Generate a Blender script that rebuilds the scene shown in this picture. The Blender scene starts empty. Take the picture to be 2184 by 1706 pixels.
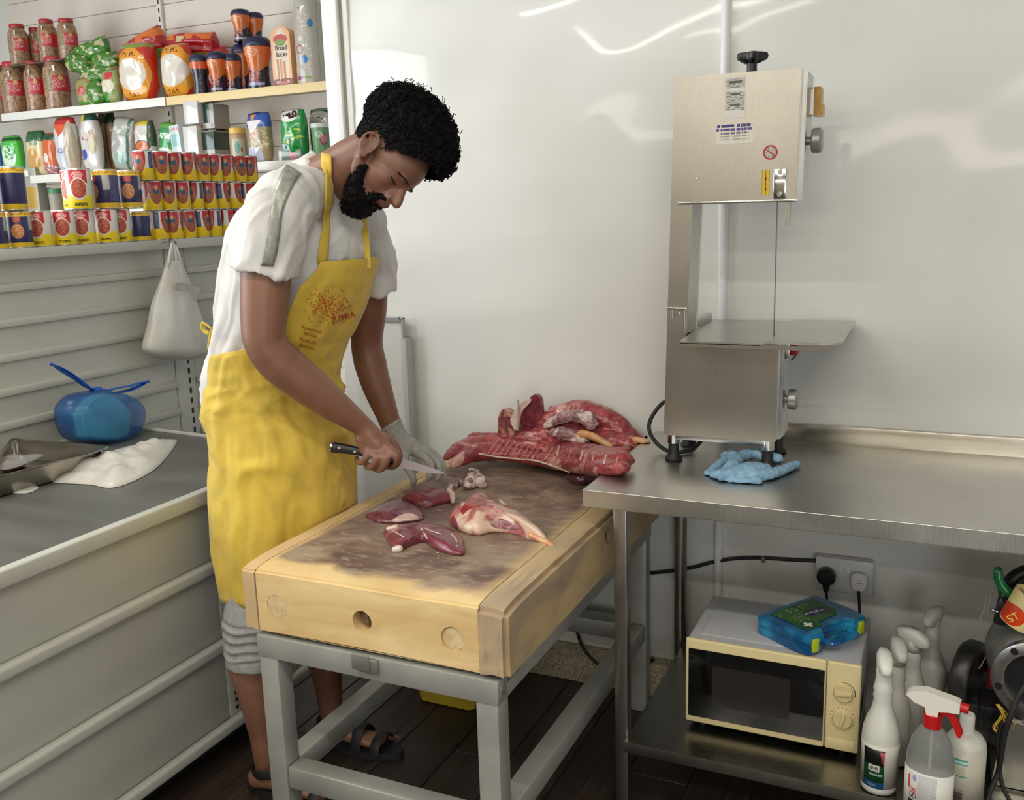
import bpy, bmesh, math, random
from mathutils import Vector, Matrix, noise
from math import sin, cos, pi, radians
random.seed(7)
SC = bpy.context.scene
COL = SC.collection
# ------------------------------------------------------------------ camera
FPX, CX, CY = 2007.44, 1092.0, 853.0
T_, R_, A_ = radians(11.5386), radians(-1.7725), radians(-25.0265)
CAM = Vector((0, 0, 1.588))
FWD = Vector((sin(A_)*cos(T_), cos(A_)*cos(T_), -sin(T_)))
_rt = Vector((cos(A_), -sin(A_), 0)); _up = _rt.cross(FWD)
RGT = cos(R_)*_rt + sin(R_)*_up
UPV = -sin(R_)*_rt + cos(R_)*_up
cd = bpy.data.cameras.new('camera'); cam = bpy.data.objects.new('camera', cd); COL.objects.link(cam)
cd.sensor_width = 36; cd.lens = FPX/2184*36; cd.clip_start = .05
m = Matrix.Identity(4)
for i in range(3): m[i][0] = RGT[i]; m[i][1] = UPV[i]; m[i][2] = -FWD[i]; m[i][3] = CAM[i]
cam.matrix_world = m
SC.camera = cam
def ray(x, y): return FWD + (x-CX)/FPX*RGT - (y-CY)/FPX*UPV
def on(x, y, ax, v):
    d = ray(x, y); return CAM + d*((v-CAM[ax])/d[ax])
def PX(x, y, X): return on(x, y, 0, X)
def PY(x, y, Y): return on(x, y, 1, Y)
def PZ(x, y, Z): return on(x, y, 2, Z)
# ------------------------------------------------------------------ light
w = bpy.data.worlds.new('world'); SC.world = w; w.use_nodes = True
w.node_tree.nodes['Background'].inputs[0].default_value = (.85, .92, 1, 1)
w.node_tree.nodes['Background'].inputs[1].default_value = .5
def area(name, loc, target, sx, sy, power, col):
    l = bpy.data.lights.new(name, 'AREA'); l.shape = 'RECTANGLE'; l.size = sx; l.size_y = sy
    l.energy = power; l.color = col
    o = bpy.data.objects.new(name, l); COL.objects.link(o); o.location = loc
    o.rotation_euler = (Vector(target)-Vector(loc)).to_track_quat('-Z', 'Y').to_euler(); return o
# daylight from the shop front on the left, a lit strip high on the wall behind the camera, fluorescent tubes
area('daylight_and_fill', (-4.55, .5, 1.8), (-1.6, 1.7, 1.3), 3.0, 1.9, 78, (.86, .93, 1))
area('shop_light_strip', (-.9, -3.15, 2.14), (-.9, 2, 2.0), 4.6, .2, 10, (1, .92, .76))
area('daylight_and_fill', (1.6, -3.05, 1.1), (.3, 2.4, .5), 1.3, 1.5, 26, (.9, .95, 1))  # unseen fill from front right, added to brighten the space beneath the worktop
for ty, tx in ((.35, -1.6), (-.9, -1.6), (.35, .3), (-.9, .3), (-2.1, -1.0), (1.5, -2.9)):
    area('ceiling_tube', (tx, ty, 2.83), (tx, ty, 0), 1.5, .09, 15, (1, .95, .84))
SC.view_settings.view_transform = 'Standard'; SC.view_settings.look = 'None'
SC.view_settings.gamma = 1; SC.view_settings.use_curve_mapping = False
SC.view_settings.exposure = .5
SC.cycles.use_denoising = True
SC.cycles.max_bounces = 7; SC.cycles.diffuse_bounces = 4; SC.cycles.glossy_bounces = 4
SC.cycles.transmission_bounces = 6; SC.cycles.transparent_max_bounces = 8
SC.cycles.caustics_reflective = False; SC.cycles.caustics_refractive = False
SC.cycles.sample_clamp_indirect = 4
# ------------------------------------------------------------------ materials
def L3(c): return tuple(c)[:3]+(1,)
def hexc(h):
    r = [int(h[i:i+2], 16)/255 for i in (0, 2, 4)]
    return tuple((v/12.92 if v <= .04045 else ((v+.055)/1.055)**2.4) for v in r)
class NT:
    def __init__(s, name):
        s.m = bpy.data.materials.new(name); s.m.use_nodes = True
        s.t = s.m.node_tree; s.b = s.t.nodes['Principled BSDF']
        s.tc = s.t.nodes.new('ShaderNodeTexCoord')
    def n(s, typ, ins=(), **kw):
        x = s.t.nodes.new('ShaderNode'+typ)
        for k, v in kw.items(): setattr(x, k, v)
        for k, v in (ins.items() if isinstance(ins, dict) else enumerate(ins)):
            if v is None: continue
            s.put(x.inputs[k], v)
        return x
    def put(s, sock, v):
        if isinstance(v, bpy.types.NodeSocket): s.t.links.new(v, sock)
        elif isinstance(v, bpy.types.Node): s.t.links.new(v.outputs[0], sock)
        else: sock.default_value = v
    def math(s, op, a, b=0.0, c=0.0): return s.n('Math', (a, b, c), operation=op).outputs[0]
    def mix(s, f, a, b):
        x = s.n('Mix', data_type='RGBA'); s.put(x.inputs[0], f)
        s.put(x.inputs[6], L3(a) if isinstance(a, tuple) else a); s.put(x.inputs[7], L3(b) if isinstance(b, tuple) else b)
        return x.outputs[2]
    def vec(s, scale=(1, 1, 1)):
        return s.n('Mapping', {0: s.tc.outputs['Object'], 3: scale}).outputs[0]
    def noise(s, scale, detail=3, stretch=(1, 1, 1), dist=0):
        return s.n('TexNoise', {'Vector': s.vec(stretch), 'Scale': scale, 'Detail': detail, 'Distortion': dist}).outputs[0]
    def step(s, v, lo, hi):
        return s.n('MapRange', {0: v, 1: lo, 2: hi, 3: 0.0, 4: 1.0}).outputs[0]
    def set(s, **k):
        for a, v in k.items():
            s.put(s.b.inputs[a.replace('_', ' ')], L3(v) if isinstance(v, tuple) and s.b.inputs[a.replace('_', ' ')].type == 'RGBA' else v)
    def bump(s, h, strength=.3, dist=.01):
        b = s.n('Bump', {'Strength': strength, 'Distance': dist, 'Height': h}); s.put(s.b.inputs['Normal'], b.outputs[0])
def mat(name, col, rough=.5, metal=0, var=None, bump=None, **kw):
    """var = (colour2, scale, detail, stretch); bump = (scale, strength, dist, stretch)"""
    t = NT(name); c = hexc(col) if isinstance(col, str) else col
    t.set(Base_Color=c, Roughness=rough, Metallic=metal)
    if var:
        c2 = hexc(var[0]) if isinstance(var[0], str) else var[0]
        f = t.step(t.noise(var[1], var[2] if len(var) > 2 else 4, var[3] if len(var) > 3 else (1, 1, 1)), .38, .64)
        t.put(t.b.inputs['Base Color'], t.mix(f, c, c2))
    if bump:
        t.bump(t.noise(bump[0], 4, bump[3] if len(bump) > 3 else (1, 1, 1)), bump[1], bump[2])
    for k, v in kw.items(): t.set(**{k: v})
    return t.m
def steel(name, col=(.56, .55, .53), rough=.3, stretch=(1, 1, 40), amt=.12, bs=.06, scale=30, worn=None):
    t = NT(name); n = t.noise(scale, 5, stretch); n2 = t.noise(4, 4)
    f = t.math('ADD', t.math('MULTIPLY', n, amt*.8), t.math('MULTIPLY', n2, amt))
    t.set(Metallic=1.0, Roughness=t.math('ADD', f, rough-amt*.9))
    c = tuple(v*.8 for v in col)
    t.put(t.b.inputs['Base Color'], t.mix(t.step(t.math('ADD', n, n2), .75, 1.2), c, col))
    t.bump(n, bs, .002)
    return t.m
def label(name, base, shapes, mode='xz', rough=.4, **kw):
    t = NT(name); sep = t.n('SeparateXYZ', (t.tc.outputs['Object'],))
    X, Y, Z = sep.outputs
    if mode == 'cyl': u = t.math('ARCTAN2', Y, X); u = t.math('ADD', t.math('DIVIDE', u, 2*pi), .5); v = Z
    elif mode == 'yz': u, v = Y, Z
    elif mode == 'xy': u, v = X, Y
    else: u, v = X, Z
    uv = t.n('CombineXYZ', (u, v, 0.0)).outputs[0]
    C = L3(hexc(base))
    for s in shapes:
        k, cu, cv, ru, rv, col = s[:6]
        if k[0] == 'e':
            d = t.n('VectorMath', (uv, (cu, cv, 0)), operation='SUBTRACT').outputs[0]
            d = t.n('VectorMath', (d, (1/ru, 1/rv, 0)), operation='MULTIPLY').outputs[0]
            d = t.n('VectorMath', (d,), operation='LENGTH').outputs[1]
            mk = t.math('LESS_THAN', d, 1.0)
            if k[-1] == 'r': mk = t.math('MULTIPLY', mk, t.math('GREATER_THAN', d, .78))
        elif k[0] == 't':   # trapezoid / triangle: half width shrinks to nothing from top to bottom
            h = t.math('MULTIPLY', t.math('ADD', t.math('SUBTRACT', v, cv), rv), ru/(2*rv))
            mk = t.math('MULTIPLY', t.math('LESS_THAN', t.math('ABSOLUTE', t.math('SUBTRACT', u, cu)), h), t.math('COMPARE', v, cv, rv))
        else:
            mk = t.math('MULTIPLY', t.math('COMPARE', u, cu, ru), t.math('COMPARE', v, cv, rv))
        if 'n' in k[1:]:    # spotted by noise: beans, rice, small print
            nz = t.n('TexNoise', {'Vector': t.n('VectorMath', (uv, tuple(s[6])), operation='MULTIPLY').outputs[0], 'Scale': 1.0, 'Detail': 1.0}).outputs[0]
            mk = t.math('MULTIPLY', mk, t.math('GREATER_THAN', nz, s[7] if len(s) > 7 else .5))
        C = t.mix(mk, C, hexc(col))
    t.put(t.b.inputs['Base Color'], C); t.set(Roughness=rough)
    for k, v in kw.items(): t.set(**{k: v})
    return t.m
# ------------------------------------------------------------------ mesh helpers
class G:
    def __init__(s): s.b = bmesh.new()
    def box(s, x0, x1, y0, y1, z0, z1, bev=0, seg=2, M=None):
        r = bmesh.ops.create_cube(s.b, size=1)
        vs = r['verts']
        for v in vs:
            v.co = Vector(((x0+x1)/2+v.co.x*(x1-x0), (y0+y1)/2+v.co.y*(y1-y0), (z0+z1)/2+v.co.z*(z1-z0)))
        if bev:
            es = list({e for v in vs for e in v.link_edges})
            r2 = bmesh.ops.bevel(s.b, geom=es, offset=bev, segments=seg, affect='EDGES', profile=.5)
            vs = list({v for f in r2['faces'] for v in f.verts} | {v for v in vs if v.is_valid})
            if M:   # collect the whole island
                st = list(vs); seen = set(st)
                while st:
                    q = st.pop()
                    for e in q.link_edges:
                        o = e.other_vert(q)
                        if o not in seen: seen.add(o); st.append(o)
                vs = list(seen)
        if M:
            for v in vs: v.co = M @ v.co
        return s
    def cyl(s, p0, p1, r0, r1=None, n=20, cap=True):
        r1 = r0 if r1 is None else r1
        return s.rings([(Vector(p0), r0), (Vector(p1), r1)], n, cap)
    def rings(s, pr, n=12, cap=True, flat=1.0, up=None):
        """tube through [(point, radius)], flat squashes along the second axis"""
        b = s.b; P = [Vector(p) for p, _ in pr]; ring = []
        ref = None
        for i, (p, r) in enumerate(pr):
            d = (P[min(i+1, len(P)-1)]-P[max(i-1, 0)])
            if d.length < 1e-9: d = Vector((0, 0, 1))
            d.normalize()
            if ref is None:
                ref = Vector(up) if up else (Vector((0, 0, 1)) if abs(d.z) < .9 else Vector((1, 0, 0)))
            a = d.cross(ref)
            if a.length < 1e-6: a = d.orthogonal()
            a.normalize(); c = a.cross(d).normalized(); ref = c
            ra, rb = (r if isinstance(r, tuple) else (r, r*flat))
            ring.append([b.verts.new(P[i]+a*(cos(2*pi*k/n)*ra)+c*(sin(2*pi*k/n)*rb)) for k in range(n)])
        for i in range(len(ring)-1):
            for k in range(n):
                b.faces.new((ring[i][k], ring[i][(k+1) % n], ring[i+1][(k+1) % n], ring[i+1][k]))
        if cap:
            b.faces.new(ring[0][::-1]); b.faces.new(ring[-1])
        return s
    def tube(s, pts, r, n=8, sub=4, cap=True, flat=1.0):
        q = smooth(pts, sub) if sub > 1 else [Vector(p) for p in pts]
        return s.rings([(p, r) for p in q], n, cap, flat)
    def lathe(s, prof, c=(0, 0, 0), n=28, M=None, sq=None):
        """prof: [(radius, z)] bottom to top. sq=(ax,ay) scales"""
        b = s.b; c = Vector(c); R = []; ax, ay = sq or (1, 1)
        for r, z in prof:
            R.append([b.verts.new((r*cos(2*pi*k/n)*ax, r*sin(2*pi*k/n)*ay, z)) for k in range(n)] if r > 1e-6 else [b.verts.new((0, 0, z))])
        for A, B in zip(R, R[1:]):
            for k in range(n):
                a0, a1 = A[k % len(A)], A[(k+1) % len(A)]; b0, b1 = B[k % len(B)], B[(k+1) % len(B)]
                fs = []
                for v in (a0, a1, b1, b0):
                    if v not in fs: fs.append(v)
                if len(fs) > 2: b.faces.new(fs)
        if len(R[0]) > 1: b.faces.new(R[0][::-1])
        if len(R[-1]) > 1: b.faces.new(R[-1])
        for r in R:
            for v in r:
                v.co = (M @ v.co if M else v.co)+c
        return s
    def ball(s, c, r, sub=2, M=None):
        c = Vector(c); rr = r if isinstance(r, tuple) else (r, r, r)
        q = bmesh.ops.create_icosphere(s.b, subdivisions=sub, radius=1)
        for v in q['verts']:
            p = Vector((v.co.x*rr[0], v.co.y*rr[1], v.co.z*rr[2])); v.co = (M @ p if M else p)+c
        return s
    def poly(s, pts, d):
        """prism: polygon pts extruded by vector d"""
        b = s.b; A = [b.verts.new(p) for p in pts]; B = [b.verts.new(Vector(p)+Vector(d)) for p in pts]
        n = len(pts); b.faces.new(A[::-1]); b.faces.new(B)
        for i in range(n): b.faces.new((A[i], A[(i+1) % n], B[(i+1) % n], B[i]))
        return s
    def grid(s, f, nu, nv, wrapu=False):
        b = s.b; V = [[b.verts.new(f(i/nu, j/nv)) for j in range(nv+1)] for i in range(nu if wrapu else nu+1)]
        for i in range(nu):
            for j in range(nv):
                A, B = V[i], V[(i+1) % len(V)]
                b.faces.new((A[j], B[j], B[j+1], A[j+1]))
        return s
    def out(s, name, m, parent=None, loc=(0, 0, 0), smooth_=30, local=False, thick=0, **tags):
        b = s.b
        bmesh.ops.recalc_face_normals(b, faces=b.faces)
        o0 = Vector(loc)
        if parent is not None and not local: o0 = parent_origin(parent)
        if not local:
            for v in b.verts: v.co -= o0
        me = bpy.data.meshes.new(name); b.to_mesh(me); b.free()
        ms = m if isinstance(m, (list, tuple)) else [m]
        for q in ms: me.materials.append(q)
        if smooth_:
            me.shade_smooth()
            if smooth_ < 180: me.set_sharp_from_angle(angle=radians(smooth_))
        o = bpy.data.objects.new(name, me); COL.objects.link(o)
        if parent is not None: o.parent = parent
        else: o.location = loc
        for k, v in tags.items(): o[k] = v
        return o
def parent_origin(p):
    v = Vector(p.location)
    while p.parent: p = p.parent; v += p.location
    return v
def smooth(pts, sub=4):
    P = [Vector(p) for p in pts]; Q = []
    for i in range(len(P)-1):
        p0 = P[max(i-1, 0)]; p1 = P[i]; p2 = P[i+1]; p3 = P[min(i+2, len(P)-1)]
        for k in range(sub):
            t = k/sub
            Q.append(.5*((2*p1)+(p2-p0)*t+(2*p0-5*p1+4*p2-p3)*t*t+(3*p1-p0-3*p2+p3)*t**3))
    Q.append(P[-1]); return Q
def thing(name, lab, cat, loc=(0, 0, 0), rot=(0, 0, 0), group=None):
    o = bpy.data.objects.new(name, None); COL.objects.link(o); o.empty_display_size = .05
    o.location = loc; o.rotation_euler = rot
    o['label'] = lab; o['category'] = cat
    if group: o['group'] = group
    return o
def tg(o, lab, cat, group=None):
    o['label'] = lab; o['category'] = cat
    if group: o['group'] = group
    return o
def struct(o): o['kind'] = 'structure'; return o
def dup(root, loc, rot=None, lab=None, parent=None):
    r = root.copy(); COL.objects.link(r)
    if loc is not None: r.location = loc
    if rot is not None: r.rotation_euler = rot
    if lab: r['label'] = lab
    if parent: r.parent = parent
    for ch in list(root.children): dup(ch, None, None, None, r)
    return r
def text_mesh(body, size, depth=.0006, bold=0, res=3):
    cu = bpy.data.curves.new('t', 'FONT'); cu.body = body; cu.size = size; cu.extrude = depth; cu.offset = bold
    cu.align_x = 'CENTER'; cu.align_y = 'CENTER'; cu.resolution_u = res
    o = bpy.data.objects.new('t', cu); COL.objects.link(o)
    dg = bpy.context.evaluated_depsgraph_get(); me = bpy.data.meshes.new_from_object(o.evaluated_get(dg))
    bpy.data.objects.remove(o); bpy.data.curves.remove(cu)
    return me
def text(name, body, size, m, M, parent=None, fn=None, depth=.0006, bold=0, local=False):
    """letters as a mesh; M places the (x,y) text plane; fn optionally bends each vertex"""
    me = text_mesh(body, size, depth, bold)
    o0 = Vector((0, 0, 0)) if (local or parent is None) else parent_origin(parent)
    for v in me.vertices:
        p = v.co.copy()
        p = fn(p) if fn else M @ p
        v.co = p-o0
    me.materials.append(m)
    o = bpy.data.objects.new(name, me); COL.objects.link(o)
    if parent: o.parent = parent
    return o
def frame(o, x, y):
    x = Vector(x).normalized(); y = Vector(y).normalized(); z = x.cross(y)
    M = Matrix.Identity(4)
    for i in range(3): M[i][0] = x[i]; M[i][1] = y[i]; M[i][2] = z[i]; M[i][3] = o[i]
    return M
def evalmesh(o, name=None):
    dg = bpy.context.evaluated_depsgraph_get(); dg.update()
    me = bpy.data.meshes.new_from_object(o.evaluated_get(dg)); o.modifiers.clear()
    old = o.data; o.data = me; bpy.data.meshes.remove(old); return o
def post(o, fn):
    o0 = parent_origin(o.parent) if o.parent else o.location.copy()
    for v in o.data.vertices: v.co = fn(v.co+o0)-o0
    return o
def weighted(o):
    for q_ in o.data.polygons: q_.use_smooth = True
    o.data.set_sharp_from_angle(angle=radians(50))
    md = o.modifiers.new('w', 'WEIGHTED_NORMAL'); md.keep_sharp = True; md.weight = 100; evalmesh(o)
def nz(p, s=1.0, seed=0): return noise.noise(Vector(p)*s+Vector((seed*13.1, seed*7.7, seed*3.3)))
# ================================================================== STRUCTURE
YW = 2.768
M_wall = mat('white_cladding', (.80, .79, .755), .28, var=((.74, .73, .68), 1.3, 3), bump=(1.6, .15, .03), Coat_Weight=.6, Coat_Roughness=.06)
M_paint = mat('cream_wall', (.74, .72, .66), .6, bump=(40, .05, .01))
M_floorbase = mat('floor_gap', (.015, .012, .01), .8)
M_ceil = mat('ceiling_white', (.8, .8, .78), .8)
X0, X1, Y0, Y1, ZC = -5.2, 2.3, -3.3, 3.87, 2.9
struct(G().box(X0, X1, Y0, Y1, -.06, -.004).out('floor', M_floorbase))
floor = bpy.data.objects['floor']
t = NT('dark_wood_plank'); n1 = t.noise(3, 6, (14, 1, 1), 1.5); n2 = t.noise(2.2, 3)
rnd = t.n('ObjectInfo').outputs['Random']
c = t.mix(t.step(n1, .35, .7), (.022, .014, .011), (.06, .040, .030))
c = t.mix(t.math('MULTIPLY', rnd, .55), c, (.03, .02, .016)); t.put(t.b.inputs['Base Color'], c)
t.set(Roughness=t.math('ADD', t.math('MULTIPLY', n2, .3), .3)); t.bump(n1, .15, .004); M_plank = t.m
plank = None
for i in range(19):
    x = -2.3+i*.172
    for j in range(4):
        y = .55+j*1.2+(i*.43 % 1.2)-.9
        if y > 2.75 or y+1.2 < .9: continue
        if plank is None:
            plank = G().box(0, .168, 0, 1.196, -.012, 0, .0018, 1).out('floor_plank', M_plank, floor)
            plank.location = (x, y, 0); q = plank
        else: q = plank.copy(); COL.objects.link(q); q.location = (x, y, random.uniform(-.0006, 0))
        q.parent = floor
# back wall: thin cladding sheets that ripple slightly
def wf(u, v):
    x = -1.868+u*4.15; z = v*2.9
    edge = min(1, (x+1.868)/.12)*min(1, abs(x+.6)/.1+.0)
    k = 1 if x < -.6 else .45
    up = .35+.65*min(1, max(0, (z-1.0)/.9))
    d = .013*k*up*edge*(noise.noise(Vector((x*1.15+z*.9, z*1.5-x*.5, 3.1)))+.55*noise.noise(Vector((x*2.9+z*1.8, z*4.4-x*2.2, 9.1))))
    if z > 1.9 and x < -1.15: d += .0045*sin((z-1.9)*19+x*3)*math.exp(-((x+1.6)/.3)**2)
    return Vector((x, YW-.004+d, z))
struct(G().grid(wf, 150, 110).out('wall_back', M_wall, smooth_=180))
wb = bpy.data.objects['wall_back']
G().box(-1.868, X1, YW+.01, YW+.1, 0, ZC).out('wall_core', M_paint, wb)
G().box(-1.868-.0, -1.84, YW-.012, YW, 0, ZC, .003).out('joint_strip', mat('joint_white', (.8, .8, .78), .3), wb)
struct(G().box(-1.93, -1.869, YW-.03, YW+.1, 0, ZC, .004).out('trim_1', mat('trim_white', (.82, .82, .82), .3)))
struct(G().box(-1.8655, -1.861, YW-.016, YW-.012, 0, ZC).out('trim_2', mat('old_sealant', (.35, .32, .2), .6)))
struct(G().rings([(Vector((-.600, YW-.008, 0)), (.016, .014)), (Vector((-.600, YW-.008, ZC)), (.016, .014))], 16).out('trim_3', mat('trim_strip_white', (.84, .84, .85), .25)))
struct(G().box(X0, -1.93, 3.80, Y1, 0, ZC).out('wall_alcove', M_paint))
struct(G().box(X0-.1, X0, Y0, Y1, 0, ZC).out('wall_left', M_paint))
struct(G().box(X1, X1+.1, Y0, Y1, 0, ZC).out('wall_right', mat('wall_right_white', (.7, .68, .62), .5)))
struct(G().box(X0, X1, Y0-.1, Y0, 0, ZC).out('wall_front', mat('wall_front_grey', (.33, .28, .22), .6)))
struct(G().box(X0, X1, Y0, Y1, ZC, ZC+.08).out('ceiling', M_ceil))
sk = NT('speckled_skirting'); sn = sk.n('TexVoronoi', {'Vector': sk.vec(), 'Scale': 260.0}).outputs[0]
sk.put(sk.b.inputs['Base Color'], sk.mix(sk.step(sn, .25, .6), (.12, .09, .055), (.5, .43, .29))); sk.set(Roughness=.5)
struct(G().box(-1.86, X1, YW-.014, YW-.002, 0, .135, .003).box(-1.86, X1, YW-.018, YW-.002, .123, .137, .002).out('baseboard_back', sk.m))
# ================================================================== BUTCHER BLOCK
BX0, BX1, BY0, BY1, BZ0, BZ1 = -1.453, -.772, 1.598, 2.72, .643, .80
t = NT('block_end_grain'); a = t.noise(5, 6, (1, 2.2, 1), 1.2); b_ = t.noise(2.0, 4); f_ = t.noise(26, 5, (1, 3.2, 1), .6); h_ = t.noise(7, 7, (1, 1.5, 1), .5)
geo = t.n('NewGeometry'); px = t.n('SeparateXYZ', (t.tc.outputs['Object'],)).outputs
# meat-stained middle, pale scrubbed rim: stain belongs to the wood
def rim(v, lo, hi): return t.step(v, lo, hi)
m1 = t.math('MULTIPLY', rim(t.math('ADD', px[0], t.math('MULTIPLY', h_, .05)), .065, .085), t.math('SUBTRACT', 1, rim(t.math('ADD', px[0], t.math('MULTIPLY', a, .05)), .60, .66)))
m2 = rim(t.math('ADD', px[1], t.math('MULTIPLY', h_, .14)), .115, .155)
m3 = rim(px[2], .13, .140)
msk = t.math('MULTIPLY', t.math('MULTIPLY', m1, m2), m3)
pale = t.mix(t.step(t.noise(4, 5, (1, 1, 5), .8), .35, .7), (.60, .40, .17), (.76, .56, .28))
stain = t.mix(t.step(t.math('ADD', t.math('MULTIPLY', a, .6), t.math('MULTIPLY', b_, .5)), .40, .72), (.115, .062, .05), (.34, .24, .165))
stain = t.mix(t.step(b_, .55, .75), stain, (.15, .078, .078))
stain = t.mix(t.math('MULTIPLY', t.step(h_, .50, .60), .55), stain, (.40, .30, .21))
stain = t.mix(t.math('MULTIPLY', t.step(h_, .46, .36), .45), stain, (.085, .048, .04))
stain = t.mix(t.math('MULTIPLY', t.step(f_, .56, .70), .38), stain, (.52, .45, .36))
t.put(t.b.inputs['Base Color'], t.mix(msk, pale, stain)); t.set(Roughness=.62); t.bump(f_, .25, .004)
M_bcore = t.m
M_bside = mat('block_side_wood', (.60, .42, .21), .55, var=((.42, .29, .16), 3, 5, (1, .5, 3)), bump=(30, .15, .003, (6, 1, 6)))
t = NT('block_side_worn'); g1 = t.noise(2.4, 6, (1, 1, 2.6), 1.5); g2 = t.noise(9, 4, (8, 1, 2))
c = t.mix(t.step(g1, .35, .68), (.62, .44, .22), (.38, .28, .18)); c = t.mix(t.math('MULTIPLY', t.step(g2, .55, .7), .4), c, (.2, .14, .09))
t.put(t.b.inputs['Base Color'], c); t.set(Roughness=.55); t.bump(g2, .1, .003); M_bworn = t.m
M_dark = mat('shade_dark', (.05, .03, .018), .8)  # dark tone painted in place of shade in holes and the gap
blk = thing('butcher_block', 'thick worn wooden butcher block on a grey metal frame', 'butcher block', (BX0, BY0, BZ0))
def blockmesh(x0, x1, y0, y1, round_l, round_r, name, m_):
    nx, ny = max(2, int((x1-x0)/.02) if x1-x0 > .2 else 2), 40
    g = G(); b = g.b
    def top(x, y):
        u = (x-BX0)/(BX1-BX0); v = (y-BY0)/(BY1-BY0)
        z = BZ1-.014*sin(pi*min(1, max(0, u)))**.8*sin(pi*min(1, max(0, v)))**.6
        z -= .010*math.exp(-((v)/.03))-.0  # worn front nose
        if round_r: z -= .006*max(0, (x-x0)/(x1-x0))**3*(1+1.6*v)
        return z+.0015*nz((x*9, y*9, 0))
    V = [[b.verts.new((x0+(x1-x0)*i/nx, y0+(y1-y0)*j/ny, 0)) for j in range(ny+1)] for i in range(nx+1)]
    W = [[None]*(ny+1) for i in range(nx+1)]
    for i in range(nx+1):
        for j in range(ny+1):
            v = V[i][j]; v.co.z = top(v.co.x, v.co.y)
            if i in (0, nx) or j in (0, ny):
                W[i][j] = b.verts.new((v.co.x, v.co.y, BZ0+(.004*sin(pi*i/nx) if j == 0 else 0)))
    for i in range(nx):
        for j in range(ny): b.faces.new((V[i][j], V[i+1][j], V[i+1][j+1], V[i][j+1]))
    loop = [(i, 0) for i in range(nx)]+[(nx, j) for j in range(ny)]+[(i, ny) for i in range(nx, 0, -1)]+[(0, j) for j in range(ny, 0, -1)]
    for a_, c_ in zip(loop, loop[1:]+loop[:1]):
        b.faces.new((V[a_[0]][a_[1]], W[a_[0]][a_[1]], W[c_[0]][c_[1]], V[c_[0]][c_[1]]))
    b.faces.new([W[i][j] for i, j in loop][::-1])
    bmesh.ops.recalc_face_normals(b, faces=b.faces)
    seam = lambda v: (abs(v.co.x-SL) < .002 or abs(v.co.x-SR) < .002)
    es = [e for e in b.edges if e.calc_face_angle(0) > 1.0 and not (seam(e.verts[0]) and seam(e.verts[1])) and max(v_.co.z for v_ in e.verts) > BZ0+.02]
    bmesh.ops.bevel(b, geom=es, offset=.005 if not round_r else .011, segments=4, affect='EDGES')
    return g.out(name, m_, blk, smooth_=50)
SL, SR = BX0+.040, BX1-.066
core = blockmesh(SL+.0012, SR-.0012, BY0, BY1, 0, 0, 'block_core', M_bcore)
blockmesh(BX0, SL-.0012, BY0-.002, BY1, 1, 0, 'side_board', M_bside)
sb = blockmesh(SR+.0012, BX1, BY0-.004, BY1, 0, 1, 'side_board', M_bworn)
def drill(o, p, ax, r, depth):
    g = G(); v = Vector(ax)
    c_ = g.cyl(Vector(p)-v*.02, Vector(p)+v*depth, r, n=32).out('cutter', M_dark)
    md = o.modifiers.new('b', 'BOOLEAN'); md.object = c_; md.operation = 'DIFFERENCE'; md.solver = 'EXACT'
    evalmesh(o); bpy.data.objects.remove(c_)
    pass
ph = [PY(590, 1293, BY0), PY(772, 1325, BY0), PY(965, 1363, BY0)]
for p in ph: p.x = min(max(p.x, SL+.03), SR-.03)
core_loc = parent_origin(blk)
drill(core, ph[1], (0, 1, 0), .0245, .05)
drill(core, ph[2], (0, 1, 0), .0275, .006)
drill(core, ph[0], (0, 1, 0), .0275, .0015)
G().cyl(ph[1]+Vector((0, .03, 0)), ph[1]+Vector((0, .05, 0)), .0235, n=24).box(ph[1].x-.006, ph[1].x+.007, BY0+.015, BY0+.03, ph[1].z-.016, ph[1].z+.012, .003).out('bolt_and_hole_shade', mat('rusty_bolt', (.14, .09, .05), .6, .3, var=((.28, .2, .12), 60)), blk)
M_plug = mat('plug_wood', (.66, .50, .27), .6, var=((.55, .4, .2), 60))
G().cyl(ph[2]+Vector((.0015, .0035, 0)), ph[2]+Vector((.0015, .02, 0)), .0255, n=30).out('plug', M_plug, blk)
G().cyl(ph[0]+Vector((0, .0004, 0)), ph[0]+Vector((0, .02, 0)), .0268, n=30).out('plug', M_plug, blk)
p = PX(1296, 1143, BX1); drill(sb, (BX1, p.y, p.z), (-1, 0, 0), .020, .04)
p = PX(1117, 1307, BX1); drill(sb, (BX1, p.y, p.z), (-1, 0, 0), .0035, .02)
G().cyl((BX1-.010, PX(1296, 1143, BX1).y, PX(1296, 1143, BX1).z), (BX1-.038, PX(1296, 1143, BX1).y, PX(1296, 1143, BX1).z), .0195, n=20).out('bolt_and_hole_shade', M_dark, blk)  # dark plug near the surface stands in for shade inside the hole
for o_ in list(blk.children):
    if o_.name.startswith(('block_core', 'side_board')): weighted(o_)
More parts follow.
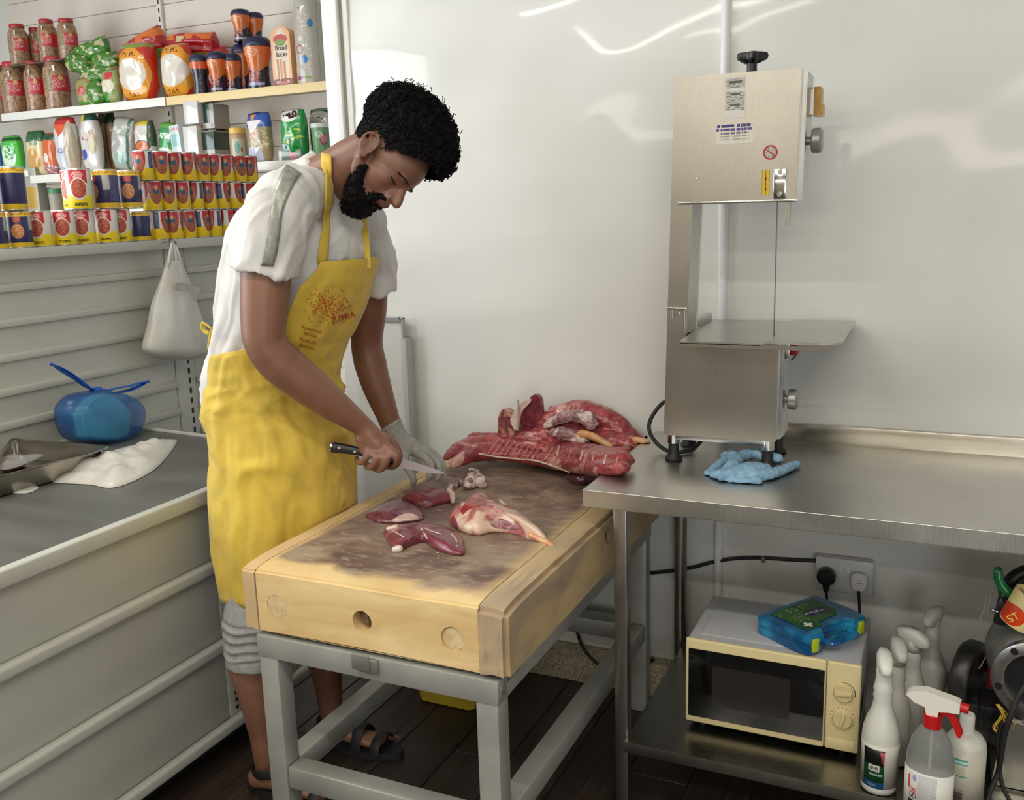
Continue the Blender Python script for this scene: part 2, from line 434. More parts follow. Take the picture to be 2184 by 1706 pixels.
# block stand
M_galv = mat('galvanised_frame', (.46, .46, .42), .40, .45, var=((.34, .34, .315), 5, 5), bump=(14, .12, .004))
st = thing('block_stand', 'grey square tube metal frame standing under the butcher block', 'stand', ((BX0+BX1)/2, BY0, 0))
FX0, FX1, FY0, FY1 = -1.42, -.796, 1.592, 2.70
LG = .056
for (lx, ly) in ((FX0, FY0), (FX1-LG, FY0), (FX0, FY1-LG), (FX1-LG, FY1-LG)):
    G().box(lx+.002, lx+LG-.002, ly+.002, ly+LG-.002, 0, .58, .004).out('leg', M_galv, st)
zt0, zt1 = .578, .633
for j, (a0, a1, b0, b1) in enumerate(((FX0, FX1, FY0, FY0+.045), (FX0, FX1, FY1-.045, FY1), (FX0, FX0+.045, FY0+.045, FY1-.045), (FX1-.045, FX1, FY0+.045, FY1-.045))):
    g = G(); g.box(a0, a1, b0, b1, zt0, zt1, .003)
    g.out('top_rail', M_galv, st)
G().box(FX0+.03, FX1-.03, FY0+.03, FY1-.03, .634, .642).out('gap_shade_sheet', M_dark, st)  # added dark sheet standing in for the shadow between block and rails
for (a0, a1, b0, b1) in ((FX0+LG, FX1-LG, FY0+.004, FY0+LG), (FX0+LG, FX1-LG, FY1-.075, FY1-.01), (FX0+.004, FX0+LG, FY0+LG, FY1-LG), (FX1-LG, FX1-.004, FY0+LG, FY1-LG)):
    G().box(a0, a1, b0, b1, .245, .30, .004).out('lower_rail', M_galv, st)
p = PY(783, 1400, FY0)
G().box(p.x-.033, p.x+.012, FY0-.014, FY0-.010, p.z-.028, min(p.z+.026,.641), .001).box(p.x-.018, p.x+.03, FY0-.010, FY0-.001, p.z-.034, p.z-.002, .001).out('catch_plate', mat('catch_steel', (.4, .4, .36), .4, .8), st)
p = PX(1085, 1445, FX1)
G().box(FX1-.001, FX1+.006, p.y-.02, p.y+.05, p.z+.0, min(p.z+.036,.641), .001).box(FX1-.001, FX1+.003, p.y-.04, p.y-.025, p.z-.02, p.z-.004, .001).out('catch_plate', mat('catch_steel_2', (.45, .45, .42), .4, .8), st)
# ================================================================== STEEL WORKTOP
WX0, WX1, WY0, WZ = -.793, 1.25, 2.098, .90
M_top = steel('brushed_top', (.60, .585, .55), .34, (1, 30, 1), .14, .05, 20)
M_lip = steel('brushed_lip', (.68, .66, .6), .34, (60, 1, 1), .2, .12, 8)
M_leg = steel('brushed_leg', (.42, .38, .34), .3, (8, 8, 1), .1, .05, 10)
M_splash = steel('brushed_splash', (.66, .62, .54), .26, (1, 1, 30), .08, .03, 14)
wt = thing('steel_worktable', 'long stainless steel worktable with splashback and undershelf', 'table', (0, WY0, 0))
G().box(WX0, WX1, WY0, YW-.022, WZ-.0016, WZ).out('tabletop', M_top, wt)
G().box(WX0, WX1, WY0-.0015, WY0+.0015, WZ-.043, WZ, .0012, 2).box(WX0-.0015, WX0+.0015, WY0, YW-.03, WZ-.043, WZ, .001).box(WX0, WX1, WY0, WY0+.016, WZ-.044, WZ-.042).out('front_lip', M_lip, wt, smooth_=0)
G().box(PZ(1672, 930, WZ).x, WX1, YW-.024, YW-.021, WZ-.001, WZ+.05, .001).box(PZ(1672, 930, WZ).x, WX1, YW-.022, YW-.006, WZ+.048, WZ+.051, .001).out('splashback', M_splash, wt)
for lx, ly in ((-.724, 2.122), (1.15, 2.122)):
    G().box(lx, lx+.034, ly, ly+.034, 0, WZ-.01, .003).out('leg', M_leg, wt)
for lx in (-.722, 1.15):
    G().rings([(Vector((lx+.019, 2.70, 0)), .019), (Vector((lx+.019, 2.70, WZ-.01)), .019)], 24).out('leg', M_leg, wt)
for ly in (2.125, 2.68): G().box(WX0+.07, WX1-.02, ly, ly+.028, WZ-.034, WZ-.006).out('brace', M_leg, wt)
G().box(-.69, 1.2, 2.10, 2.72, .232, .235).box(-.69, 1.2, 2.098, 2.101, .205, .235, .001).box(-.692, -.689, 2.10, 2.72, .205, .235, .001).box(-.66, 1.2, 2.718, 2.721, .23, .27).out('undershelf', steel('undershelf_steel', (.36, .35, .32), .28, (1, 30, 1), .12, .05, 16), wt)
# ================================================================== BANDSAW
M_saw = steel('saw_panel', (.52, .49, .44), .31, (40, 1, 1), .08, .02, 30)
M_saw2 = steel('saw_edge', (.55, .56, .56), .3, (1, 1, 1), .05, .01, 14)
M_chrome = mat('chrome', (.7, .7, .68), .12, 1.0)
M_blk = mat('black_plastic', (.012, .012, .014), .35)
M_rub = mat('black_rubber', (.01, .01, .01), .55)
M_red = mat('red_plastic', (.5, .01, .012), .35)
M_white = mat('white_plastic', (.75, .74, .70), .4)
M_yel = mat('yellow_sticker', (.8, .58, .02), .5)
M_ink = mat('black_print', (.015, .015, .02), .6)
SY = 2.40
saw = thing('meat_bandsaw', 'tall stainless steel meat bandsaw with a black knob on top', 'bandsaw', (-.52, SY, WZ))
c_ = [(-.674, .977), (-.380, .980), (-.377, 1.236), (-.616, 1.232), (-.602, 1.584), (-.346, 1.581), (-.341, 1.889), (-.648, 1.894)]
def prism(poly, y0, y1, bev=.002):
    g = G(); g.poly([Vector((x, y0, z)) for x, z in poly], (0, y1-y0, 0))
    if bev: bmesh.ops.bevel(g.b, geom=list(g.b.edges), offset=bev, segments=2, affect='EDGES')
    return g
prism(c_, SY, SY+.115).out('frame', M_saw, saw)
prism([(-.380, 1.581), (-.335, 1.581), (-.330, 1.885), (-.37, 1.889)], SY+.012, SY+.118, .003).out('door', M_saw2, saw)
prism([(-.395, .985), (-.368, .985), (-.366, 1.236), (-.395, 1.236)], SY+.012, SY+.118, .003).out('door', M_saw2, saw)
G().box(-.637, -.345, SY-.004, SY+.002, 1.582, 1.588, .001).out('hem', M_chrome, saw)
G().box(-.61, -.40, SY+.118, SY+.24, 1.0, 1.22, .006).out('motor_housing', M_saw2, saw)
g = G().poly([(-.600, 2.285, 1.244), (-.405, 2.285, 1.244), (-.402, 2.288, 1.244), (-.385, 2.40, 1.244), (-.392, 2.405, 1.244), (-.392, 2.74, 1.244), (-.632, 2.74, 1.244), (-.612, 2.44, 1.244)], (0, 0, .006)).out('saw_table', M_top, saw)
g = G().poly([(-.404, 2.292, 1.248), (-.235, 2.30, 1.248), (-.222, 2.32, 1.248), (-.228, 2.74, 1.248), (-.392, 2.74, 1.248), (-.388, 2.40, 1.248)], (0, 0, .006)).out('saw_table', M_top, saw)
G().box(-.6, -.24, 2.285, 2.2875, 1.236, 1.246).out('table_hem', M_chrome, saw)
G().box(-.640, -.62, 2.46, 2.72, 1.25, 1.272, .002).out('meat_guide', M_saw2, saw)
G().box(-.3925, -.3915, SY+.002, SY+.014, 1.20, 1.60).out('blade', mat('blade_steel', (.12, .12, .11), .4, .8), saw)
G().box(-.372, -.360, SY+.0, SY+.010, 1.523, 1.585).out('blade_guide', mat('guide_dull', (.35, .33, .29), .5, .6), saw)
G().cyl((-.469, SY+.055, 1.885), (-.469, SY+.055, 1.918), .0125, .0125).out('knob_stem', M_blk, saw)
g = G(); b = g.b
prof = []
for k in range(48):
    a = 2*pi*k/48; r = .034+.006*cos(a*5); prof.append((cos(a)*r, sin(a)*r))
R = [[b.verts.new((-.469+x*s, SY+.055+y*s, z)) for x, y in prof] for s, z in ((.45, 1.916), (.93, 1.924), (1.0, 1.932), (.93, 1.940), (.6, 1.943))]
for A, B in zip(R, R[1:]):
    for k in range(48): b.faces.new((A[k], A[(k+1) % 48], B[(k+1) % 48], B[k]))
b.faces.new(R[-1]); b.faces.new(R[0][::-1]); g.out('tension_knob', M_blk, saw)
# stickers and plates
M_lab1 = label('instruction_sticker', 'CFCBC2', [('rn', 0, -.0, .023, .044, '77736C', (90, 900, 1), .5), ('r', 0, .036, .016, .003, '55524C'), ('r', 0, .008, .012, .002, '55524C'), ('r', 0, -.018, .012, .002, '55524C'), ('r', 0, .018, .024, .004, 'D5D2CA'), ('r', 0, -.038, .024, .008, 'D5D2CA')])
o = thing  # noqa
def plate(name, c, w_, h_, m_, y=SY, t_=.0006, par=None):
    root = G().box(-w_/2, w_/2, -t_, 0, -h_/2, h_/2, .0002, 1).out(name, m_, par, local=True); root.location = Vector((c[0], y, c[1]))-parent_origin(par); return root
plate('sticker', (-.497, 1.834), .052, .095, M_lab1, par=saw)
M_lab2 = label('warning_sticker', 'D8D2C4', [('rn', 0, .018, .043, .0035, '3C3370', (160, 10, 1), .42), ('rn', 0, .009, .045, .003, '4A4180', (150, 10, 1), .42), ('rn', 0, .0005, .034, .0025, '6A6280', (150, 10, 1), .45), ('rn', 0, -.007, .036, .0018, '9A948E', (150, 10, 1), .45), ('rn', 0, -.014, .038, .0018, 'A9A498', (150, 10, 1), .45)])
plate('sticker', (-.497, 1.750), .092, .050, M_lab2, par=saw)
M_lab3 = label('prohibition_sticker', 'C3C1B8', [('rn', 0, 0, .013, .013, '6F6E69', (260, 260, 1), .52), ('er', 0, 0, .0175, .0175, 'A8202A')])
r_ = G().lathe([(.0175, 0), (.0175, .0006)], n=40, M=Matrix.Rotation(pi/2, 4, 'X')).out('sticker', M_lab3, saw, local=True); r_.location = Vector((-.410, SY, 1.700))-saw.location
q = G().box(-.016, .016, -.0011, -.0005, -.0014, .0014, M=Matrix.Rotation(radians(38), 4, 'Y')).out('sticker_bar', M_red, r_, local=True)
M_lab4 = label('arrow_sticker', 'D9B31E', [('rn', 0, 0, .0006, .03, '222222', (1, 1, 1), -1), ('r', -.0085, 0, .0004, .03, '333322'), ('r', .0085, 0, .0004, .03, '333322')])
y_ = plate('sticker', (-.4195, 1.629), .019, .061, M_lab4, par=saw)
g = G(); g.poly([Vector((-.0008, -.0009, .018)), Vector((.0008, -.0009, .018)), Vector((.0008, -.0009, -.018)), Vector((-.0008, -.0009, -.018))], (0, .0004, 0))
for zz, d in ((.012, -1), (-.014, -1)): g.poly([Vector((-.003, -.0009, zz)), Vector((.003, -.0009, zz)), Vector((0, -.0009, zz+.006*d))], (0, .0004, 0))
g.out('sticker_arrow', M_ink, y_, local=True)
G().box(-.400, -.369, SY-.012, SY, 1.590, 1.661, .003).out('guide_cover', M_chrome, saw)
for z in (1.653, 1.600): G().cyl((-.384, SY-.017, z), (-.384, SY-.01, z), .0055, .0045, 16).out('screw', M_chrome, saw)
G().ball((-.589, SY, 1.645), .004, 2).out('rivet', M_white, saw)
# latches, amber block, switch, hook
for (x0, z, rr) in ((-.334, 1.725, .030), (-.372, 1.082, .027)):
    g = G().cyl((x0, SY+.06, z), (x0+.014, SY+.06, z), .010, n=14)
    g.rings([(Vector((x0+.012, SY+.06, z)), rr*.9), (Vector((x0+.016, SY+.06, z)), rr), (Vector((x0+.032, SY+.06, z)), rr), (Vector((x0+.037, SY+.06, z)), rr*.8)], 24)
    g.out('latch_knob', mat('latch_grey', (.32, .31, .29), .3, .5), saw)
G().box(-.335, -.326, SY+.10, SY+.14, 1.79, 1.85).out('safety_block', M_saw2, saw)
M_amb = mat('amber_resin', (.45, .21, .03), .2, var=((.62, .36, .06), 40))
G().poly([Vector((x, SY+.10, z)) for x, z in ((-.326, 1.786), (-.305, 1.786), (-.303, 1.790), (-.303, 1.812), (-.308, 1.818), (-.308, 1.852), (-.311, 1.855), (-.326, 1.855))], (0, .04, 0)).out('safety_block', M_amb, saw)
G().box(-.366, -.356, SY+.03, SY+.075, 1.19, 1.232, .002).out('switch_plate', M_saw2, saw)
G().box(-.356, -.338, SY+.036, SY+.07, 1.20, 1.232, .002).out('switch', M_red, saw)
G().tube([(-.338, SY+.05, 1.21), (-.345, SY+.05, 1.196), (-.354, SY+.05, 1.185)], .002).out('switch_lead', M_blk, saw)
G().box(-.665, -.614, SY-.008, SY, 1.316, 1.321, .001).box(-.657, -.654, SY-.008, SY-.005, 1.290, 1.318).box(-.621, -.617, SY-.008, SY-.003, 1.24, 1.318).box(-.645, -.632, SY-.004, SY, 1.302, 1.309).out('hook', M_chrome, saw)
for fx, fy in ((-.655, 2.435), (-.405, 2.435), (-.655, 2.60), (-.405, 2.60)):
    f_ = G().cyl((fx, fy, .945), (fx, fy, .98), .013, n=6).cyl((fx, fy, .95), (fx, fy, .99), .017, n=20).out('foot', M_chrome, saw)
    G().lathe([(.010, .950), (.0145, .945), (.0145, .922), (.018, .914), (.0235, .907), (.0235, .9025), (.015, .9005)][::-1], (fx, fy, 0), 28).out('rubber_foot', M_rub, f_)
G().box(-.65, -.40, SY+.02, SY+.10, .962, .978, .002).out('base_rail', M_saw2, saw)
G().tube([(-.68, 2.53, 1.05), (-.715, 2.53, 1.035), (-.745, 2.52, .99), (-.745, 2.51, .955), (-.715, 2.50, .92), (-.67, 2.49, .907), (-.62, 2.52, .915), (-.60, 2.6, .95)], .0058, 10).out('power_cord', M_rub, saw)
# ================================================================== BLUE GLOVE on the worktop
M_bglove = mat('blue_knit', (.20, .36, .50), .85, var=((.28, .45, .60), 35, 5), bump=(380, .5, .0015))
def tab(p): return PZ(p[0], p[1], WZ)
def blob(chains, balls, vox, name, m_, parent=None, smooth_it=4, M=None, zmin=None, noisef=None, decim=None, **tags):
    """one continuous skin over tapering chains: remeshed union"""
    g = G()
    for ch in chains:
        pts = [Vector(c[0]) for c in ch]; rad = [c[1] for c in ch]; fl = [c[2] if len(c) > 2 else 1.0 for c in ch]
        n = len(pts); Q = []
        for i in range(n-1):
            p0, p1, p2, p3 = pts[max(i-1, 0)], pts[i], pts[i+1], pts[min(i+2, n-1)]
            for k in range(4):
                t = k/4; p = .5*((2*p1)+(p2-p0)*t+(2*p0-5*p1+4*p2-p3)*t*t+(3*p1-p0-3*p2+p3)*t**3)
                r = rad[i]+(rad[i+1]-rad[i])*t; f = fl[i]+(fl[i+1]-fl[i])*t; Q.append((p, (r, r*f)))
        Q.append((pts[-1], (rad[-1], rad[-1]*fl[-1])))
        d0 = (Q[0][0]-Q[1][0]).normalized(); d1 = (Q[-1][0]-Q[-2][0]).normalized()
        a, z = Q[0], Q[-1]
        def sc(q, k, d, m): return (q[0]+d*min(q[1])*m, (q[1][0]*k, q[1][1]*k))
        if not (len(ch[0]) > 4 and ch[0][4]): Q = [sc(a, .25, d0, .95), sc(a, .65, d0, .75), sc(a, .9, d0, .4)]+Q
        if not (len(ch[-1]) > 4 and ch[-1][4]): Q = Q+[sc(z, .9, d1, .4), sc(z, .65, d1, .75), sc(z, .25, d1, .95)]
        up = ch[0][3] if len(ch[0]) > 3 else None
        g.rings(Q, 20, True, up=up)
    for bl in balls: g.ball(bl[0], bl[1], 3, bl[2] if len(bl) > 2 else None)
    if zmin is not None:
        for v in g.b.verts: v.co.z = max(v.co.z, zmin)
    o = g.out(name, m_, None, smooth_=180)
    md = o.modifiers.new('r', 'REMESH'); md.mode = 'VOXEL'; md.voxel_size = vox; md.use_smooth_shade = True
    if smooth_it:
        md = o.modifiers.new('s', 'SMOOTH'); md.iterations = smooth_it; md.factor = .5
    if decim:
        md = o.modifiers.new('d', 'DECIMATE'); md.ratio = decim
    evalmesh(o)
    me = o.data; o0 = parent_origin(parent) if parent else None
    if noisef:
        nr = [v.normal.copy() for v in me.vertices]
        for v, n_ in zip(me.vertices, nr): v.co = v.co+n_*noisef(v.co)
    if parent:
        for v in me.vertices: v.co -= o0
        o.parent = parent
    else:
        c = sum((v.co for v in me.vertices), Vector())/len(me.vertices); c.z = min(v.co.z for v in me.vertices)
        for v in me.vertices: v.co -= c
        o.location = c
    me.shade_smooth()
    if not me.materials: me.materials.append(m_)
    for k, v in tags.items(): o[k] = v
    return o
def tz(x, y, z): return PZ(x, y, WZ+z)
ch = [[(tz(1508, 1010, .006), .010, .7), (tz(1530, 995, .014), .014), (tz(1550, 982, .018), .014), (tz(1572, 990, .014), .016)],
      [(tz(1545, 972, .018), .013), (tz(1560, 968, .022), .014), (tz(1580, 980, .018), .016)],
      [(tz(1540, 1018, .010), .014, .8), (tz(1560, 995, .022), .018), (tz(1580, 974, .030), .016), (tz(1605, 968, .030), .015), (tz(1635, 974, .026), .016), (tz(1660, 978, .022), .015)],
      [(tz(1700, 990, .010), .011), (tz(1675, 1000, .012), .014), (tz(1640, 1012, .013), .016), (tz(1610, 1015, .012), .018)],
      [(tz(1520, 1012, .008), .016, .6), (tz(1560, 1010, .014), .034, .6), (tz(1605, 1002, .018), .036, .6), (tz(1630, 1000, .016), .028, .6)],
      [(tz(1520, 1014, .004), .012, .6), (tz(1560, 1024, .004), .014, .6), (tz(1618, 1026, .006), .014, .8)]]
o = blob(ch, [], .0028, 'glove', M_bglove, smooth_it=1, zmin=WZ+.0012, noisef=lambda p: -.004*abs(nz((p.x*40+p.y*25, p.y*30, p.z*50)))+.002*nz(p, 60)+.0005*nz(p, 250))
post(o, lambda p: Vector((p.x, p.y, max(p.z, WZ+.0006))))
tg(o, 'crumpled light blue knitted glove lying on the steel worktable', 'glove')
# ================================================================== PIPEWORK, SOCKET, PLUGS
M_sock = mat('socket_plate', (.62, .62, .61), .35)
so = thing('double_socket', 'pale grey double wall socket under the steel worktable', 'socket', (-.227, YW-.012, .51))
G().box(-.306, -.150, YW-.040, YW-.010, .465, .562, .003).out('back_box', M_white, so)
G().box(-.307, -.149, YW-.044, YW-.040, .463, .564, .002).out('face_plate', M_sock, so)
for x in (-.236, -.216): G().box(x-.006, x+.006, YW-.048, YW-.043, .528, .548, .001).out('rocker_switch', M_white, so)
pl = thing('power_plug', 'black mains plug in the left side of the double socket', 'plug', (-.275, YW-.046, .505))
G().lathe([(.0, 0), (.024, 0), (.026, .004), (.026, .024), (.018, .030), (0, .031)], (-.275, YW-.045, .512), 28, Matrix.Rotation(pi/2, 4, 'X')).out('plug_body', M_blk, pl)
G().tube([(-.275, YW-.062, .498), (-.274, YW-.062, .475), (-.271, YW-.060, .44), (-.268, YW-.045, .38), (-.262, YW-.04, .30)], .0045, 8).rings([(Vector((-.275, YW-.062, .50)), .012), (Vector((-.274, YW-.062, .465)), .007)], 12).out('cord', M_rub, pl)
pl = thing('power_plug', 'white mains plug in the right side of the double socket', 'plug', (-.185, YW-.046, .505))
g = G(); pp = [(-.021, .018), (-.012, .026), (.012, .026), (.021, .018), (.022, -.004), (.013, -.026), (-.013, -.026), (-.022, -.004)]
g.poly([Vector((-.185+x, YW-.068, .508+z)) for x, z in pp], (0, .022, 0)); bmesh.ops.bevel(g.b, geom=list(g.b.edges), offset=.003, segments=2, affect='EDGES')
g.out('plug_body', M_white, pl)
g = G()
for dx, dz in ((0, .004), (-.004, -.003), (.004, -.003)): g.cyl((-.185+dx, YW-.0695, .51+dz), (-.185+dx, YW-.068, .51+dz), .0022, n=8)
g.out('maker_mark', mat('mark_grey', (.2, .2, .2), .6), pl)
G().tube([(-.185, YW-.058, .484), (-.184, YW-.058, .465), (-.181, YW-.056, .43), (-.179, YW-.05, .37), (-.18, YW-.045, .28)], .0042, 8).out('cord', M_rub, pl)
cb = thing('wall_cable', 'black cable clipped along the white wall into the double socket', 'cable', (-.5, YW-.012, .5))
pts = [PY(1745, 1196, YW-.015), PY(1690, 1194, YW-.015), PY(1625, 1190, YW-.015), PY(1570, 1191, YW-.015), PY(1520, 1199, YW-.015), PY(1468, 1212, YW-.015), PY(1390, 1222, YW-.015), PY(1320, 1226, YW-.015), PY(1262, 1240, YW-.015), PY(1228, 1290, YW-.015), PY(1228, 1335, YW-.02), PY(1248, 1388, YW-.02), PY(1290, 1425, YW-.02), PY(1345, 1434, YW-.02), PY(1395, 1405, YW-.02)]
G().tube(pts, .0055, 10, 5).out('cable_run', M_rub, cb)
p = PY(1628, 1193, YW-.015); G().box(p.x-.005, p.x+.005, YW-.024, YW-.006, p.z-.009, p.z+.009, .002).out('cable_clip', mat('clip_grey', (.2, .18, .14), .5), cb)
# ================================================================== MICROWAVE
M_mwb = mat('microwave_case', (.46, .465, .48), .4); M_mwc = mat('microwave_cream', (.72, .60, .32), .38)
mw = thing('microwave', 'cream fronted microwave oven with two dials on the steel undershelf', 'microwave', (-.35, 2.23, .235))
mx0, mx1, my, mz0, mz1 = -.566, -.137, 2.228, .252, .486
G().box(mx0+.003, mx1-.003, my+.012, my+.30, mz0, mz1-.002, .006, 3).out('case', M_mwb, mw)
G().box(mx0+.03, mx1-.1, my+.04, my+.28, mz1-.003, mz1+.001, .003).out('case_top_panel', M_mwb, mw)
dv = -.217
d_ = G().box(mx0, dv-.001, my, my+.014, mz0, mz1, .005, 3).out('door', M_mwc, mw)
G().box(mx0+.008, dv-.004, my-.0012, my+.002, mz0+.018, mz1-.026, .001).out('door_glass', mat('black_glass', (.004, .004, .004), .08), d_)
G().box(mx0+.07, dv-.085, my-.0018, my-.001, mz0+.058, mz1-.065).out('window_screen', mat('window_mesh', (.02, .018, .016), .25, bump=(900, .3, .0005)), d_)
pn = G().box(dv+.001, mx1, my, my+.014, mz0, mz1, .005, 3).out('control_panel', M_mwc, mw)
for z in (mz0+.158, mz0+.088):
    kx = (dv+mx1)/2+.001
    G().lathe([(0, 0), (.0235, 0), (.0235, .005), (.021, .009), (0, .009)], (kx, my, z), 32, Matrix.Rotation(pi/2, 4, 'X')).box(kx-.0035, kx+.0035, my-.015, my-.006, z-.019, z+.019, .001, M=Matrix.Translation((kx, 0, z)) @ Matrix.Rotation(radians(80 if z > .38 else 12), 4, 'Y') @ Matrix.Translation((-kx, 0, -z))).out('dial', mat('dial_cream', (.66, .54, .29), .4), mw)
    g = G()
    if z > .38:
        for k in range(26):
            a = radians(-12+k*4.4); r0, r1 = .0262, .0262+.0022*(1-k/40)
            a2 = a+radians(4.6)
            g.poly([Vector((kx+cos(q)*r, my-.0006, z+sin(q)*r)) for r, q in ((r0, a), (r1, a), (r1, a2), (r0, a2))], (0, .0004, 0))
    else:
        for k in range(17):
            a = radians(-60+k*19); g.poly([Vector((kx+cos(a+s*w_)*r, my-.0006, z+sin(a+s*w_)*r)) for r, s, w_ in ((.0275, -1, .02), (.0305, -1, .02), (.0305, 1, .02), (.0275, 1, .02))], (0, .0004, 0))
    g.out('dial_marks', M_ink, pn)
G().box(dv+.006, mx1-.008, my-.001, my+.001, mz0+.008, mz0+.032, .0008).out('door_button', M_mwc, mw)
for fx in (mx0+.04, mx1-.04):
    for fy in (my+.03, my+.26): G().cyl((fx, fy, .2354), (fx, fy, .253), .009, n=12).out('foot', M_rub, mw)
g = G()
for k in range(9): g.box(mx1-.004, mx1-.0025, my+.06+k*.012, my+.067+k*.012, mz0+.05, mz0+.11)
g.out('vent', M_ink, mw)
# ================================================================== FIRST AID BOX
t = NT('blue_translucent'); nn = t.noise(14, 3); t.put(t.b.inputs['Base Color'], t.mix(t.step(nn, .45, .62), (.006, .10, .28), (.02, .30, .55))); t.set(Roughness=.22, Transmission_Weight=.15, Coat_Weight=.4); M_fa = t.m
fa = thing('first_aid_box', 'translucent blue first aid case lying on top of the microwave', 'first aid box', (-.272, 2.362, .487), (0, 0, radians(57)))
# local frame: x along the hinge side, y towards the handle (front right)
def rr_poly(x0, x1, y0, y1, r, n=5):
    o_ = []
    for cx_, cy_, a0 in ((x1-r, y1-r, 0), (x0+r, y1-r, 90), (x0+r, y0+r, 180), (x1-r, y0+r, 270)):
        for k in range(n+1):
            a = radians(a0+90*k/n); o_.append((cx_+r*cos(a), cy_+r*sin(a)))
    return o_
def halves(z0, z1, nm, grow=0):
    w2, d2 = .110+grow, .082+grow
    out_ = [(w2, d2), (-w2, d2)]
    # notch for the handle on the -y side
    P_ = [(-w2, -d2*.35), (-w2+.004, -d2), (-.062, -d2-.004), (-.052, -d2+.0), (-.044, -d2+.022), (.044, -d2+.022), (.052, -d2), (.062, -d2-.004), (w2-.004, -d2), (w2, -d2*.35)]
    g = G(); g.poly([Vector((x, y, z0)) for x, y in out_+P_], (0, 0, z1-z0))
    bmesh.ops.bevel(g.b, geom=list(g.b.edges), offset=.004, segments=2, affect='EDGES')
    return g.out(nm, M_fa, fa, local=True)
halves(.001, .027, 'case_bottom'); top = halves(.028, .053, 'case_lid', .001)
G().tube([(-.05, -.078, .027), (-.047, -.098, .027), (-.03, -.106, .027), (.03, -.106, .027), (.047, -.098, .027), (.05, -.078, .027)], .0085, 10, 5).out('handle', M_fa, fa, local=True)
for x in (-.085, .085): G().box(x-.010, x+.010, -.089, -.079, .010, .044, .002).out('latch', mat('lime_latch', (.50, .62, .02), .4), fa, local=True)
M_falab = label('first_aid_label', '2E5A22', [('rn', -.02, .045, .06, .010, '8FA070', (120, 60, 1), .55), ('rn', -.045, .0, .02, .02, '7C9468', (160, 90, 1), .57), ('r', .02, .005, .034, .014, '1C2458'), ('r', .01, .009, .024, .0016, 'D8D8E0'), ('r', .03, .002, .018, .0016, 'D8D8E0'), ('e', -.055, -.036, .021, .021, '1E4A2A'), ('r', -.055, -.036, .013, .0045, 'DDE8DD'), ('r', -.055, -.036, .0045, .013, 'DDE8DD')], 'xy', .3)
G().poly([Vector((x, y, .0545)) for x, y in ((-.082, -.058), (-.03, -.058), (-.022, -.040), (.05, -.036), (.07, -.02), (.086, .065), (-.082, .065))], (0, 0, .0005)).out('case_label', M_falab, fa, local=True)
# ================================================================== BOTTLES
def headed(nm, lab, base, top_px, body_m, rot, wide=.040, group=None, labm=None, lean=0):
    z0 = .2352; tp = PY(top_px[0], top_px[1], base[1]); H_ = max(.2, tp.z-z0)
    b_ = thing(nm, lab, 'bottle', (base[0], base[1], z0), (0, lean, rot), group)
    s = H_/.30
    pr = [(.0, .001), (.030, .001), (.036, .004), (.0375, .012), (.0375, .085), (.039, .115), (.0375, .135), (.030, .160), (.021, .182), (.0185, .20), (.0205, .208), (.0185, .216), (.0205, .224), (.018, .232), (.0165, .245), (.0165, .262), (0, .262)]
    G().lathe([(r*(wide/.04), z*s) for r, z in pr], n=32).out('bottle_body', body_m, b_, local=True, smooth_=60)
    g = G(); zt = .30*s
    ring = []
    for (y, hw, z0_, z1_) in ((-.040, .006, zt-.036, zt-.028), (-.034, .012, zt-.040, zt-.018), (-.012, .017, zt-.044, zt-.004), (.012, .0175, zt-.046, zt), (.032, .013, zt-.036, zt-.004), (.046, .008, zt-.026, zt-.008)):
        ring.append([g.b.verts.new((hw*sx*q, y, z0_+(z1_-z0_)*tt)) for sx, tt, q in ((-1, .15, .9), (-.9, 0, .8), (.9, 0, .8), (1, .15, .9), (1, .75, 1), (.7, 1, .9), (-.7, 1, .9), (-1, .75, 1))])
    for A, B in zip(ring, ring[1:]):
        for k in range(8): g.b.faces.new((A[k], A[(k+1) % 8], B[(k+1) % 8], B[k]))
    g.b.faces.new(ring[0][::-1]); g.b.faces.new(ring[-1])
    bmesh.ops.subdivide_edges(g.b, edges=list(g.b.edges), cuts=1, smooth=.6)
    g.cyl((0, 0, zt-.060), (0, 0, zt-.030), .0165, n=20)
    g.out('spray_head', body_m, b_, local=True, smooth_=180)
    G().tube([(0, .028, zt-.03), (0, .035, zt-.05), (0, .033, zt-.072)], .005, 8).out('trigger', body_m, b_, local=True)
    if labm: G().lathe([(.0378*(wide/.04), .018*s), (.0378*(wide/.04), .083*s), (.0393*(wide/.04), .112*s)], n=48).out('bottle_label', labm, b_, local=True, smooth_=180)
    return b_
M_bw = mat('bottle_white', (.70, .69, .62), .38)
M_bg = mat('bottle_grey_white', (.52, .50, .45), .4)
M_lw = label('spray_label', 'D0CDBF', [('r', .18, .068, .105, .05, '0C0C0E'), ('r', .18, .050, .105, .028, '14502C'), ('t', .268, .094, .04, .020, 'B03A45'), ('r', .18, .071, .05, .008, 'E3E3DC'), ('rn', .18, .071, .035, .004, '181818', (140, 300, 1), .5), ('rn', .20, .055, .06, .003, 'C8D8CC', (90, 300, 1), .45), ('r', .18, .0265, .105, .0095, '2E7CC4'), ('rn', .16, .028, .04, .003, 'CFE0F0', (90, 300, 1), .45), ('rn', .43, .07, .04, .028, '6A6A60', (60, 260, 1), .5), ('r', .46, .036, .02, .006, 'C8A030'), ('r', .62, .06, .35, .06, 'D0CDBF')], 'cyl', .35)
headed('spray_bottle', 'white spray bottle with green and blue label standing right of the microwave', (-.083, 2.135), (1893, 1393), M_bw, radians(10), .043, labm=M_lw)
headed('spray_bottle', 'plain white spray bottle directly behind the green labelled one', (-.058, 2.26), (1912, 1366), M_bg, radians(15), .036)
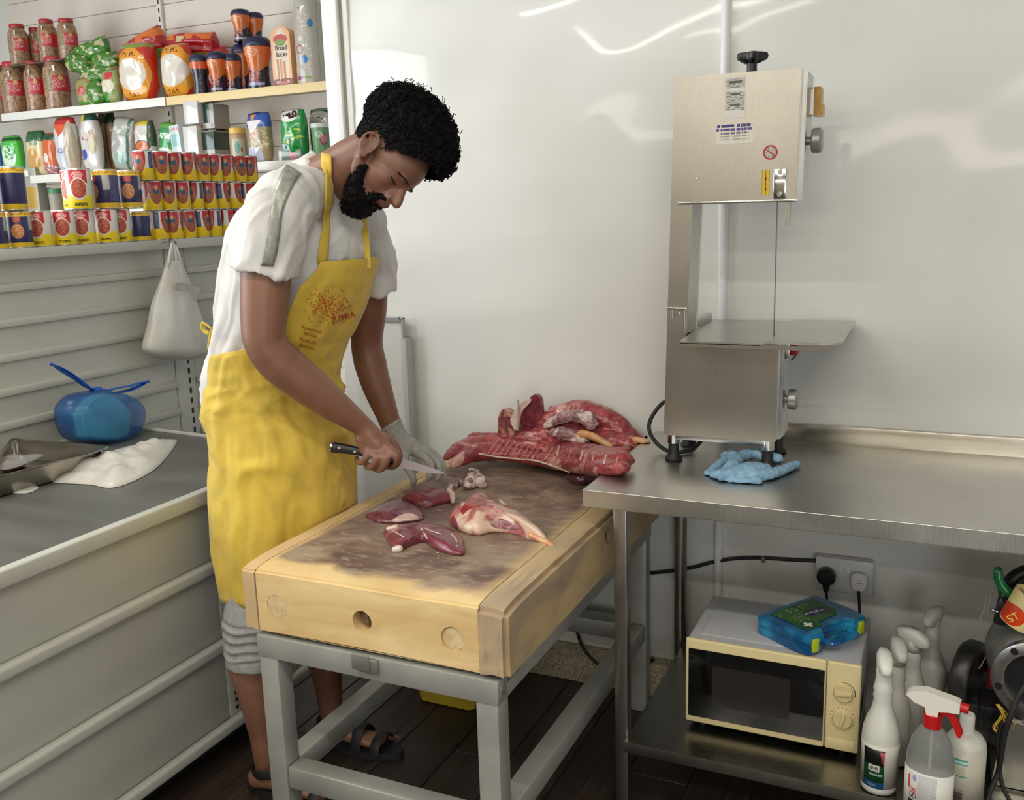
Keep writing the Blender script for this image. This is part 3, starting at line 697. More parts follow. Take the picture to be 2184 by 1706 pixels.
headed('spray_bottle', 'plain white spray bottle whose long head points left over its neighbours', (-.028, 2.39), (1935, 1338), M_bg, radians(62), .038)
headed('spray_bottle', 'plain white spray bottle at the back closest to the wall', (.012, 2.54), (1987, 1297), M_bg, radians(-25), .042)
# transparent bottle, red trigger
z0 = .2352; cbx, cby = .022, 2.05
H_ = PY(1995, 1475, cby).z-z0; s = H_/.30
cl = thing('spray_bottle', 'transparent spray bottle with red trigger and collar in front', 'bottle', (cbx, cby, z0), (0, 0, radians(-8)))
t = NT('clear_plastic'); t.set(Base_Color=(.80, .82, .80), Roughness=.12, Transmission_Weight=.75, IOR=1.2, Alpha=.75); M_clear = t.m
G().lathe([(0, .001), (.043, .001), (.049, .006), (.0495, .14*s), (.048, .155*s), (.040, .19*s), (.026, .215*s), (.016, .225*s), (.016, .235*s)], n=36, sq=(1, .72)).out('bottle_body', M_clear, cl, local=True, smooth_=60)
G().lathe([(0, .003), (.041, .003), (.0475, .008), (.048, .11*s), (0, .11*s)], n=36, sq=(1, .7)).out('liquid', mat('soapy_liquid', (.55, .56, .52), .2), cl, local=True, smooth_=60)
M_lc = label('cleaner_label', 'D9D6CE', [('rn', .255, .07, .085, .055, '8E8E98', (420, 900, 1), .48), ('r', .285, .065, .002, .045, 'C9C9C9'), ('r', .29, .092, .05, .0012, 'B0B0B0'), ('r', .295, .022, .012, .005, 'B8A020'), ('r', .13, .070, .040, .0550, 'C9C6BC'), ('e', .145, .112, .018, .008, '8A86B0'), ('r', .095, .100, .008, .016, 'B5323A'), ('rn', .135, .075, .03, .012, '2A2220', (70, 200, 1), .5), ('rn', .135, .082, .03, .010, 'C98080', (60, 160, 1), .5), ('r', .135, .054, .04, .005, '3A2E28'), ('r', .13, .034, .04, .010, 'B98F80'), ('r', .13, .018, .045, .012, '2A3050'), ('rn', .12, .018, .04, .010, 'D8D8E0', (80, 200, 1), .5), ('r', .12, .008, .04, .006, 'B5323A')], 'cyl', .35)
G().lathe([(.0499, .010), (.0499, .125*s)], n=60, sq=(1, .725)).out('bottle_label', M_lc, cl, local=True, smooth_=180)
G().cyl((0, 0, .02), (0, 0, .23*s), .003, n=8).out('dip_tube', M_white, cl, local=True)
G().cyl((0, 0, .222*s), (0, 0, .250*s), .0195, n=28).out('collar', M_red, cl, local=True)
M_cream = mat('trigger_cream', (.78, .74, .66), .35)
g = G(); q = [(-.055, .285), (-.045, .296), (-.015, .302), (.040, .294), (.052, .290), (.052, .268), (.030, .266), (.012, .262), (.010, .25), (-.012, .25), (-.016, .266), (-.038, .272)]
g.poly([Vector((x, -.013, z*s)) for x, z in q], (0, .026, 0)); bmesh.ops.bevel(g.b, geom=[e for e in g.b.edges if e.calc_face_angle(0) > .8], offset=.005, segments=3, affect='EDGES'); g.out('spray_head', M_cream, cl, local=True, smooth_=50)
G().cyl((.050, 0, .279*s), (.068, 0, .278*s), .0105, n=20).out('nozzle', M_red, cl, local=True)
g = G().poly([Vector((x, -.007, z*s)) for x, z in ((.014, .262), (.040, .266), (.048, .25), (.060, .222), (.056, .212), (.050, .213), (.040, .236), (.030, .254), (.014, .254))], (0, .014, 0)); g.out('trigger', M_red, cl, local=True)
# white round bottle with screw cap
wb_ = thing('cleaner_bottle', 'round white bottle with a white screw cap and teal stripes', 'bottle', (.092, 2.13, z0), (0, 0, radians(0)))
H_ = PY(2052, 1520, 2.13).z-z0; s = H_/.22
G().lathe([(0, .001), (.038, .001), (.043, .006), (.043, .150*s), (.041, .160*s), (.033, .172*s), (.018, .179*s), (.0, .179*s)], n=36).out('bottle_body', mat('bottle_white_2', (.62, .60, .53), .4), wb_, local=True, smooth_=50)
G().lathe([(.0155, .178*s), (.0155, .215*s), (.014, .220*s), (0, .220*s)], n=28).out('screw_cap', mat('cap_white', (.68, .67, .6), .4), wb_, local=True)
M_l5 = label('teal_stripe_label', 'BDB9A8', [('r', .2, .136, .07, .0035, '2F8478'), ('r', .2, .1315, .07, .0025, '9FCCC2'), ('r', .2, .127, .07, .002, '4F9488'), ('rn', .2, .112, .06, .010, 'A49E90', (100, 500, 1), .5), ('r', .2, .098, .07, .0015, '3F8A80'), ('r', .19, .045, .055, .015, '857C70'), ('rn', .19, .045, .055, .013, '5A5048', (4, 700, 1), .5), ('r', .19, .064, .055, .002, 'A49A8C')], 'cyl', .4)
G().lathe([(.0433, .02), (.0433, .148*s)], n=48).out('bottle_label', M_l5, wb_, local=True, smooth_=180)
# ================================================================== MINCER MACHINE at the right edge
mc = thing('meat_mincer', 'grey metal mincing machine with a bolted ring flange at the right edge', 'mincer', (.26, 2.36, .235))
M_cast = mat('cast_grey', (.20, .20, .18), .35, .6, var=((.28, .27, .24), 12), bump=(30, .1, .003)); M_ring = steel('ring_steel', (.55, .55, .53), .35, (1, 1, 1), .1, .1, 60)
G().ball((.245, 2.42, .50), (.115, .12, .115), 4).out('motor_body', M_cast, mc, smooth_=180)
fc = PY(2215, 1455, 2.24)
Mr = Matrix.Rotation(pi/2, 4, 'X') @ Matrix.Rotation(radians(-18), 4, 'Y')
G().lathe([(.066, -.012), (.095, -.012), (.097, -.008), (.097, .010), (.094, .013), (.068, .013), (.066, .008), (.066, -.012)], fc, 48, Matrix.Rotation(radians(-15), 4, 'Z') @ Matrix.Rotation(pi/2, 4, 'X')).out('ring_flange', M_ring, mc, smooth_=50)
G().lathe([(0, -.02), (.067, -.02), (.067, -.002), (0, -.002)], fc, 40, Matrix.Rotation(radians(-15), 4, 'Z') @ Matrix.Rotation(pi/2, 4, 'X')).out('bore', M_blk, mc)
G().lathe([(.075, -.06), (.08, -.012), (0, -.012)], fc, 40, Matrix.Rotation(radians(-15), 4, 'Z') @ Matrix.Rotation(pi/2, 4, 'X')).out('neck', M_cast, mc)
for a in (128, 200, 60, -20, 270): 
    M3 = Matrix.Rotation(radians(-15), 4, 'Z'); c3 = Vector((cos(radians(a))*.082, -.0115, sin(radians(a))*.082)); c3 = M3 @ c3; n3 = M3 @ Vector((0, -1, 0))
    G().cyl(fc+c3-n3*.004, fc+c3+n3*.0026, .0085, n=18).out('bolt_hole', M_blk, mc)
g = G().poly([Vector((.175, 2.24, .41)), Vector((.155, 2.235, .237)), Vector((.37, 2.235, .237)), Vector((.37, 2.24, .41))], (0, .2, 0)); bmesh.ops.bevel(g.b, geom=list(g.b.edges), offset=.008, segments=3, affect='EDGES'); g.out('pedestal', steel('pedestal_steel', (.5, .48, .43), .25, (1, 1, 1), .12, .05, 6), mc)
pan = thing('hopper_pan', 'dark metal pan with a thick black rim resting on the mincer', 'pan', (.27, 2.40, .60))
G().lathe([(0, .595), (.075, .595), (.115, .612), (.128, .645), (.122, .648), (.11, .62), (.07, .604), (0, .604)], (.275, 2.39, .012), 40).out('pan_bowl', mat('dark_pan', (.10, .09, .08), .22, .8), pan, smooth_=60)
g = G(); g.tube([PY(2132, 1328, 2.36), PY(2140, 1290, 2.36), PY(2148, 1258, 2.37), PY(2160, 1232, 2.38), PY(2200, 1214, 2.40), PY(2260, 1214, 2.42)], .0145, 12, 5).out('pan_rim', M_blk, pan)
g = G(); kc = PY(2138, 1313, 2.335)
g.lathe([(0, -.008), (.014, -.008), (.015, 0), (.011, .008), (0, .009)], kc, 24, Matrix.Rotation(pi/2, 4, 'X')).out('clamp_knob', M_blk, pan)
for px_, py_ in ((2119, 1301), (2160, 1320), (2127, 1304)): G().ball(PY(px_, py_, 2.33), .0045, 2).out('rivet', M_chrome, pan)
tn = thing('food_tin', 'cream cardboard tub with a red oval logo lying in the dark pan', 'tin', PY(2190, 1300, 2.31))
M_tin = label('tub_paper', 'E0CC8C', [('e', -.030, -.004, .026, .024, 'D03A10')], 'xz', .5)
Mt = Matrix.Rotation(radians(24), 4, 'Y')
r_ = G().lathe([(0, -.042), (.040, -.042), (.042, -.038), (.045, .036), (.043, .04), (.041, .036), (.04, .030), (0, .03)], (0, 0, 0), 36, Mt).out('tub_body', M_tin, tn, local=True, smooth_=50)
text('tub_letters', 'ST', .024, mat('logo_yellow', (.85, .6, .1), .5), frame(tn.location+Vector((-.029, -.0435, -.006)), (.8, 0, .6), (-.6, 0, .8)), tn)
gr = thing('scrub_brush', 'green translucent plastic handle hooked over the rim of the dark pan', 'brush handle', PY(2137, 1240, 2.345))
t = NT('green_gel'); t.set(Base_Color=(.01, .22, .06), Roughness=.2, Transmission_Weight=.3); M_gg = t.m
o = blob([[(PY(2129, 1217, 2.345), .010), (PY(2130, 1232, 2.343), .0115), (PY(2137, 1249, 2.341), .0115), (PY(2150, 1264, 2.339), .012), (PY(2155, 1268, 2.338), .009)]], [], .002, 'handle_body', M_gg, gr, smooth_it=2)
cord = thing('white_string', 'looped white cord hanging on the wall beside the mincer', 'cord', PY(2105, 1350, 2.50))
G().tube([PY(2118, 1248, 2.5), PY(2108, 1256, 2.5), PY(2104, 1275, 2.5), PY(2099, 1300, 2.5), PY(2092, 1318, 2.5), PY(2098, 1338, 2.5), PY(2108, 1355, 2.5), PY(2108, 1378, 2.49), PY(2102, 1400, 2.49), PY(2092, 1420, 2.48), PY(2077, 1435, 2.48)], .0014, 6, 5).tube([PY(2121, 1250, 2.5), PY(2113, 1275, 2.5), PY(2106, 1310, 2.5), PY(2108, 1340, 2.5), PY(2106, 1370, 2.49), PY(2109, 1392, 2.49), PY(2106, 1396, 2.49), PY(2104, 1385, 2.49)], .0013, 6, 5).out('cord_loop', mat('string_white', (.6, .58, .52), .7), cord)
gd = thing('angle_machine', 'dark round machine with red and black body behind the white capped bottle', 'machine', (.13, 2.52, .235))
M_dk = mat('dark_rubbery', (.02, .018, .016), .4, var=((.05, .045, .04), 20))
G().lathe([(0, -.022), (.085, -.022), (.092, -.012), (.092, .012), (.085, .022), (.05, .024), (0, .03)], (.105, 2.50, .375), 40, Matrix.Rotation(radians(70), 4, 'Z') @ Matrix.Rotation(pi/2, 4, 'X'), (1, 1)).out('wheel_guard', M_dk, gd, smooth_=50)
G().box(.145, .195, 2.44, 2.56, .375, .425, .01, 3).out('motor_cover', mat('dull_red', (.22, .012, .01), .4), gd)
G().box(.125, .175, 2.36, 2.46, .31, .37, .008, 2).box(.135, .17, 2.345, 2.36, .325, .34, .002).out('grip', M_blk, gd)
G().box(.10, .19, 2.42, 2.56, .2355, .34, .01, 2).out('machine_base', M_dk, gd)
yw_ = thing('yellow_wires', 'tangle of thin yellow wires hanging beside the black cable', 'wires', PY(2140, 1530, 2.22))
g = G(); random.seed(5)
for k in range(6):
    j = lambda a: random.uniform(-a, a)
    g.tube([PY(2127+j(4), 1502, 2.22), PY(2140+j(5), 1520+j(6), 2.21), PY(2146+j(7), 1545+j(6), 2.21), PY(2134+j(6), 1562+j(6), 2.21), PY(2122+j(5), 1548+j(6), 2.22), PY(2136+j(5), 1528+j(5), 2.22)], .0009, 5, 4)
g.tube([PY(2160, 1520, 2.22), PY(2164, 1540, 2.22), PY(2160, 1556, 2.22)], .0009, 5, 4)
g.out('wire_bundle', mat('wire_yellow', (.62, .42, .05), .45), yw_)
bc = thing('black_cable', 'thick black cable looping down in front of the mincer pedestal', 'cable', PY(2140, 1600, 2.20))
G().tube([PY(2196, 1448, 2.20), PY(2170, 1490, 2.19), PY(2154, 1530, 2.18), PY(2142, 1570, 2.18), PY(2134, 1620, 2.18), PY(2128, 1650, 2.18), PY(2112, 1685, 2.16), PY(2100, 1730, 2.14)], .0062, 10, 5).tube([PY(2140, 1540, 2.19), PY(2130, 1570, 2.19), PY(2132, 1640, 2.18), PY(2140, 1680, 2.17), PY(2160, 1720, 2.15)], .005, 10, 5).out('cable_run', M_rub, bc)
# ================================================================== GONDOLA (shelf unit along the left) AND COUNTER
M_sh = mat('shelf_grey', (.47, .46, .40), .42, var=((.43, .42, .365), 2.0))
M_shd = mat('counter_white', (.50, .50, .455), .4, var=((.45, .445, .40), 1.5))
M_slot = mat('slot_dark', (.02, .02, .018), .8)
GXP = -2.75
gz = [1.398, 1.286, 1.175, 1.066, .958, .851, .744, .637, .53, .423, .316, .21]
gon = thing('shelving_unit', 'grey slatted shelving unit behind the left counter carrying the rows of cans', 'shelving', (GXP, 2.3, 0))
pan_ = None
YB = 2.765
for bay, (ya, yb) in enumerate(((1.38, YB-.005), (YB+.105, 3.385))):
    p0 = None
    for k, z in enumerate(gz):
        h = .110
        if p0 is None:
            p0 = G().box(GXP-.012, GXP, ya, yb, -.002, h-.006).box(GXP-.006, GXP+.013, ya, yb, -.026, 0, .004, 2).out('back_panel', M_sh, None, (0, 0, 0)); q = p0
        else: q = p0.copy(); COL.objects.link(q)
        q.parent = gon; q.location = Vector((0, 0, z))-gon.location
G().box(GXP-.04, GXP+.004, YB, YB+.1, 0, 1.49, .002).out('upright', M_sh, gon)
sl = None
for k in range(26):
    z = .30+k*.0405
    for yy in (YB+.066,):
        if sl is None: sl = G().box(-.0008, .0006, -.0055, .0055, -.011, .011).out('slot', M_slot, None, (0, 0, 0)); q = sl
        else: q = sl.copy(); COL.objects.link(q)
        q.parent = gon; q.location = Vector((GXP+.0046, yy, z))-gon.location
ZSH = 1.508
for ya, yb in ((1.38, YB-.012), (YB+.012, 3.385)):
    G().box(GXP-.30, GXP+.042, ya, yb, ZSH-.030, ZSH, .003).box(GXP+.042, GXP+.046, ya, yb, ZSH-.034, ZSH+.001, .002).out('can_shelf', M_sh, gon)
G().box(GXP-.04, GXP-.013, 1.38, 3.385, 0, ZSH-.03).out('rear_panel', M_sh, gon)
# counter
cnt = thing('shop_counter', 'pale grey slatted counter with a dark top below the shelving unit', 'counter', (-2.3, 1.2, 0))
M_deck = mat('deck_dark_laminate', (.085, .085, .078), .35, var=((.12, .12, .11), 2.5, 4, (1, 3, 1)), bump=(6, .05, .003))
def deck_end(u): return 2.45-.10*u**2.2
pts = [Vector((-1.856, .2, 0)), Vector((-2.735, .2, 0))]+[Vector((-2.735+.879*i/16, deck_end(i/16), 0)) for i in range(17)]
G().poly([p+Vector((0, 0, .815)) for p in pts], (0, 0, .026)).out('counter_top', M_deck, cnt)
G().tube([p+Vector((0, .003, .842)) for p in pts[2:]], .006, 8, 2, flat=1.4).out('end_trim', M_shd, cnt)
G().box(-1.872, -1.842, .2, 2.35, .803, .8445, .005, 3).out('front_edge', M_shd, cnt)
YC = 1.955
for z in (.629, .385, .130):
    G().box(-1.872, -1.843, .2, 2.31, z-.036, z, .010, 4).out('bumper_rail', M_shd, cnt)
for za, zb in ((.632, .797), (.388, .592), (.133, .348)):
    G().box(-1.890, -1.873, .2, YC, za-.02, zb+.01, .001).out('front_panel', M_shd, cnt)
    G().box(-1.890, -1.871, YC+.004, YC+.052, za-.02, zb+.01, .001).out('upright', M_sh, cnt)
    G().box(-1.890, -1.873, YC+.056, 2.28, za-.02, zb+.01, .001).out('front_panel', M_shd, cnt)
    for k in range(int((zb-za)/.0235)):
        q = sl.copy(); COL.objects.link(q); q.parent = cnt; q.location = Vector((-1.8705, YC+.034, za+.012+k*.0235))-cnt.location; q.scale = (1, 1.1, .55)
G().box(-2.6, -1.95, .2, 2.27, 0, .095).out('kick_board', mat('kick_black', (.006, .006, .008), .7), cnt)
G().box(-2.70, -1.893, 2.26, 2.275, .095, .81).box(-2.7, -1.893, .2, .215, .095, .81).out('end_panel', M_shd, cnt)
G().box(-2.70, -1.893, .22, 2.26, .095, .11).out('base_shelf', M_shd, cnt)
# ---- goods on the cans shelf
def A(kind, u0): return [(k[0], u0+k[1])+tuple(k[2:]) for k in kind]
one = [('e', 0, .086, .125, .062, 'A82127'), ('e', 0, .058, .100, .034, 'A85A3C'), ('en', 0, .056, .10, .032, '6E1712', (90, 380, 1), .50), ('en', .01, .056, .095, .030, 'D08A60', (130, 480, 1), .60), ('e', 0, .070, .05, .010, '24506B'), ('e', 0, .083, .022, .008, 'C49A7A')]
cA = [('r', .5, .0225, .6, .0225, 'E3C021')]
for u in (.12, .38, .80): cA += A(one, u)
cA += [('r', .60, .074, .045, .030, '2A3258'), ('rn', .60, .074, .035, .024, '6A7090', (90, 500, 1), .55), ('rn', .25, .085, .04, .016, 'A9A69E', (120, 500, 1), .55)]
M_canA = label('bean_can_label', 'CFCBC0', cA, 'cyl', .35)
two = [('r', 0, .092, .12, .022, 'B9202A'), ('e', 0, .055, .11, .030, 'CFC9BC'), ('en', 0, .056, .095, .025, '9A2A1E', (60, 360, 1), .3), ('en', 0, .056, .085, .022, 'D08058', (90, 420, 1), .56), ('en', 0, .092, .07, .010, 'D9A9A4', (60, 300, 1), .45), ('rn', .01, .014, .08, .004, '26261C', (80, 300, 1), .48)]
cB = [('r', .5, .019, .6, .019, 'E6CB16')]
for u in (.36, .86): cB += A(two, u)
cB += [('rn', .61, .06, .04, .03, '8A8880', (100, 500, 1), .55)]
M_canB = label('fava_can_label', 'CCC8BC', cB, 'cyl', .35)
cC = [('r', .36, .055, .14, .036, '2E2B58'), ('e', .36, .050, .085, .022, 'B06A3A'), ('en', .36, .050, .08, .020, 'D9A06A', (60, 300, 1), .5), ('r', .36, .084, .05, .007, 'B2483A'), ('rn', .7, .055, .11, .034, '57557E', (70, 500, 1), .5), ('r', .56, .075, .045, .022, 'A6A29A'), ('r', .5, .1005, .6, .0075, 'E0B82C'), ('r', .5, .0085, .6, .0085, 'E0B82C'), ('rn', .5, .1005, .6, .003, 'A86A20', (40, 300, 1), .5)]
M_canC = label('chickpea_can_label', '2C2A50', cC, 'cyl', .35)
M_tinr = mat('tin_rim', (.6, .58, .52), .3, .9)
CH = .110
def can(m_, nm, lab, grp):
    r = thing(nm, lab, 'can', (0, 0, 0), group=grp)
    G().lathe([(.0345, .002), (.0360, .0035), (.0362, .106), (.0345, .1085)], n=28).out('can_label', m_, r, local=True, smooth_=60)
    G().lathe([(0, .0022), (.033, .0022), (.0345, 0), (.0362, .001), (.0362, .004), (.035, .004)], n=28).out('rim', M_tinr, r, local=True, smooth_=60)
    G().lathe([(.035, .105), (.0362, .105), (.0362, .1085), (.0345, .1095), (.033, .107), (0, .107)], n=28).out('rim', M_tinr, r, local=True, smooth_=60)
    return r
rows = {}
def put(m_, key, lab, grp, x, y, z, rz, sc_=None):
    if key not in rows: rows[key] = r = can(m_, 'food_can', lab, grp)
    else:
        r = dup(rows[key], None, None, lab); r['group'] = grp
    r.location = (x, y, z); r.rotation_euler = (0, 0, rz); r.scale = sc_ or (1, 1, 1)
random.seed(11)
names = ('bottom', 'middle', 'top')
ORD = 'first second third fourth fifth sixth seventh eighth ninth tenth eleventh'.split()
# right bay: three rows of red, white and yellow cans
for row in range(3):
    y = YB-.33+.0755*(0 if row else .6); k = 0
    y = (PX(338, 480, GXP+.004).y, PX(325, 420, GXP+.004).y, PX(307, 360, GXP+.004).y)[row]
    while y < 3.36:
        put(M_canA, 'A', 'small red oval bean can, %s from the left in the %s row' % (ORD[k], names[row]), 'red oval bean cans, %s row' % names[row], GXP+.004+random.uniform(-.003, .003), y, ZSH+CH*row, random.choice((0, .35, -.5, 1.5, -1.7, 2.6, .2)) + random.uniform(-.15, .15))
        y += .0742; k += 1
BIG = (1.16, 1.16, 1.26)
MED = (1.06, 1.06, 1.08)
def yat(px, py): return PX(px, py, GXP+.004).y
for px, od in ((92, 'beside the blue cans'), (137, 'second from the blue cans'), (184, 'middle of the five'), (229, 'fourth of the five'), (262, 'last one before the lone blue can')):
    put(M_canB, 'B', 'large yellow and red bean can, bottom row, ' + od, 'yellow and red bean cans, left bay bottom row', GXP+.004+(.012 if px in (92, 184, 262) else 0)*-1, yat(px, 490)+0, ZSH, random.uniform(-.3, .3), MED)
put(M_canC, 'C', 'whole dark blue chickpea can at the left end of the bottom can row', 'blue chickpea cans at the left edge', GXP+.004, yat(42, 495), ZSH, .05, MED)
put(M_canC, 'C', 'dark blue chickpea can cut by the left frame edge, bottom row', 'blue chickpea cans at the left edge', GXP+.004, yat(-12, 500), ZSH, .1, MED)
put(M_canC, 'C', 'dark blue can showing small print, second row, left of the gap', 'blue cans over the leftmost cans', GXP+.004, yat(26, 410), ZSH+CH*1.08, 2.3, BIG)
put(M_canC, 'C', 'dark blue can cut by the left frame edge, second row', 'blue cans over the leftmost cans', GXP+.004, yat(-34, 415), ZSH+CH*1.08, 2.0, BIG)
put(M_canC, 'C', 'dark blue can squeezed between the yellow cans and the smaller red oval cans', 'lone blue can', GXP-.002, yat(301, 480), ZSH, 1.9)
put(M_canC, 'C', 'blue can with a chickpea picture at the right end of the second row', 'lone picture can', GXP+.004, yat(276, 405), ZSH+CH*1.08, 0, BIG)
put(M_canC, 'C', 'blue can turned to its pale text panel, left of the picture can', 'lone text can', GXP+.002, yat(228, 408), ZSH+CH*1.08, -1.1, BIG)
put(M_canB, 'B', 'yellow and red bean can in the second row just right of the gap', 'yellow cans, second row', GXP+.002, yat(171, 410), ZSH+CH*1.08, .1, BIG)
put(M_canB, 'B', 'yellow and red bean can tucked behind the second row text panel can', 'yellow can second', GXP-.055, yat(186, 410), ZSH+CH*1.08, 2.6, BIG)
# ================================================================== BACK SHELVING with groceries
YF = 3.42
M_yel_sh = mat('shelf_cream_edge', (.74, .56, .27), .45)
M_wht_sh = mat('shelf_white_edge', (.76, .74, .68), .4)
M_bp = mat('back_panel_beige', (.74, .67, .58), .45)
bs = thing('back_shelving', 'beige shelving bays on the far wall with two grocery shelves', 'shelving', (-2.9, 3.75, 0))
z0 = PY(600, 30, 3.77).z; p0 = None
for k in range(-3, 22):
    z = z0-.118*k
    if z < .3: break
    for xa, xb in ((-4.68, -3.602), (-3.59, -2.50), (-2.488, -1.935)):
        if z > 2.86: continue
        G().box(xa, xb, 3.765, 3.78, z-.116, min(z, 2.89), .002, 1).out('back_panel', M_bp, bs)
for x in (-3.596, -2.494):
    G().box(x-.014, x+.014, 3.748, 3.765, .1, 2.88, .001).out('upright', M_wht_sh, bs)
    for k in range(24):
        q = sl.copy(); COL.objects.link(q); q.parent = bs; q.rotation_euler = (0, 0, pi/2); q.location = Vector((x, 3.7475, 1.9+k*.0405))-bs.location; q.scale = (1, .6, 1)
ZU = PY(350, 209, YF).z
xs = PY(352, 205, YF).x
for xa, xb, m_ in ((PY(2, 246, YF).x, xs-.003, M_wht_sh), (xs+.004, -1.94, M_yel_sh), (-5.1, PY(-2, 246, YF).x, M_yel_sh)):
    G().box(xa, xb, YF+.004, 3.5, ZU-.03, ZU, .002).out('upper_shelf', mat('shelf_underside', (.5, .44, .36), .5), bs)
    G().box(xa, xb, YF, YF+.004, ZU-.034, ZU+.004, .001).out('shelf_edge', m_, bs)
YS = 3.41
ZM = PY(70, 376, YS).z
x2 = PY(64, 380, YS).x
G().box(x2, -1.94, YS+.004, 3.5, ZM-.03, ZM, .002).out('middle_shelf', M_wht_sh, bs)
G().box(x2, -1.94, YS, YS+.004, ZM-.034, ZM+.004, .001).out('shelf_edge', M_wht_sh, bs)
G().box(-5.1, x2-.01, YS, 3.75, ZM, ZM+.03, .002).out('middle_shelf', M_wht_sh, bs)
Z3 = PY(100, 452, YS).z
G().box(-5.1, -1.94, YS, 3.75, Z3-.03, Z3, .002).out('lower_shelf', M_wht_sh, bs)
G().box(-5.1, -1.94, 3.45, 3.75, .1, .13).out('lower_shelf', M_wht_sh, bs)
def ppm(p): return FPX/((Vector(p)-CAM).dot(FWD))
def place(px, Y, Z):
    """world x of the column px at shelf height Z and depth Y"""
    lo = None
    y = 400
    for _ in range(8):
        p = PY(px, y, Y)
        q = Vector((p.x, Y, Z))-CAM; y = CY-FPX*q.dot(UPV)/q.dot(FWD)
    return Vector((p.x, Y, Z+.0008))
# jars of nuts
M_nut = mat('nuts_in_jar', (.42, .25, .13), .35, var=((.20, .10, .05), 55, 2), bump=(60, .6, .006), Coat_Weight=.6)
M_lid = mat('red_lid', (.42, .03, .035), .35)
M_jl = label('jar_label', 'B8323A', [('rn', .36, .105, .10, .018, 'E0A0A0', (60, 200, 1), .52), ('e', .40, .125, .03, .01, 'D9B070'), ('r', .23, .10, .07, .04, 'A3906A'), ('rn', .23, .10, .06, .036, '6A5A3A', (60, 300, 1), .5)], 'cyl', .35)
M_wl = mat('paper_white', (.75, .75, .76), .5)
def jar(px, Y, Z, hpx, lab, grp, rz=0, w_=1.0):
    p = place(px, Y, Z); s = hpx/ppm(p)/.21
    r = thing('nut_jar', lab, 'jar', p, (0, 0, rz), grp)
    R0 = .050*s*w_
    G().lathe([(0, .001), (R0*.9, .001), (R0, .008*s), (R0*.97, .05*s), (R0, .06*s), (R0, .14*s), (R0*.95, .165*s), (R0*.68, .188*s), (R0*.66, .195*s), (0, .195*s)], n=24).out('jar_body', M_nut, r, local=True, smooth_=60)
    q = G().lathe([(R0*1.012, .072), (R0*1.012, .135)], n=40).out('jar_label', M_jl, r, local=True); q.scale = (1, 1, s)
    G().lathe([(R0*.72, .190*s), (R0*.74, .192*s), (R0*.74, .206*s), (R0*.7, .21*s), (0, .21*s)], n=24).out('lid', M_lid, r, local=True)
    G().box(R0*.5, R0*.86, -R0*.72, -R0*.70, .15*s, .172*s, M=Matrix.Rotation(-.3, 4, 'Z')).out('price_tag', M_wl, r, local=True)
JG = 'nut jars with red lids'
jl = 'nut jar with red lid, %s'
jar(8, 3.58, ZU, 108, jl % 'cut by the left frame edge', None, .2)
jar(38, 3.485, ZU, 106, jl % 'leftmost whole one in the lower row', None, .1)
jar(84, 3.495, ZU, 104, jl % 'second in the lower row', None, -.1, .9)
jar(128, 3.49, ZU, 108, jl % 'third in the lower row beside the green packets', None, .25)
jar(46, 3.5, ZU+.232, 84, jl % 'standing alone on the lower jars at far left', None, .1)
jar(84, 3.58, ZU+.232, 80, jl % 'upper row, half hidden in the middle', None, 0, .85)
jar(108, 3.5, ZU+.232, 86, jl % 'upper row, beside the rightmost upper jar', None, -.1, .95)
jar(150, 3.52, ZU+.232, 84, jl % 'upper row, rightmost above the green packets', None, .2)
for n_, (px, Y) in enumerate(((60, 3.495), (128, 3.5))): pass
bd = G().box(PY(14, 130, 3.55).x, PY(165, 130, 3.55).x, 3.45, 3.63, ZU+.2265, ZU+.2315).out('card_tray', mat('dark_card', (.12, .08, .06), .7), None, (-3.5, 3.55, ZU+.2265))
tg(bd, 'thin dark card laid across the lower row of nut jars', 'card')
# soft packets
def pillow(nm, lab, px, Y, Z, wpx, hpx, m_, cat='packet', rot=(0, 0, 0), d_=.28, pinch=.12, grp=None, seed=0, text_=None, dz=0, neck=None):
    p = place(px, Y, Z); s = 1/ppm(p); w_, h_ = wpx*s, hpx*s
    r = thing(nm, lab, 'packet' if cat == 'packet' else cat, p+Vector((0, 0, dz)), rot, grp)
    th = min(w_, h_)*d_
    g = G(); b = g.b; N, Mn = 16, 18; side = []
    def pt(u, v, sg):   # u,v in -1..1
        t_ = max(0, 1-abs(u)**2.6)**.5*max(0, 1-abs(v)**3.2)**.55
        wv = w_/2*(1-pinch*(abs(v)**3)); 
        if neck and v > 0: wv *= 1-neck*v**1.5
        x = u*wv+.012*w_*nz((u*2, v*2, seed)); z = h_/2+v*h_/2*(1-.05*u*u)
        y = sg*th*t_+.06*w_*nz((u*1.7, v*2.6, seed+sg*5))*t_+.02*w_*nz((u*6, v*7, seed+3))
        return Vector((x, y, max(z, .0005)))
    F = [[b.verts.new(pt(-1+2*i/N, -1+2*j/Mn, -1)) for j in range(Mn+1)] for i in range(N+1)]
    B = [[F[i][j] if i in (0, N) or j in (0, Mn) else b.verts.new(pt(-1+2*i/N, -1+2*j/Mn, 1)) for j in range(Mn+1)] for i in range(N+1)]
    for i in range(N):
        for j in range(Mn):
            b.faces.new((F[i][j], F[i+1][j], F[i+1][j+1], F[i][j+1])); 
            b.faces.new((B[i][j], B[i][j+1], B[i+1][j+1], B[i+1][j]))
    g.out('packet_body', m_, r, local=True, smooth_=180)
    if text_:
        body, sz, zz, col = text_
        text('packet_lettering', body, sz*w_, mat('print_'+nm, col, .5), frame(Vector((0, -th-.006, h_*zz)), (1, .0, .12), (-.12, 0, 1)), r, local=True, bold=.0015)
    return r
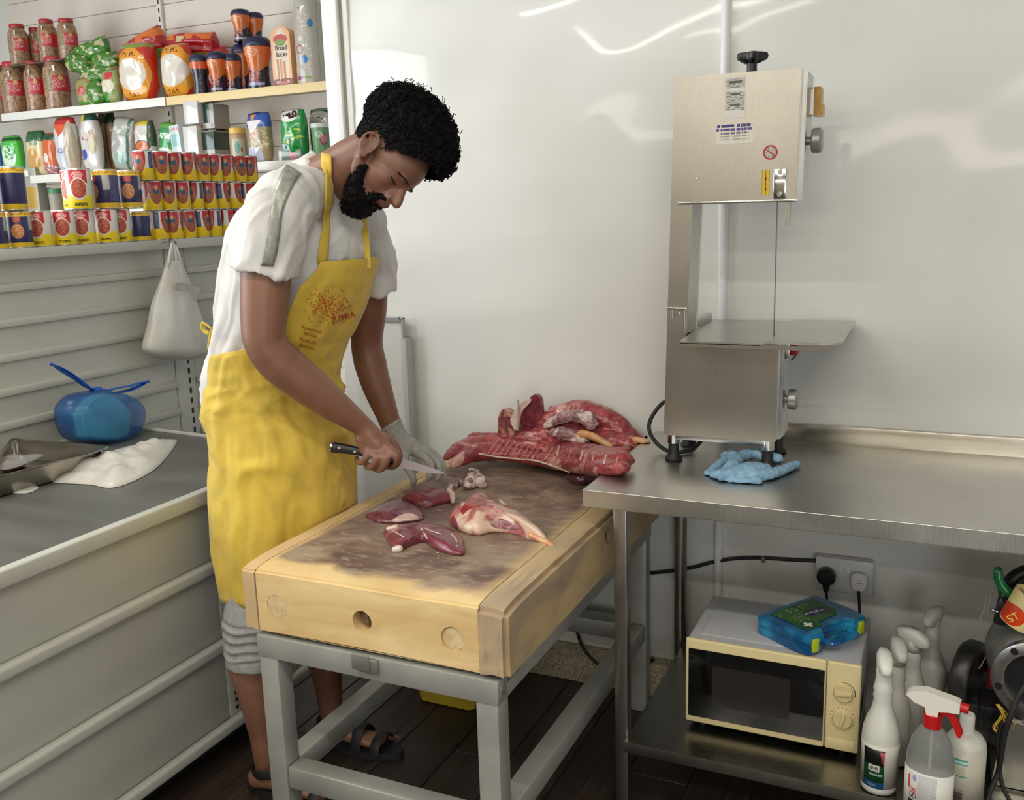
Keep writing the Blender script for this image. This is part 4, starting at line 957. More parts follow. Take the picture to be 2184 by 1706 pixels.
def lab2(name, base, shapes, w_, h_, rough=.3, **kw):
    """shapes in fractions of packet width (x -.5...5) and height (0..1)"""
    out = []
    for s in shapes: out.append((s[0], s[1]*w_, s[2]*h_, s[3]*w_, s[4]*h_, s[5])+tuple(s[6:]))
    return label(name, base, out, 'xz', rough, **kw)
PMu = 1/ppm(place(300, 3.5, ZU))
g1 = [('rn', 0, .5, .6, .6, 'B9AF86', (22, 24, 1), .55), ('rn', 0, .5, .6, .6, 'DDE4D6', (30, 38, 3), .66), ('en', 0, .5, .4, .2, 'A04A30', (60, 60, 1), .66)]
def gm(n_, w_, h_): return lab2('green_pulse_packet', '3F7A22', g1, w_*PMu, h_*PMu, .25, Coat_Weight=.4)
G1 = gm(0, 100, 60)
pk = 'green and clear packet of grain, %s'
pillow('grain_packet', pk % 'lying on top of the packet heap', 200, 3.53, ZU+.21, 112, 44, G1, rot=(0, radians(-12), 0), d_=.45, seed=1)
pillow('grain_packet', pk % 'left end of the second layer of the heap', 168, 3.5, ZU+.165, 70, 40, G1, rot=(0, radians(14), 0), d_=.45, seed=2)
pillow('grain_packet', pk % 'right end of the second layer beside the rice sacks', 230, 3.52, ZU+.155, 76, 42, G1, rot=(0, radians(-4), 0), d_=.45, seed=3)
pillow('grain_packet', pk % 'flat in the third layer of the heap', 210, 3.49, ZU+.11, 100, 34, G1, rot=(0, radians(8), 0), d_=.5, seed=4)
pillow('grain_packet', pk % 'standing upright at the heap bottom, left', 187, 3.47, ZU, 46, 60, lab2('tan_green_packet', '98905C', [('e', 0, .55, .25, .16, 'B2453A'), ('r', 0, .1, .5, .1, '5A8A34')], 46*PMu, 60*PMu, .25), seed=5)
pillow('grain_packet', pk % 'slumped at the heap bottom in the middle', 214, 3.45, ZU, 44, 52, G1, rot=(0, radians(-20), 0), seed=6)
pillow('grain_packet', pk % 'standing at the heap bottom, against the rice sack', 243, 3.47, ZU, 50, 72, lab2('pale_green_packet', '8E9A62', [('r', .1, .8, .2, .1, 'C03A3A'), ('e', 0, .5, .35, .2, 'D8D2B8'), ('r', -.2, .2, .2, .15, '3F8A2C')], 50*PMu, 72*PMu, .25), seed=7)
M_rice = lab2('rice_sack_print', 'C8321C', [('e', .0, .44, .47, .48, 'E0982A'), ('e', .0, .46, .40, .27, 'D9D0C2'), ('rn', .0, .80, .22, .04, '7A4A10', (90, 40, 1), .5), ('rn', .02, .12, .15, .03, '7A3A10', (90, 40, 1), .5), ('r', 0, .94, .5, .03, '7C9A2C')], 92*PMu, 118*PMu, .25, Coat_Weight=.5)
pillow('rice_sack', 'red and orange rice sack with a white oval, standing on the white shelf edge', 304, 3.49, ZU, 94, 122, M_rice, 'sack', d_=.30, seed=8)
pillow('rice_sack', 'red and orange rice sack with a white oval, standing on the cream shelf edge', 386, 3.5, ZU, 78, 112, M_rice, 'sack', d_=.32, seed=9)
M_redp = lab2('red_sack_print', 'B01C22', [('r', 0, .08, .6, .10, '7C9A2C'), ('rn', 0, .8, .5, .2, 'D9702A', (8, 8, 1), .5), ('r', -.12, .62, .08, .1, 'C9B98A')], 120*PMu, 60*PMu, .25, Coat_Weight=.5)
pillow('rice_sack', 'red sack lying behind and above the left white oval sack', 322, 3.63, ZU+.20, 118, 62, M_redp, 'sack', rot=(0, radians(-18), 0), d_=.4, seed=10)
pillow('rice_sack', 'red sack lying above the right white oval sack', 412, 3.61, ZU+.19, 140, 54, M_redp, 'sack', rot=(0, radians(4), 0), d_=.45, seed=11)
pillow('rice_sack', 'red sack standing behind the small blue lidded bottles', 460, 3.63, ZU, 90, 110, M_redp, 'sack', d_=.3, seed=12)
# blue lidded malt drink jars
M_navy = mat('navy_lid', (.022, .022, .07), .3)
def malt(px, Y, Z, wpx, hpx, lab, rz=0, dark=False):
    p = place(px, Y, Z); s = 1/ppm(p); h_ = hpx*s; R0 = wpx*s/2
    r = thing('malt_drink_jar', lab, 'jar', p, (0, 0, rz))
    ml = lab2('malt_label', '16152E', ([('r', 0, .72, .6, .09, 'C9571C')] if dark else [('e', .0, .80, .60, .42, 'D2621E'), ('e', .1, .52, .30, .20, 'C86A24'), ('en', .0, .70, .30, .10, 'F0C8A0', (200, 200, 1), .55), ('en', -.1, .25, .35, .18, 'B05A4A', (80, 60, 1), .45), ('r', 0, .1, .35, .03, '9A9AB0')]), wpx*s, h_, .25, Coat_Weight=.4)
    G().lathe([(0, 0), (R0*.78, 0), (R0*.82, .03*h_), (R0*.70, .30*h_), (R0*.78, .50*h_), (R0*.97, .70*h_), (R0*.98, .80*h_), (0, .80*h_)], n=24).out('jar_body', ml, r, local=True, smooth_=60)
    G().lathe([(R0, .795*h_), (R0*1.01, .80*h_), (R0*.98, .90*h_), (R0*.80, .97*h_), (R0*.4, h_), (0, h_)], n=24).out('lid', M_navy, r, local=True, smooth_=50)
mj = 'blue lidded jar with orange waisted label, %s'
malt(432, 3.47, ZU, 42, 84, 'blue lidded dark jar with only an orange band, left end of its row', 0, True)
malt(469, 3.47, ZU, 44, 86, mj % 'front row, right of the dark jar')
malt(500, 3.51, ZU, 38, 82, mj % 'front row, small and shaded in the middle')
malt(524, 3.58, ZU, 44, 104, mj % 'half hidden behind the biggest one')
malt(556, 3.48, ZU, 60, 108, mj % 'the biggest one in front')
malt(518, 3.55, ZU+.222, 42, 66, mj % 'stacked on top, left one')
malt(547, 3.61, ZU+.215, 38, 66, mj % 'stacked on top, right one')
# bread stick carton and wipes
p = place(611, 3.49, ZU); s = 1/ppm(p); w_, h_ = 50*s, 122*s
bx = thing('bread_stick_box', 'peach bread stick carton with a rounded top on the cream shelf', 'carton', p)
M_bx = lab2('bread_stick_print', 'E0A878', [('e', 0, .48, .40, .50, 'D9C9B0'), ('e', 0, .80, .36, .08, 'B83A3A'), ('e', 0, .74, .28, .06, '7A8A3A'), ('r', -.2, .30, .06, .18, 'B98048'), ('r', -.04, .28, .06, .2, 'C08A52'), ('r', .14, .26, .06, .18, 'B87A40'), ('rn', 0, .08, .5, .07, '7A2A24', (40, 60, 1), .4), ('r', .02, .08, .25, .025, 'C06060')], w_, h_)
pp = [(-w_/2, 0), (w_/2, 0), (w_/2, h_*.86)]+[(w_/2*cos(radians(a)), h_*.86+h_*.14*sin(radians(a))) for a in range(15, 180, 15)]+[(-w_/2, h_*.86)]
G().poly([Vector((x, -.02, z)) for x, z in pp], (0, .05, 0)).out('carton_body', M_bx, bx, local=True)
text('carton_lettering', 'Bread\nSticks', .027, mat('print_dark', (.05, .04, .04), .6), frame(Vector((.002, -.021, h_*.60)), (1, 0, 0), (0, 0, 1)), bx, local=True)
p = place(668, 3.5, ZU); s = 1/ppm(p); w_, h_ = 64*s, 168*s
wp = thing('wipes_stack', 'tall wrapped stack of white tubs with small blue figures beside the trim', 'stack', p)
M_wp = label('wipes_print', 'B4ADA0', [('e', .28, .30*h_, .035, .05*h_, '3A7AB0'), ('e', .36, .72*h_, .03, .05*h_, '3A7AB0'), ('er', .22, .42*h_, .05, .055*h_, 'A83A6A'), ('r', .30, .08*h_, .06, .012*h_, '7A9A4A'), ('e', .20, .08*h_, .05, .025*h_, 'A0487A'), ('r', .44, .5*h_, .004, .5*h_, '8E867A'), ('e', .24, .9*h_, .02, .01*h_, '667088')], 'cyl', .25, Coat_Weight=.4)
G().lathe([(0, 0)]+[(w_/2*(1 if k % 6 else .975), h_*k/24+.0005) for k in range(0, 24)]+[(w_/2*.96, h_), (0, h_)], n=28).out('stack_body', M_wp, wp, local=True, smooth_=60)
# ---- middle shelf packets
PMm = 1/ppm(place(300, 3.5, ZM))
def lm(n_, base, sh, w_, h_): return lab2(n_, base, sh, w_*PMm, h_*PMm, .22, Coat_Weight=.5)
ZL = ZM+.031
pillow('snack_packet', 'blue packet cut by the left frame edge on the middle shelf', 0, 3.5, ZL, 22, 75, lm('blue_pk', '2A5FB0', [('e', 0, .5, .4, .2, 'DDE4F0')], 22, 75), seed=20)
pillow('snack_packet', 'bright green and white packet near the left frame edge', 34, 3.5, ZL, 56, 76, lm('green_pk', '4FC045', [('e', 0, .45, .40, .32, 'D8ECD8'), ('en', .1, .55, .3, .2, '3FA040', (50, 50, 1), .5), ('r', 0, .08, .3, .06, '40B050'), ('r', 0, .95, .5, .05, '1A5A30')], 56, 76), seed=21)
pillow('snack_packet', 'clear packet of golden noodles with a dark green top', 88, 3.47, ZM, 54, 96, lm('noodle_pk', 'D9C99A', [('e', 0, .35, .35, .28, 'C89A50'), ('r', 0, .90, .6, .12, '2C5A38'), ('r', .1, .75, .2, .05, '8AA080')], 54, 96), seed=22)
pillow('snack_packet', 'orange and brown patterned packet leaning right of the noodles', 112, 3.44, ZM, 40, 88, lm('orange_pk', 'C8602A', [('e', -.1, .42, .18, .12, 'E2D8D0'), ('r', 0, .12, .5, .13, 'A87070'), ('rn', 0, .12, .5, .12, 'E0C8C4', (30, 60, 1), .55), ('r', 0, .93, .6, .07, '1E4A30')], 40, 88), rot=(0, radians(5), 0), seed=23)
pillow('snack_packet', 'tall white packet with a red and orange top', 152, 3.45, ZM, 60, 118, lm('flour_pk', 'C8CBD2', [('t', -.05, .86, .6, .20, 'D0552A'), ('r', 0, .97, .6, .08, 'B8262A'), ('e', .32, .45, .2, .5, 'B5A58C'), ('en', -.08, .42, .2, .06, '7A86A8', (80, 90, 1), .5), ('rn', 0, .06, .5, .06, 'D0A8A8', (40, 60, 1), .5)], 60, 118), seed=24, d_=.3)
pillow('snack_packet', 'white packet with blue writing and a dark green folded top', 204, 3.47, ZM, 54, 130, lm('blue_write_pk', 'CFCBC6', [('e', -.2, .30, .16, .09, '3A48A8'), ('e', .25, .5, .2, .2, 'B0A078'), ('r', 0, .93, .6, .09, '1E4A34'), ('r', -.25, .88, .16, .06, 'D0C040'), ('en', 0, .6, .4, .08, 'A85A60', (60, 60, 1), .6)], 54, 130), seed=25, neck=.35)
pillow('snack_packet', 'brown striped packet with a green band behind the clear bag', 240, 3.57, ZM, 48, 130, lm('stripe_pk', '8A7058', [('r', -.1, .5, .05, .5, '2C5A38'), ('r', .2, .5, .05, .5, '6A3A2C'), ('r', 0, .92, .6, .1, '16382A')], 48, 130), seed=26)
pillow('snack_packet', 'crumpled grey translucent packet leaning behind the picture can', 268, 3.47, ZM, 66, 112, lm('grey_clear_pk', 'A5A59C', [('e', .1, .25, .3, .12, '8AA89C'), ('en', 0, .6, .4, .3, 'C9C9C4', (20, 20, 3), .55), ('r', .3, .5, .05, .5, '4A6A54')], 66, 112), rot=(0, radians(9), 0), seed=27)
pillow('snack_packet', 'white packet with an orange bowl picture above the red oval cans', 318, 3.45, ZM, 54, 102, lm('bowl_pk', 'C9C4BA', [('e', 0, .46, .40, .12, '4A3A34'), ('e', 0, .47, .33, .09, 'C86A3A'), ('r', -.1, .93, .4, .06, 'C8B02A'), ('r', .4, .75, .12, .3, '3A4A38'), ('r', -.45, .7, .04, .3, 'A02A30')], 54, 102), seed=28)
pillow('snack_packet', 'green packet with pale wavy lower part beside the bowl packet', 360, 3.46, ZM, 44, 96, lm('green2_pk', '2E8A4A', [('r', 0, .92, .5, .07, '5AA03A'), ('rn', 0, .68, .35, .06, 'D0E8D0', (90, 60, 1), .45), ('e', 0, .30, .55, .14, 'C8D0C0'), ('r', 0, .1, .6, .14, '4A7A4A')], 44, 96), rot=(0, radians(7), 0), seed=29)
def boxy(nm, lab, px, Y, Z, wpx, hpx, dep, m_, rot=0, cat='box', ty=0):
    p = place(px, Y, Z); s = 1/ppm(p); w_, h_ = wpx*s, hpx*s
    r = thing(nm, lab, cat, p, (0, ty, rot))
    G().box(-w_/2, w_/2, -dep/2, dep/2, 0, h_, .002).out('carton_body', m_, r, local=True); return r
boxy('tea_box', 'pale leaning carton with pink and teal print, left of the tall cartons', 394, 3.46, ZM, 28, 88, .06, lm('pale_box', 'C9D2D2', [('rn', 0, .86, .4, .04, 'D08A98', (120, 90, 1), .5), ('r', 0, .62, .35, .14, '8CBCB8'), ('e', .1, .2, .35, .16, 'E0B8A8')], 28, 88), -.1, ty=radians(-5))
M_cart = lm('milk_carton', 'CFCEC8', [('e', 0, .32, .45, .18, '4A7A5A'), ('e', -.1, .2, .4, .2, 'D9D5C8'), ('e', 0, .40, .2, .07, 'C87860')], 36, 60)
boxy('milk_carton', 'tall white carton with green leaves, lower one of the left pair', 425, 3.45, ZM, 38, 82, .08, M_cart)
boxy('milk_carton', 'white carton standing on the leafy lower carton', 422, 3.45, ZM+82*PMm+.0005, 38, 46, .08, lm('white_carton', 'CCCCC9', [('r', 0, .1, .3, .1, 'C4C4C4')], 38, 46), .03)
boxy('tea_box', 'grey and dark green boxed stack right of the white cartons, lower', 462, 3.49, ZM, 38, 72, .10, lm('green_box', '9A948A', [('r', 0, .68, .6, .24, '1E3A2A'), ('rn', 0, .15, .4, .1, '6A6258', (70, 70, 1), .5)], 38, 72), .02)
boxy('tea_box', 'grey and dark green boxed stack right of the white cartons, upper', 460, 3.49, ZM+72*PMm+.0005, 40, 50, .10, lm('green_box2', '8E887E', [('r', .0, .6, .2, .4, '1E3A2A'), ('e', -.35, .12, .08, .08, '8A3A34'), ('e', .3, .12, .08, .08, '8A3A34')], 40, 50), -.03)
boxy('tea_box', 'small dark brown box behind the yellow lidded jar', 490, 3.59, ZM, 26, 76, .08, mat('brown_card', (.16, .10, .06), .6), .0)
p = place(512, 3.47, ZM); s = 1/ppm(p)
yj = thing('spread_jar', 'jar of pale spread with a yellow lid and teal label', 'jar', p)
G().lathe([(0, 0), (17*s, 0), (18*s, 3*s), (18*s, 58*s), (16*s, 64*s), (0, 64*s)], n=24).out('jar_body', label('spread_label', 'B0906A', [('r', .37, 30*s, .12, 22*s, 'B9B8A8'), ('en', .34, 34*s, .05, 12*s, '3F9A94', (60, 200, 1), .45), ('e', .42, 30*s, .02, 5*s, 'A04A3A')], 'cyl', .3), yj, local=True, smooth_=60)
G().lathe([(17.5*s, 63*s), (17.5*s, 73*s), (16*s, 75*s), (0, 75*s)], n=24).out('lid', mat('yellow_lid', (.72, .46, .10), .4), yj, local=True)
pillow('snack_packet', 'blue and beige packet of seeds with a white and orange logo', 560, 3.44, ZM, 62, 104, lm('seed_pk', '9A8862', [('r', 0, .84, .6, .20, '2A4FA0'), ('t', -.1, .62, .32, .14, 'DCD8D4'), ('t', -.12, .80, .12, .07, 'D8862A'), ('e', -.05, .50, .10, .06, 'C04848'), ('r', -.1, .16, .28, .12, 'B8BCD0'), ('en', .1, .4, .35, .2, 'BFB08A', (60, 60, 1), .55)], 62, 104), seed=31)
ml_ = pillow('malt_drink_packet', 'green packet with MILO in a white oval, beside the seed packet', 633, 3.44, ZM, 64, 106, lm('malt_pk', '168A3C', [('e', -.05, .80, .32, .13, 'DCDAD2'), ('rn', .1, .42, .3, .14, 'B8C83A', (30, 90, 1), .55), ('e', -.28, .22, .2, .08, 'A8C8D0'), ('en', 0, .3, .5, .1, '0E5A2C', (20, 20, 1), .55)], 64, 106), seed=32)
text('packet_lettering', 'MiLO', .031, mat('logo_brown', (.03, .01, .008), .95), frame(Vector((.004, -.029, 106*PMm*.775)), (1, 0, .25), (-.25, 0, 1)), ml_, local=True, bold=.0022)
m2 = pillow('malt_drink_packet', 'dark green packet with black MILO half hidden behind a pale tub', 692, 3.55, ZM, 60, 108, lm('malt_pk2', '14502C', [('e', 0, .72, .45, .14, 'A8A49A')], 60, 108), seed=33)
text('packet_lettering', 'Milo', .030, mat('logo_black', (.012, .01, .01), .95), frame(Vector((.002, -.030, 108*PMm*.70)), (1, 0, .0), (0, 0, 1)), m2, local=True, bold=.0022)
p = place(690, 3.45, ZM); s = 1/ppm(p)
pt_ = thing('snack_tub', 'green tub with a silver lid and pink biscuit picture beside the trim', 'tub', p)
G().lathe([(0, 0), (19*s, 0), (22*s, 66*s), (0, 66*s)], n=24).out('tub_body', label('tub_print', '5E8A5E', [('e', .37, 40*s, .06, 13*s, '7A3A4A'), ('e', .38, 41*s, .045, 9*s, 'B86A78'), ('en', .30, 50*s, .06, 8*s, 'C8D0C0', (60, 200, 1), .5)], 'cyl', .35), pt_, local=True)
G().lathe([(22.5*s, 64*s), (23*s, 71*s), (22*s, 73*s), (0, 73*s)], n=24).out('lid', mat('silver_lid', (.6, .61, .6), .35), pt_, local=True)
pc_ = boxy('small_carton', 'small pale carton with a pink spot low behind the shoulder', 622, 3.42, ZM, 60, 22, .02, lm('pink_spot', '7A8A7C', [('e', .12, .5, .16, .5, 'C07A8A'), ('r', -.42, .5, .1, .5, 'C8C4BC')], 60, 22), 0)
# third shelf glimpsed through the gap
boxy('mustard_box', 'grey and mustard carton seen through the gap in the cans', 84, 3.45, Z3, 32, 92, .06, lab2('mustard_print', 'A09E94', [('r', 0, .35, .42, .26, 'B08A30')], 32*PMm, 92*PMm), .1)
for px, nm, hh in ((108, 'left', 50), (118, 'right', 48)):
    p = place(px-10 if nm == 'left' else px+6, 3.51 if nm == 'left' else 3.48, Z3); s = 1/ppm(p)
    j_ = thing('herb_jar', 'jar with a green lid seen through the gap in the cans, %s one' % nm, 'jar', p)
    G().lathe([(0, 0), (15*s, 0), (15*s, hh*s*.8), (0, hh*s*.8)], n=20).out('jar_body', mat('jar_beige', (.32, .29, .24), .4), j_, local=True)
    G().lathe([(16*s, hh*s*.78), (16*s, hh*s), (0, hh*s)], n=20).out('lid', mat('green_lid', (.06, .22, .10), .4), j_, local=True)
# ================================================================== CARRIER BAGS, TRAY on the counter
def sackpx(secs, X, par, m_, nm, thick, seed, amp=.006, n=40, zmin=0):
    """loft from (py, px_left, px_right, depth factor) measured on the plane x = X"""
    S3 = smooth([Vector((a, c, k*100)) for (py, a, c, k) in secs], 6); Sy = smooth([Vector((py, 0, 0)) for (py, a, c, k) in secs], 6)
    secs = [(q.x, p.x, p.y, p.z/100) for p, q in zip(S3, Sy)]
    g = G(); b = g.b; R = []
    for (py, a, c, k) in secs:
        L, Rr = PX(a, py, X), PX(c, py, X); cy_ = (L.y+Rr.y)/2; hw = abs(Rr.y-L.y)/2; zz = (L.z+Rr.z)/2; ring = []
        for i in range(n):
            t_ = 2*pi*i/n; ux, uy = cos(t_), sin(t_)
            p = Vector((X+uy*thick*k, cy_+ux*hw, zz+(Rr.z-L.z)/2*ux))
            fold = amp*(nz((cos(t_)*3, sin(t_)*3, zz*5), 1, seed)+.9*abs(nz((cos(t_)*8, sin(t_)*8, zz*3), 1, seed+2)))
            p += Vector((uy, ux, 0))*fold*min(1, k*1.4)
            p.z = max(p.z, zmin)
            ring.append(b.verts.new(p))
        R.append(ring)
    for A_, B_ in zip(R, R[1:]):
        for i in range(n): b.faces.new((A_[i], A_[(i+1) % n], B_[(i+1) % n], B_[i]))
    b.faces.new(R[0][::-1]); b.faces.new(R[-1])
    return g.out(nm, m_, par, smooth_=180)
t = NT('white_film'); wn = t.noise(9, 3); t.put(t.b.inputs['Base Color'], t.mix(t.step(t.noise(7, 3), .4, .62), (.60, .57, .50), (.70, .68, .62))); t.set(Roughness=.35, Transmission_Weight=.12, Alpha=.93, Subsurface_Weight=.0); t.bump(t.noise(30, 4, (1, 1, .25)), .5, .006); M_film = t.m
HX = GXP+.10
hb = thing('carrier_bag', 'white plastic carrier bag hanging from the shelf by its handles', 'bag', PX(372, 515, HX))
sackpx([(556, 356, 386, .25), (590, 347, 398, .4), (622, 337, 408, .6), (655, 327, 418, .8), (700, 318, 434, 1), (730, 309, 443, 1.05), (748, 310, 444, 1), (760, 330, 425, .75), (768, 358, 398, .35)], HX, hb, M_film, 'bag_body', .060, 3)
g = G()
for pts_ in ([(366, 517), (360, 550), (352, 585), (348, 625), (346, 650)], [(369, 515), (366, 560), (362, 600), (366, 640)], [(374, 517), (382, 545), (391, 580), (400, 615), (404, 640)], [(371, 516), (376, 550), (380, 590), (386, 630)]):
    ps = smooth([PX(a, c, HX+.01*(k % 2)) for k, (a, c) in enumerate(pts_)], 4)
    g.rings([(p, (.004+.016*(k/len(ps))**1.2, .0022)) for k, p in enumerate(ps)], 10)
g.out('handle', M_film, hb, smooth_=180)
q_ = [(375, 602), (398, 606), (427, 615), (418, 640), (395, 634), (372, 630)]
g = G(); g.poly([PX(a, c, HX+.055-.008*k) for k, (a, c) in enumerate(q_)], (.003, 0, 0)); g.out('bag_flap', M_film, hb)
g = G().tube([PX(368, 522, HX-.02)+Vector((0, 0, .004)), PX(372, 514, HX), PX(377, 522, HX+.004)], .003, 6).box(GXP+.046, HX+.01, PX(371, 515, HX).y-.003, PX(371, 515, HX).y+.003, PX(371, 515, HX).z-.004, PX(371, 515, HX).z+.002)
g.out('hook', mat('hook_grey', (.25, .25, .23), .4, .5), hb)
# blue knotted bag
t = NT('blue_film'); t.put(t.b.inputs['Base Color'], t.mix(t.step(t.noise(6, 3), .40, .62), (.006, .07, .28), (.012, .16, .45))); t.set(Roughness=.3, Transmission_Weight=.15, Alpha=.62); t.bump(t.noise(22, 4, (1, 1, .4)), .5, .006); M_bf = t.m
M_bft = mat('blue_film_thick', (.006, .085, .42), .3)
bb = PZ(212, 938, .842); BXX = bb.x+.03; 
bl_ = thing('blue_carrier_bag', 'translucent blue knotted carrier bag with a turquoise tub inside, on the counter', 'bag', (BXX, bb.y, .842))
secs = [(940, 160, 262, .75), (930, 145, 280, .95), (905, 132, 294, 1.05), (880, 127, 296, 1.05), (860, 132, 288, .95), (843, 150, 262, .72), (834, 185, 232, .3), (829, 196, 222, .15)]
o = sackpx(secs, BXX, bl_, M_bf, 'bag_body', .092, 7, .012, 40, .8428)
def bp(px, py, dx=0): return PX(px, py, BXX+dx)
g = G()
for L_ in ([(205, 832), (185, 825), (160, 808), (130, 790), (108, 774)], [(200, 834), (178, 818), (150, 798), (122, 782), (106, 777)], [(222, 836), (245, 838), (275, 832), (300, 822), (316, 812)], [(222, 834), (248, 828), (280, 822), (300, 816), (317, 815)]):
    ps = smooth([bp(a, c, .012*(k % 2)) for k, (a, c) in enumerate(L_)], 4)
    g.rings([(p, (.011*(.35+.9*sin(pi*min(1, k/len(ps)))), .003)) for k, p in enumerate(ps)], 10)
g.ball(bp(206, 832), (.018, .022, .012), 3)
for v in g.b.verts: v.co += v.normal*.0
g.out('tied_handle', M_bft, bl_, smooth_=180)
g = G().poly([bp(*q, .0) for q in ((160, 932), (152, 880), (175, 850), (200, 838), (240, 852), (262, 880), (258, 925), (230, 936))], (.045, 0, 0)); bmesh.ops.bevel(g.b, geom=list(g.b.edges), offset=.006, segments=2, affect='EDGES')
g.out('tub_inside', mat('turquoise_tub', (.30, .85, .80), .4), bl_)
# steel tray
zr, zb = .906, .8445
NR, FR, FL, NL = PZ(188, 967, zr), PZ(231, 951, zr), PZ(-22, 930, zr), PZ(-40, 1024, zr)
FR = NR+(FR-NR)*1.0
FL.x = max(FL.x, -2.725)
ctr = (NR+FR+FL+NL)/4
tr = thing('steel_tray', 'shallow stainless steel tray at the left end of the counter', 'tray', (ctr.x, ctr.y, .842))
def inset(P, k): return P+(ctr-P).normalized()*k
g = G(); b = g.b; R = []
for k, z in ((-.008, zr-.004), (-.008, zr), (0, zr+.001), (.012, zr-.002), (.022, zb+.004), (.030, zb+.001)):
    P4 = [inset(p, k) for p in (NR, FR, FL, NL)]; ring = []
    for i in range(4):
        p, pv, nx_ = P4[i], P4[i-1], P4[(i+1) % 4]; r_ = .02
        a_ = p+(pv-p).normalized()*r_; c_ = p+(nx_-p).normalized()*r_
        for q in range(5):
            t_ = q/4; v = a_*(1-t_)**2+p*2*t_*(1-t_)+c_*t_*t_; ring.append(b.verts.new((v.x, v.y, z)))
    R.append(ring)
n_ = len(R[0])
for A_, B_ in zip(R, R[1:]):
    for i in range(n_): b.faces.new((A_[i], A_[(i+1) % n_], B_[(i+1) % n_], B_[i]))
b.faces.new(R[-1])
tro = g.out('tray_body', steel('tray_steel', (.42, .39, .34), .24, (1, 1, 1), .1, .05, 10), tr, smooth_=50)
md = tro.modifiers.new('s', 'SOLIDIFY'); md.thickness = .0015; evalmesh(tro)
M_meat = mat('plain_meat', (.33, .045, .05), .32, var=((.50, .22, .20), 14, 4), bump=(40, .3, .003), Coat_Weight=.5)
tm = blob([[(PZ(0, 995, .862), .022), (PZ(20, 992, .866), .022), (PZ(45, 985, .862), .016)]], [], .004, 'meat_scrap', M_meat, smooth_it=3, zmin=zb+.002)
tg(tm, 'scrap of red meat lying in the steel tray', 'meat')
def sheet(nm, lab, outline, z, m_, hgt, seed, cat):
    P = [PZ(a, c, z) for a, c in outline]; c = sum(P, Vector())/len(P)
    L_ = smooth(P+[P[0]], 4)[:-1]; g = G(); b = g.b; N = 12; R = []
    for k in range(N+1):
        f = 1-k/N*.985; ring = []
        for i, p in enumerate(L_):
            q = c+(p-c)*f; h = hgt*(1-f**3)*(.38+.55*abs(nz((q.x*9+q.y*3, q.y*13-q.x*5, 0), 1, seed))+.16*nz((q.x*22, q.y*30, 0), 1, seed+1))
            ring.append(b.verts.new((q.x, q.y, z+.0015+max(0, h))))
        R.append(ring)
    m = len(L_)
    for A_, B_ in zip(R, R[1:]):
        for i in range(m): b.faces.new((A_[i], A_[(i+1) % m], B_[(i+1) % m], B_[i]))
    b.faces.new(R[-1])
    base = [b.verts.new((v.co.x, v.co.y, z+.0004)) for v in R[0]]
    for i in range(m): b.faces.new((R[0][i], base[i], base[(i+1) % m], R[0][(i+1) % m]))
    b.faces.new(base)
    o = g.out(nm, m_, None, (c.x, c.y, z), smooth_=180); return tg(o, lab, cat)
sheet('plastic_bag', 'crumpled empty white plastic bag lying flat on the dark counter', [(112, 1030), (190, 1034), (236, 1041), (282, 1028), (332, 1000), (366, 962), (377, 938), (345, 945), (305, 955), (268, 962), (235, 970), (190, 985), (150, 1012)], .842, M_film, .075, 4, 'bag')
sheet('plastic_bag', 'corner of white plastic poking out under the steel tray', [(22, 1052), (60, 1052), (84, 1040), (60, 1036), (25, 1044)], .842, M_film, .012, 9, 'bag')
fl = sheet('cling_film', 'creased clear film over the meat in the steel tray', [(-10, 982), (20, 972), (60, 974), (95, 970), (60, 988), (20, 1001), (-10, 1000)], .880, mat('film_clear', (.5, .5, .48), .15, Alpha=.55, Transmission_Weight=.3), .02, 12, 'film')
# folding white board against the wall
fb = thing('white_board', 'white folded flap board leaning on the wall behind the man', 'board', (-1.79, 2.73, .3))
G().box(-1.86, -1.672, 2.715, 2.745, .30, 1.235, .003).out('board_leaf', mat('board_white', (.62, .61, .58), .4), fb)
G().box(-1.671, -1.652, 2.705, 2.752, .30, 1.165, .002).out('edge_channel', mat('channel_grey', (.42, .43, .42), .4), fb)
G().box(-1.86, -1.672, 2.708, 2.713, 1.222, 1.236).box(-1.671, -1.655, 2.705, 2.711, 1.232, 1.236).box(-1.659, -1.655, 2.705, 2.711, 1.168, 1.236).box(-1.679, -1.672, 2.703, 2.713, 1.228, 1.240).out('catch_bracket', mat('bracket_steel', (.3, .3, .29), .4, .6), fb)
# yellow basin glimpsed under the block
yb_ = thing('yellow_basin', 'yellow plastic tub on the floor under the butcher block', 'tub', PZ(945, 1505, .001)+Vector((0, .1, 0)))
g = G(); b = g.b; c = PZ(948, 1508, 0); c.y -= .02; R = []
for k, z, in ((.092, .001), (.10, .004), (.118, .12), (.128, .122)):
    R.append([b.verts.new((c.x+x*k, c.y+.11+y*k*.85, z)) for x, y in ((-.85, -1), (.85, -1), (1, -.85), (1, .85), (.85, 1), (-.85, 1), (-1, .85), (-1, -.85))])
for A_, B_ in zip(R, R[1:]):
    for i in range(8): b.faces.new((A_[i], A_[(i+1) % 8], B_[(i+1) % 8], B_[i]))
b.faces.new(R[0]); g.out('tub_body', mat('yellow_tub', (.55, .40, .04), .4), yb_)
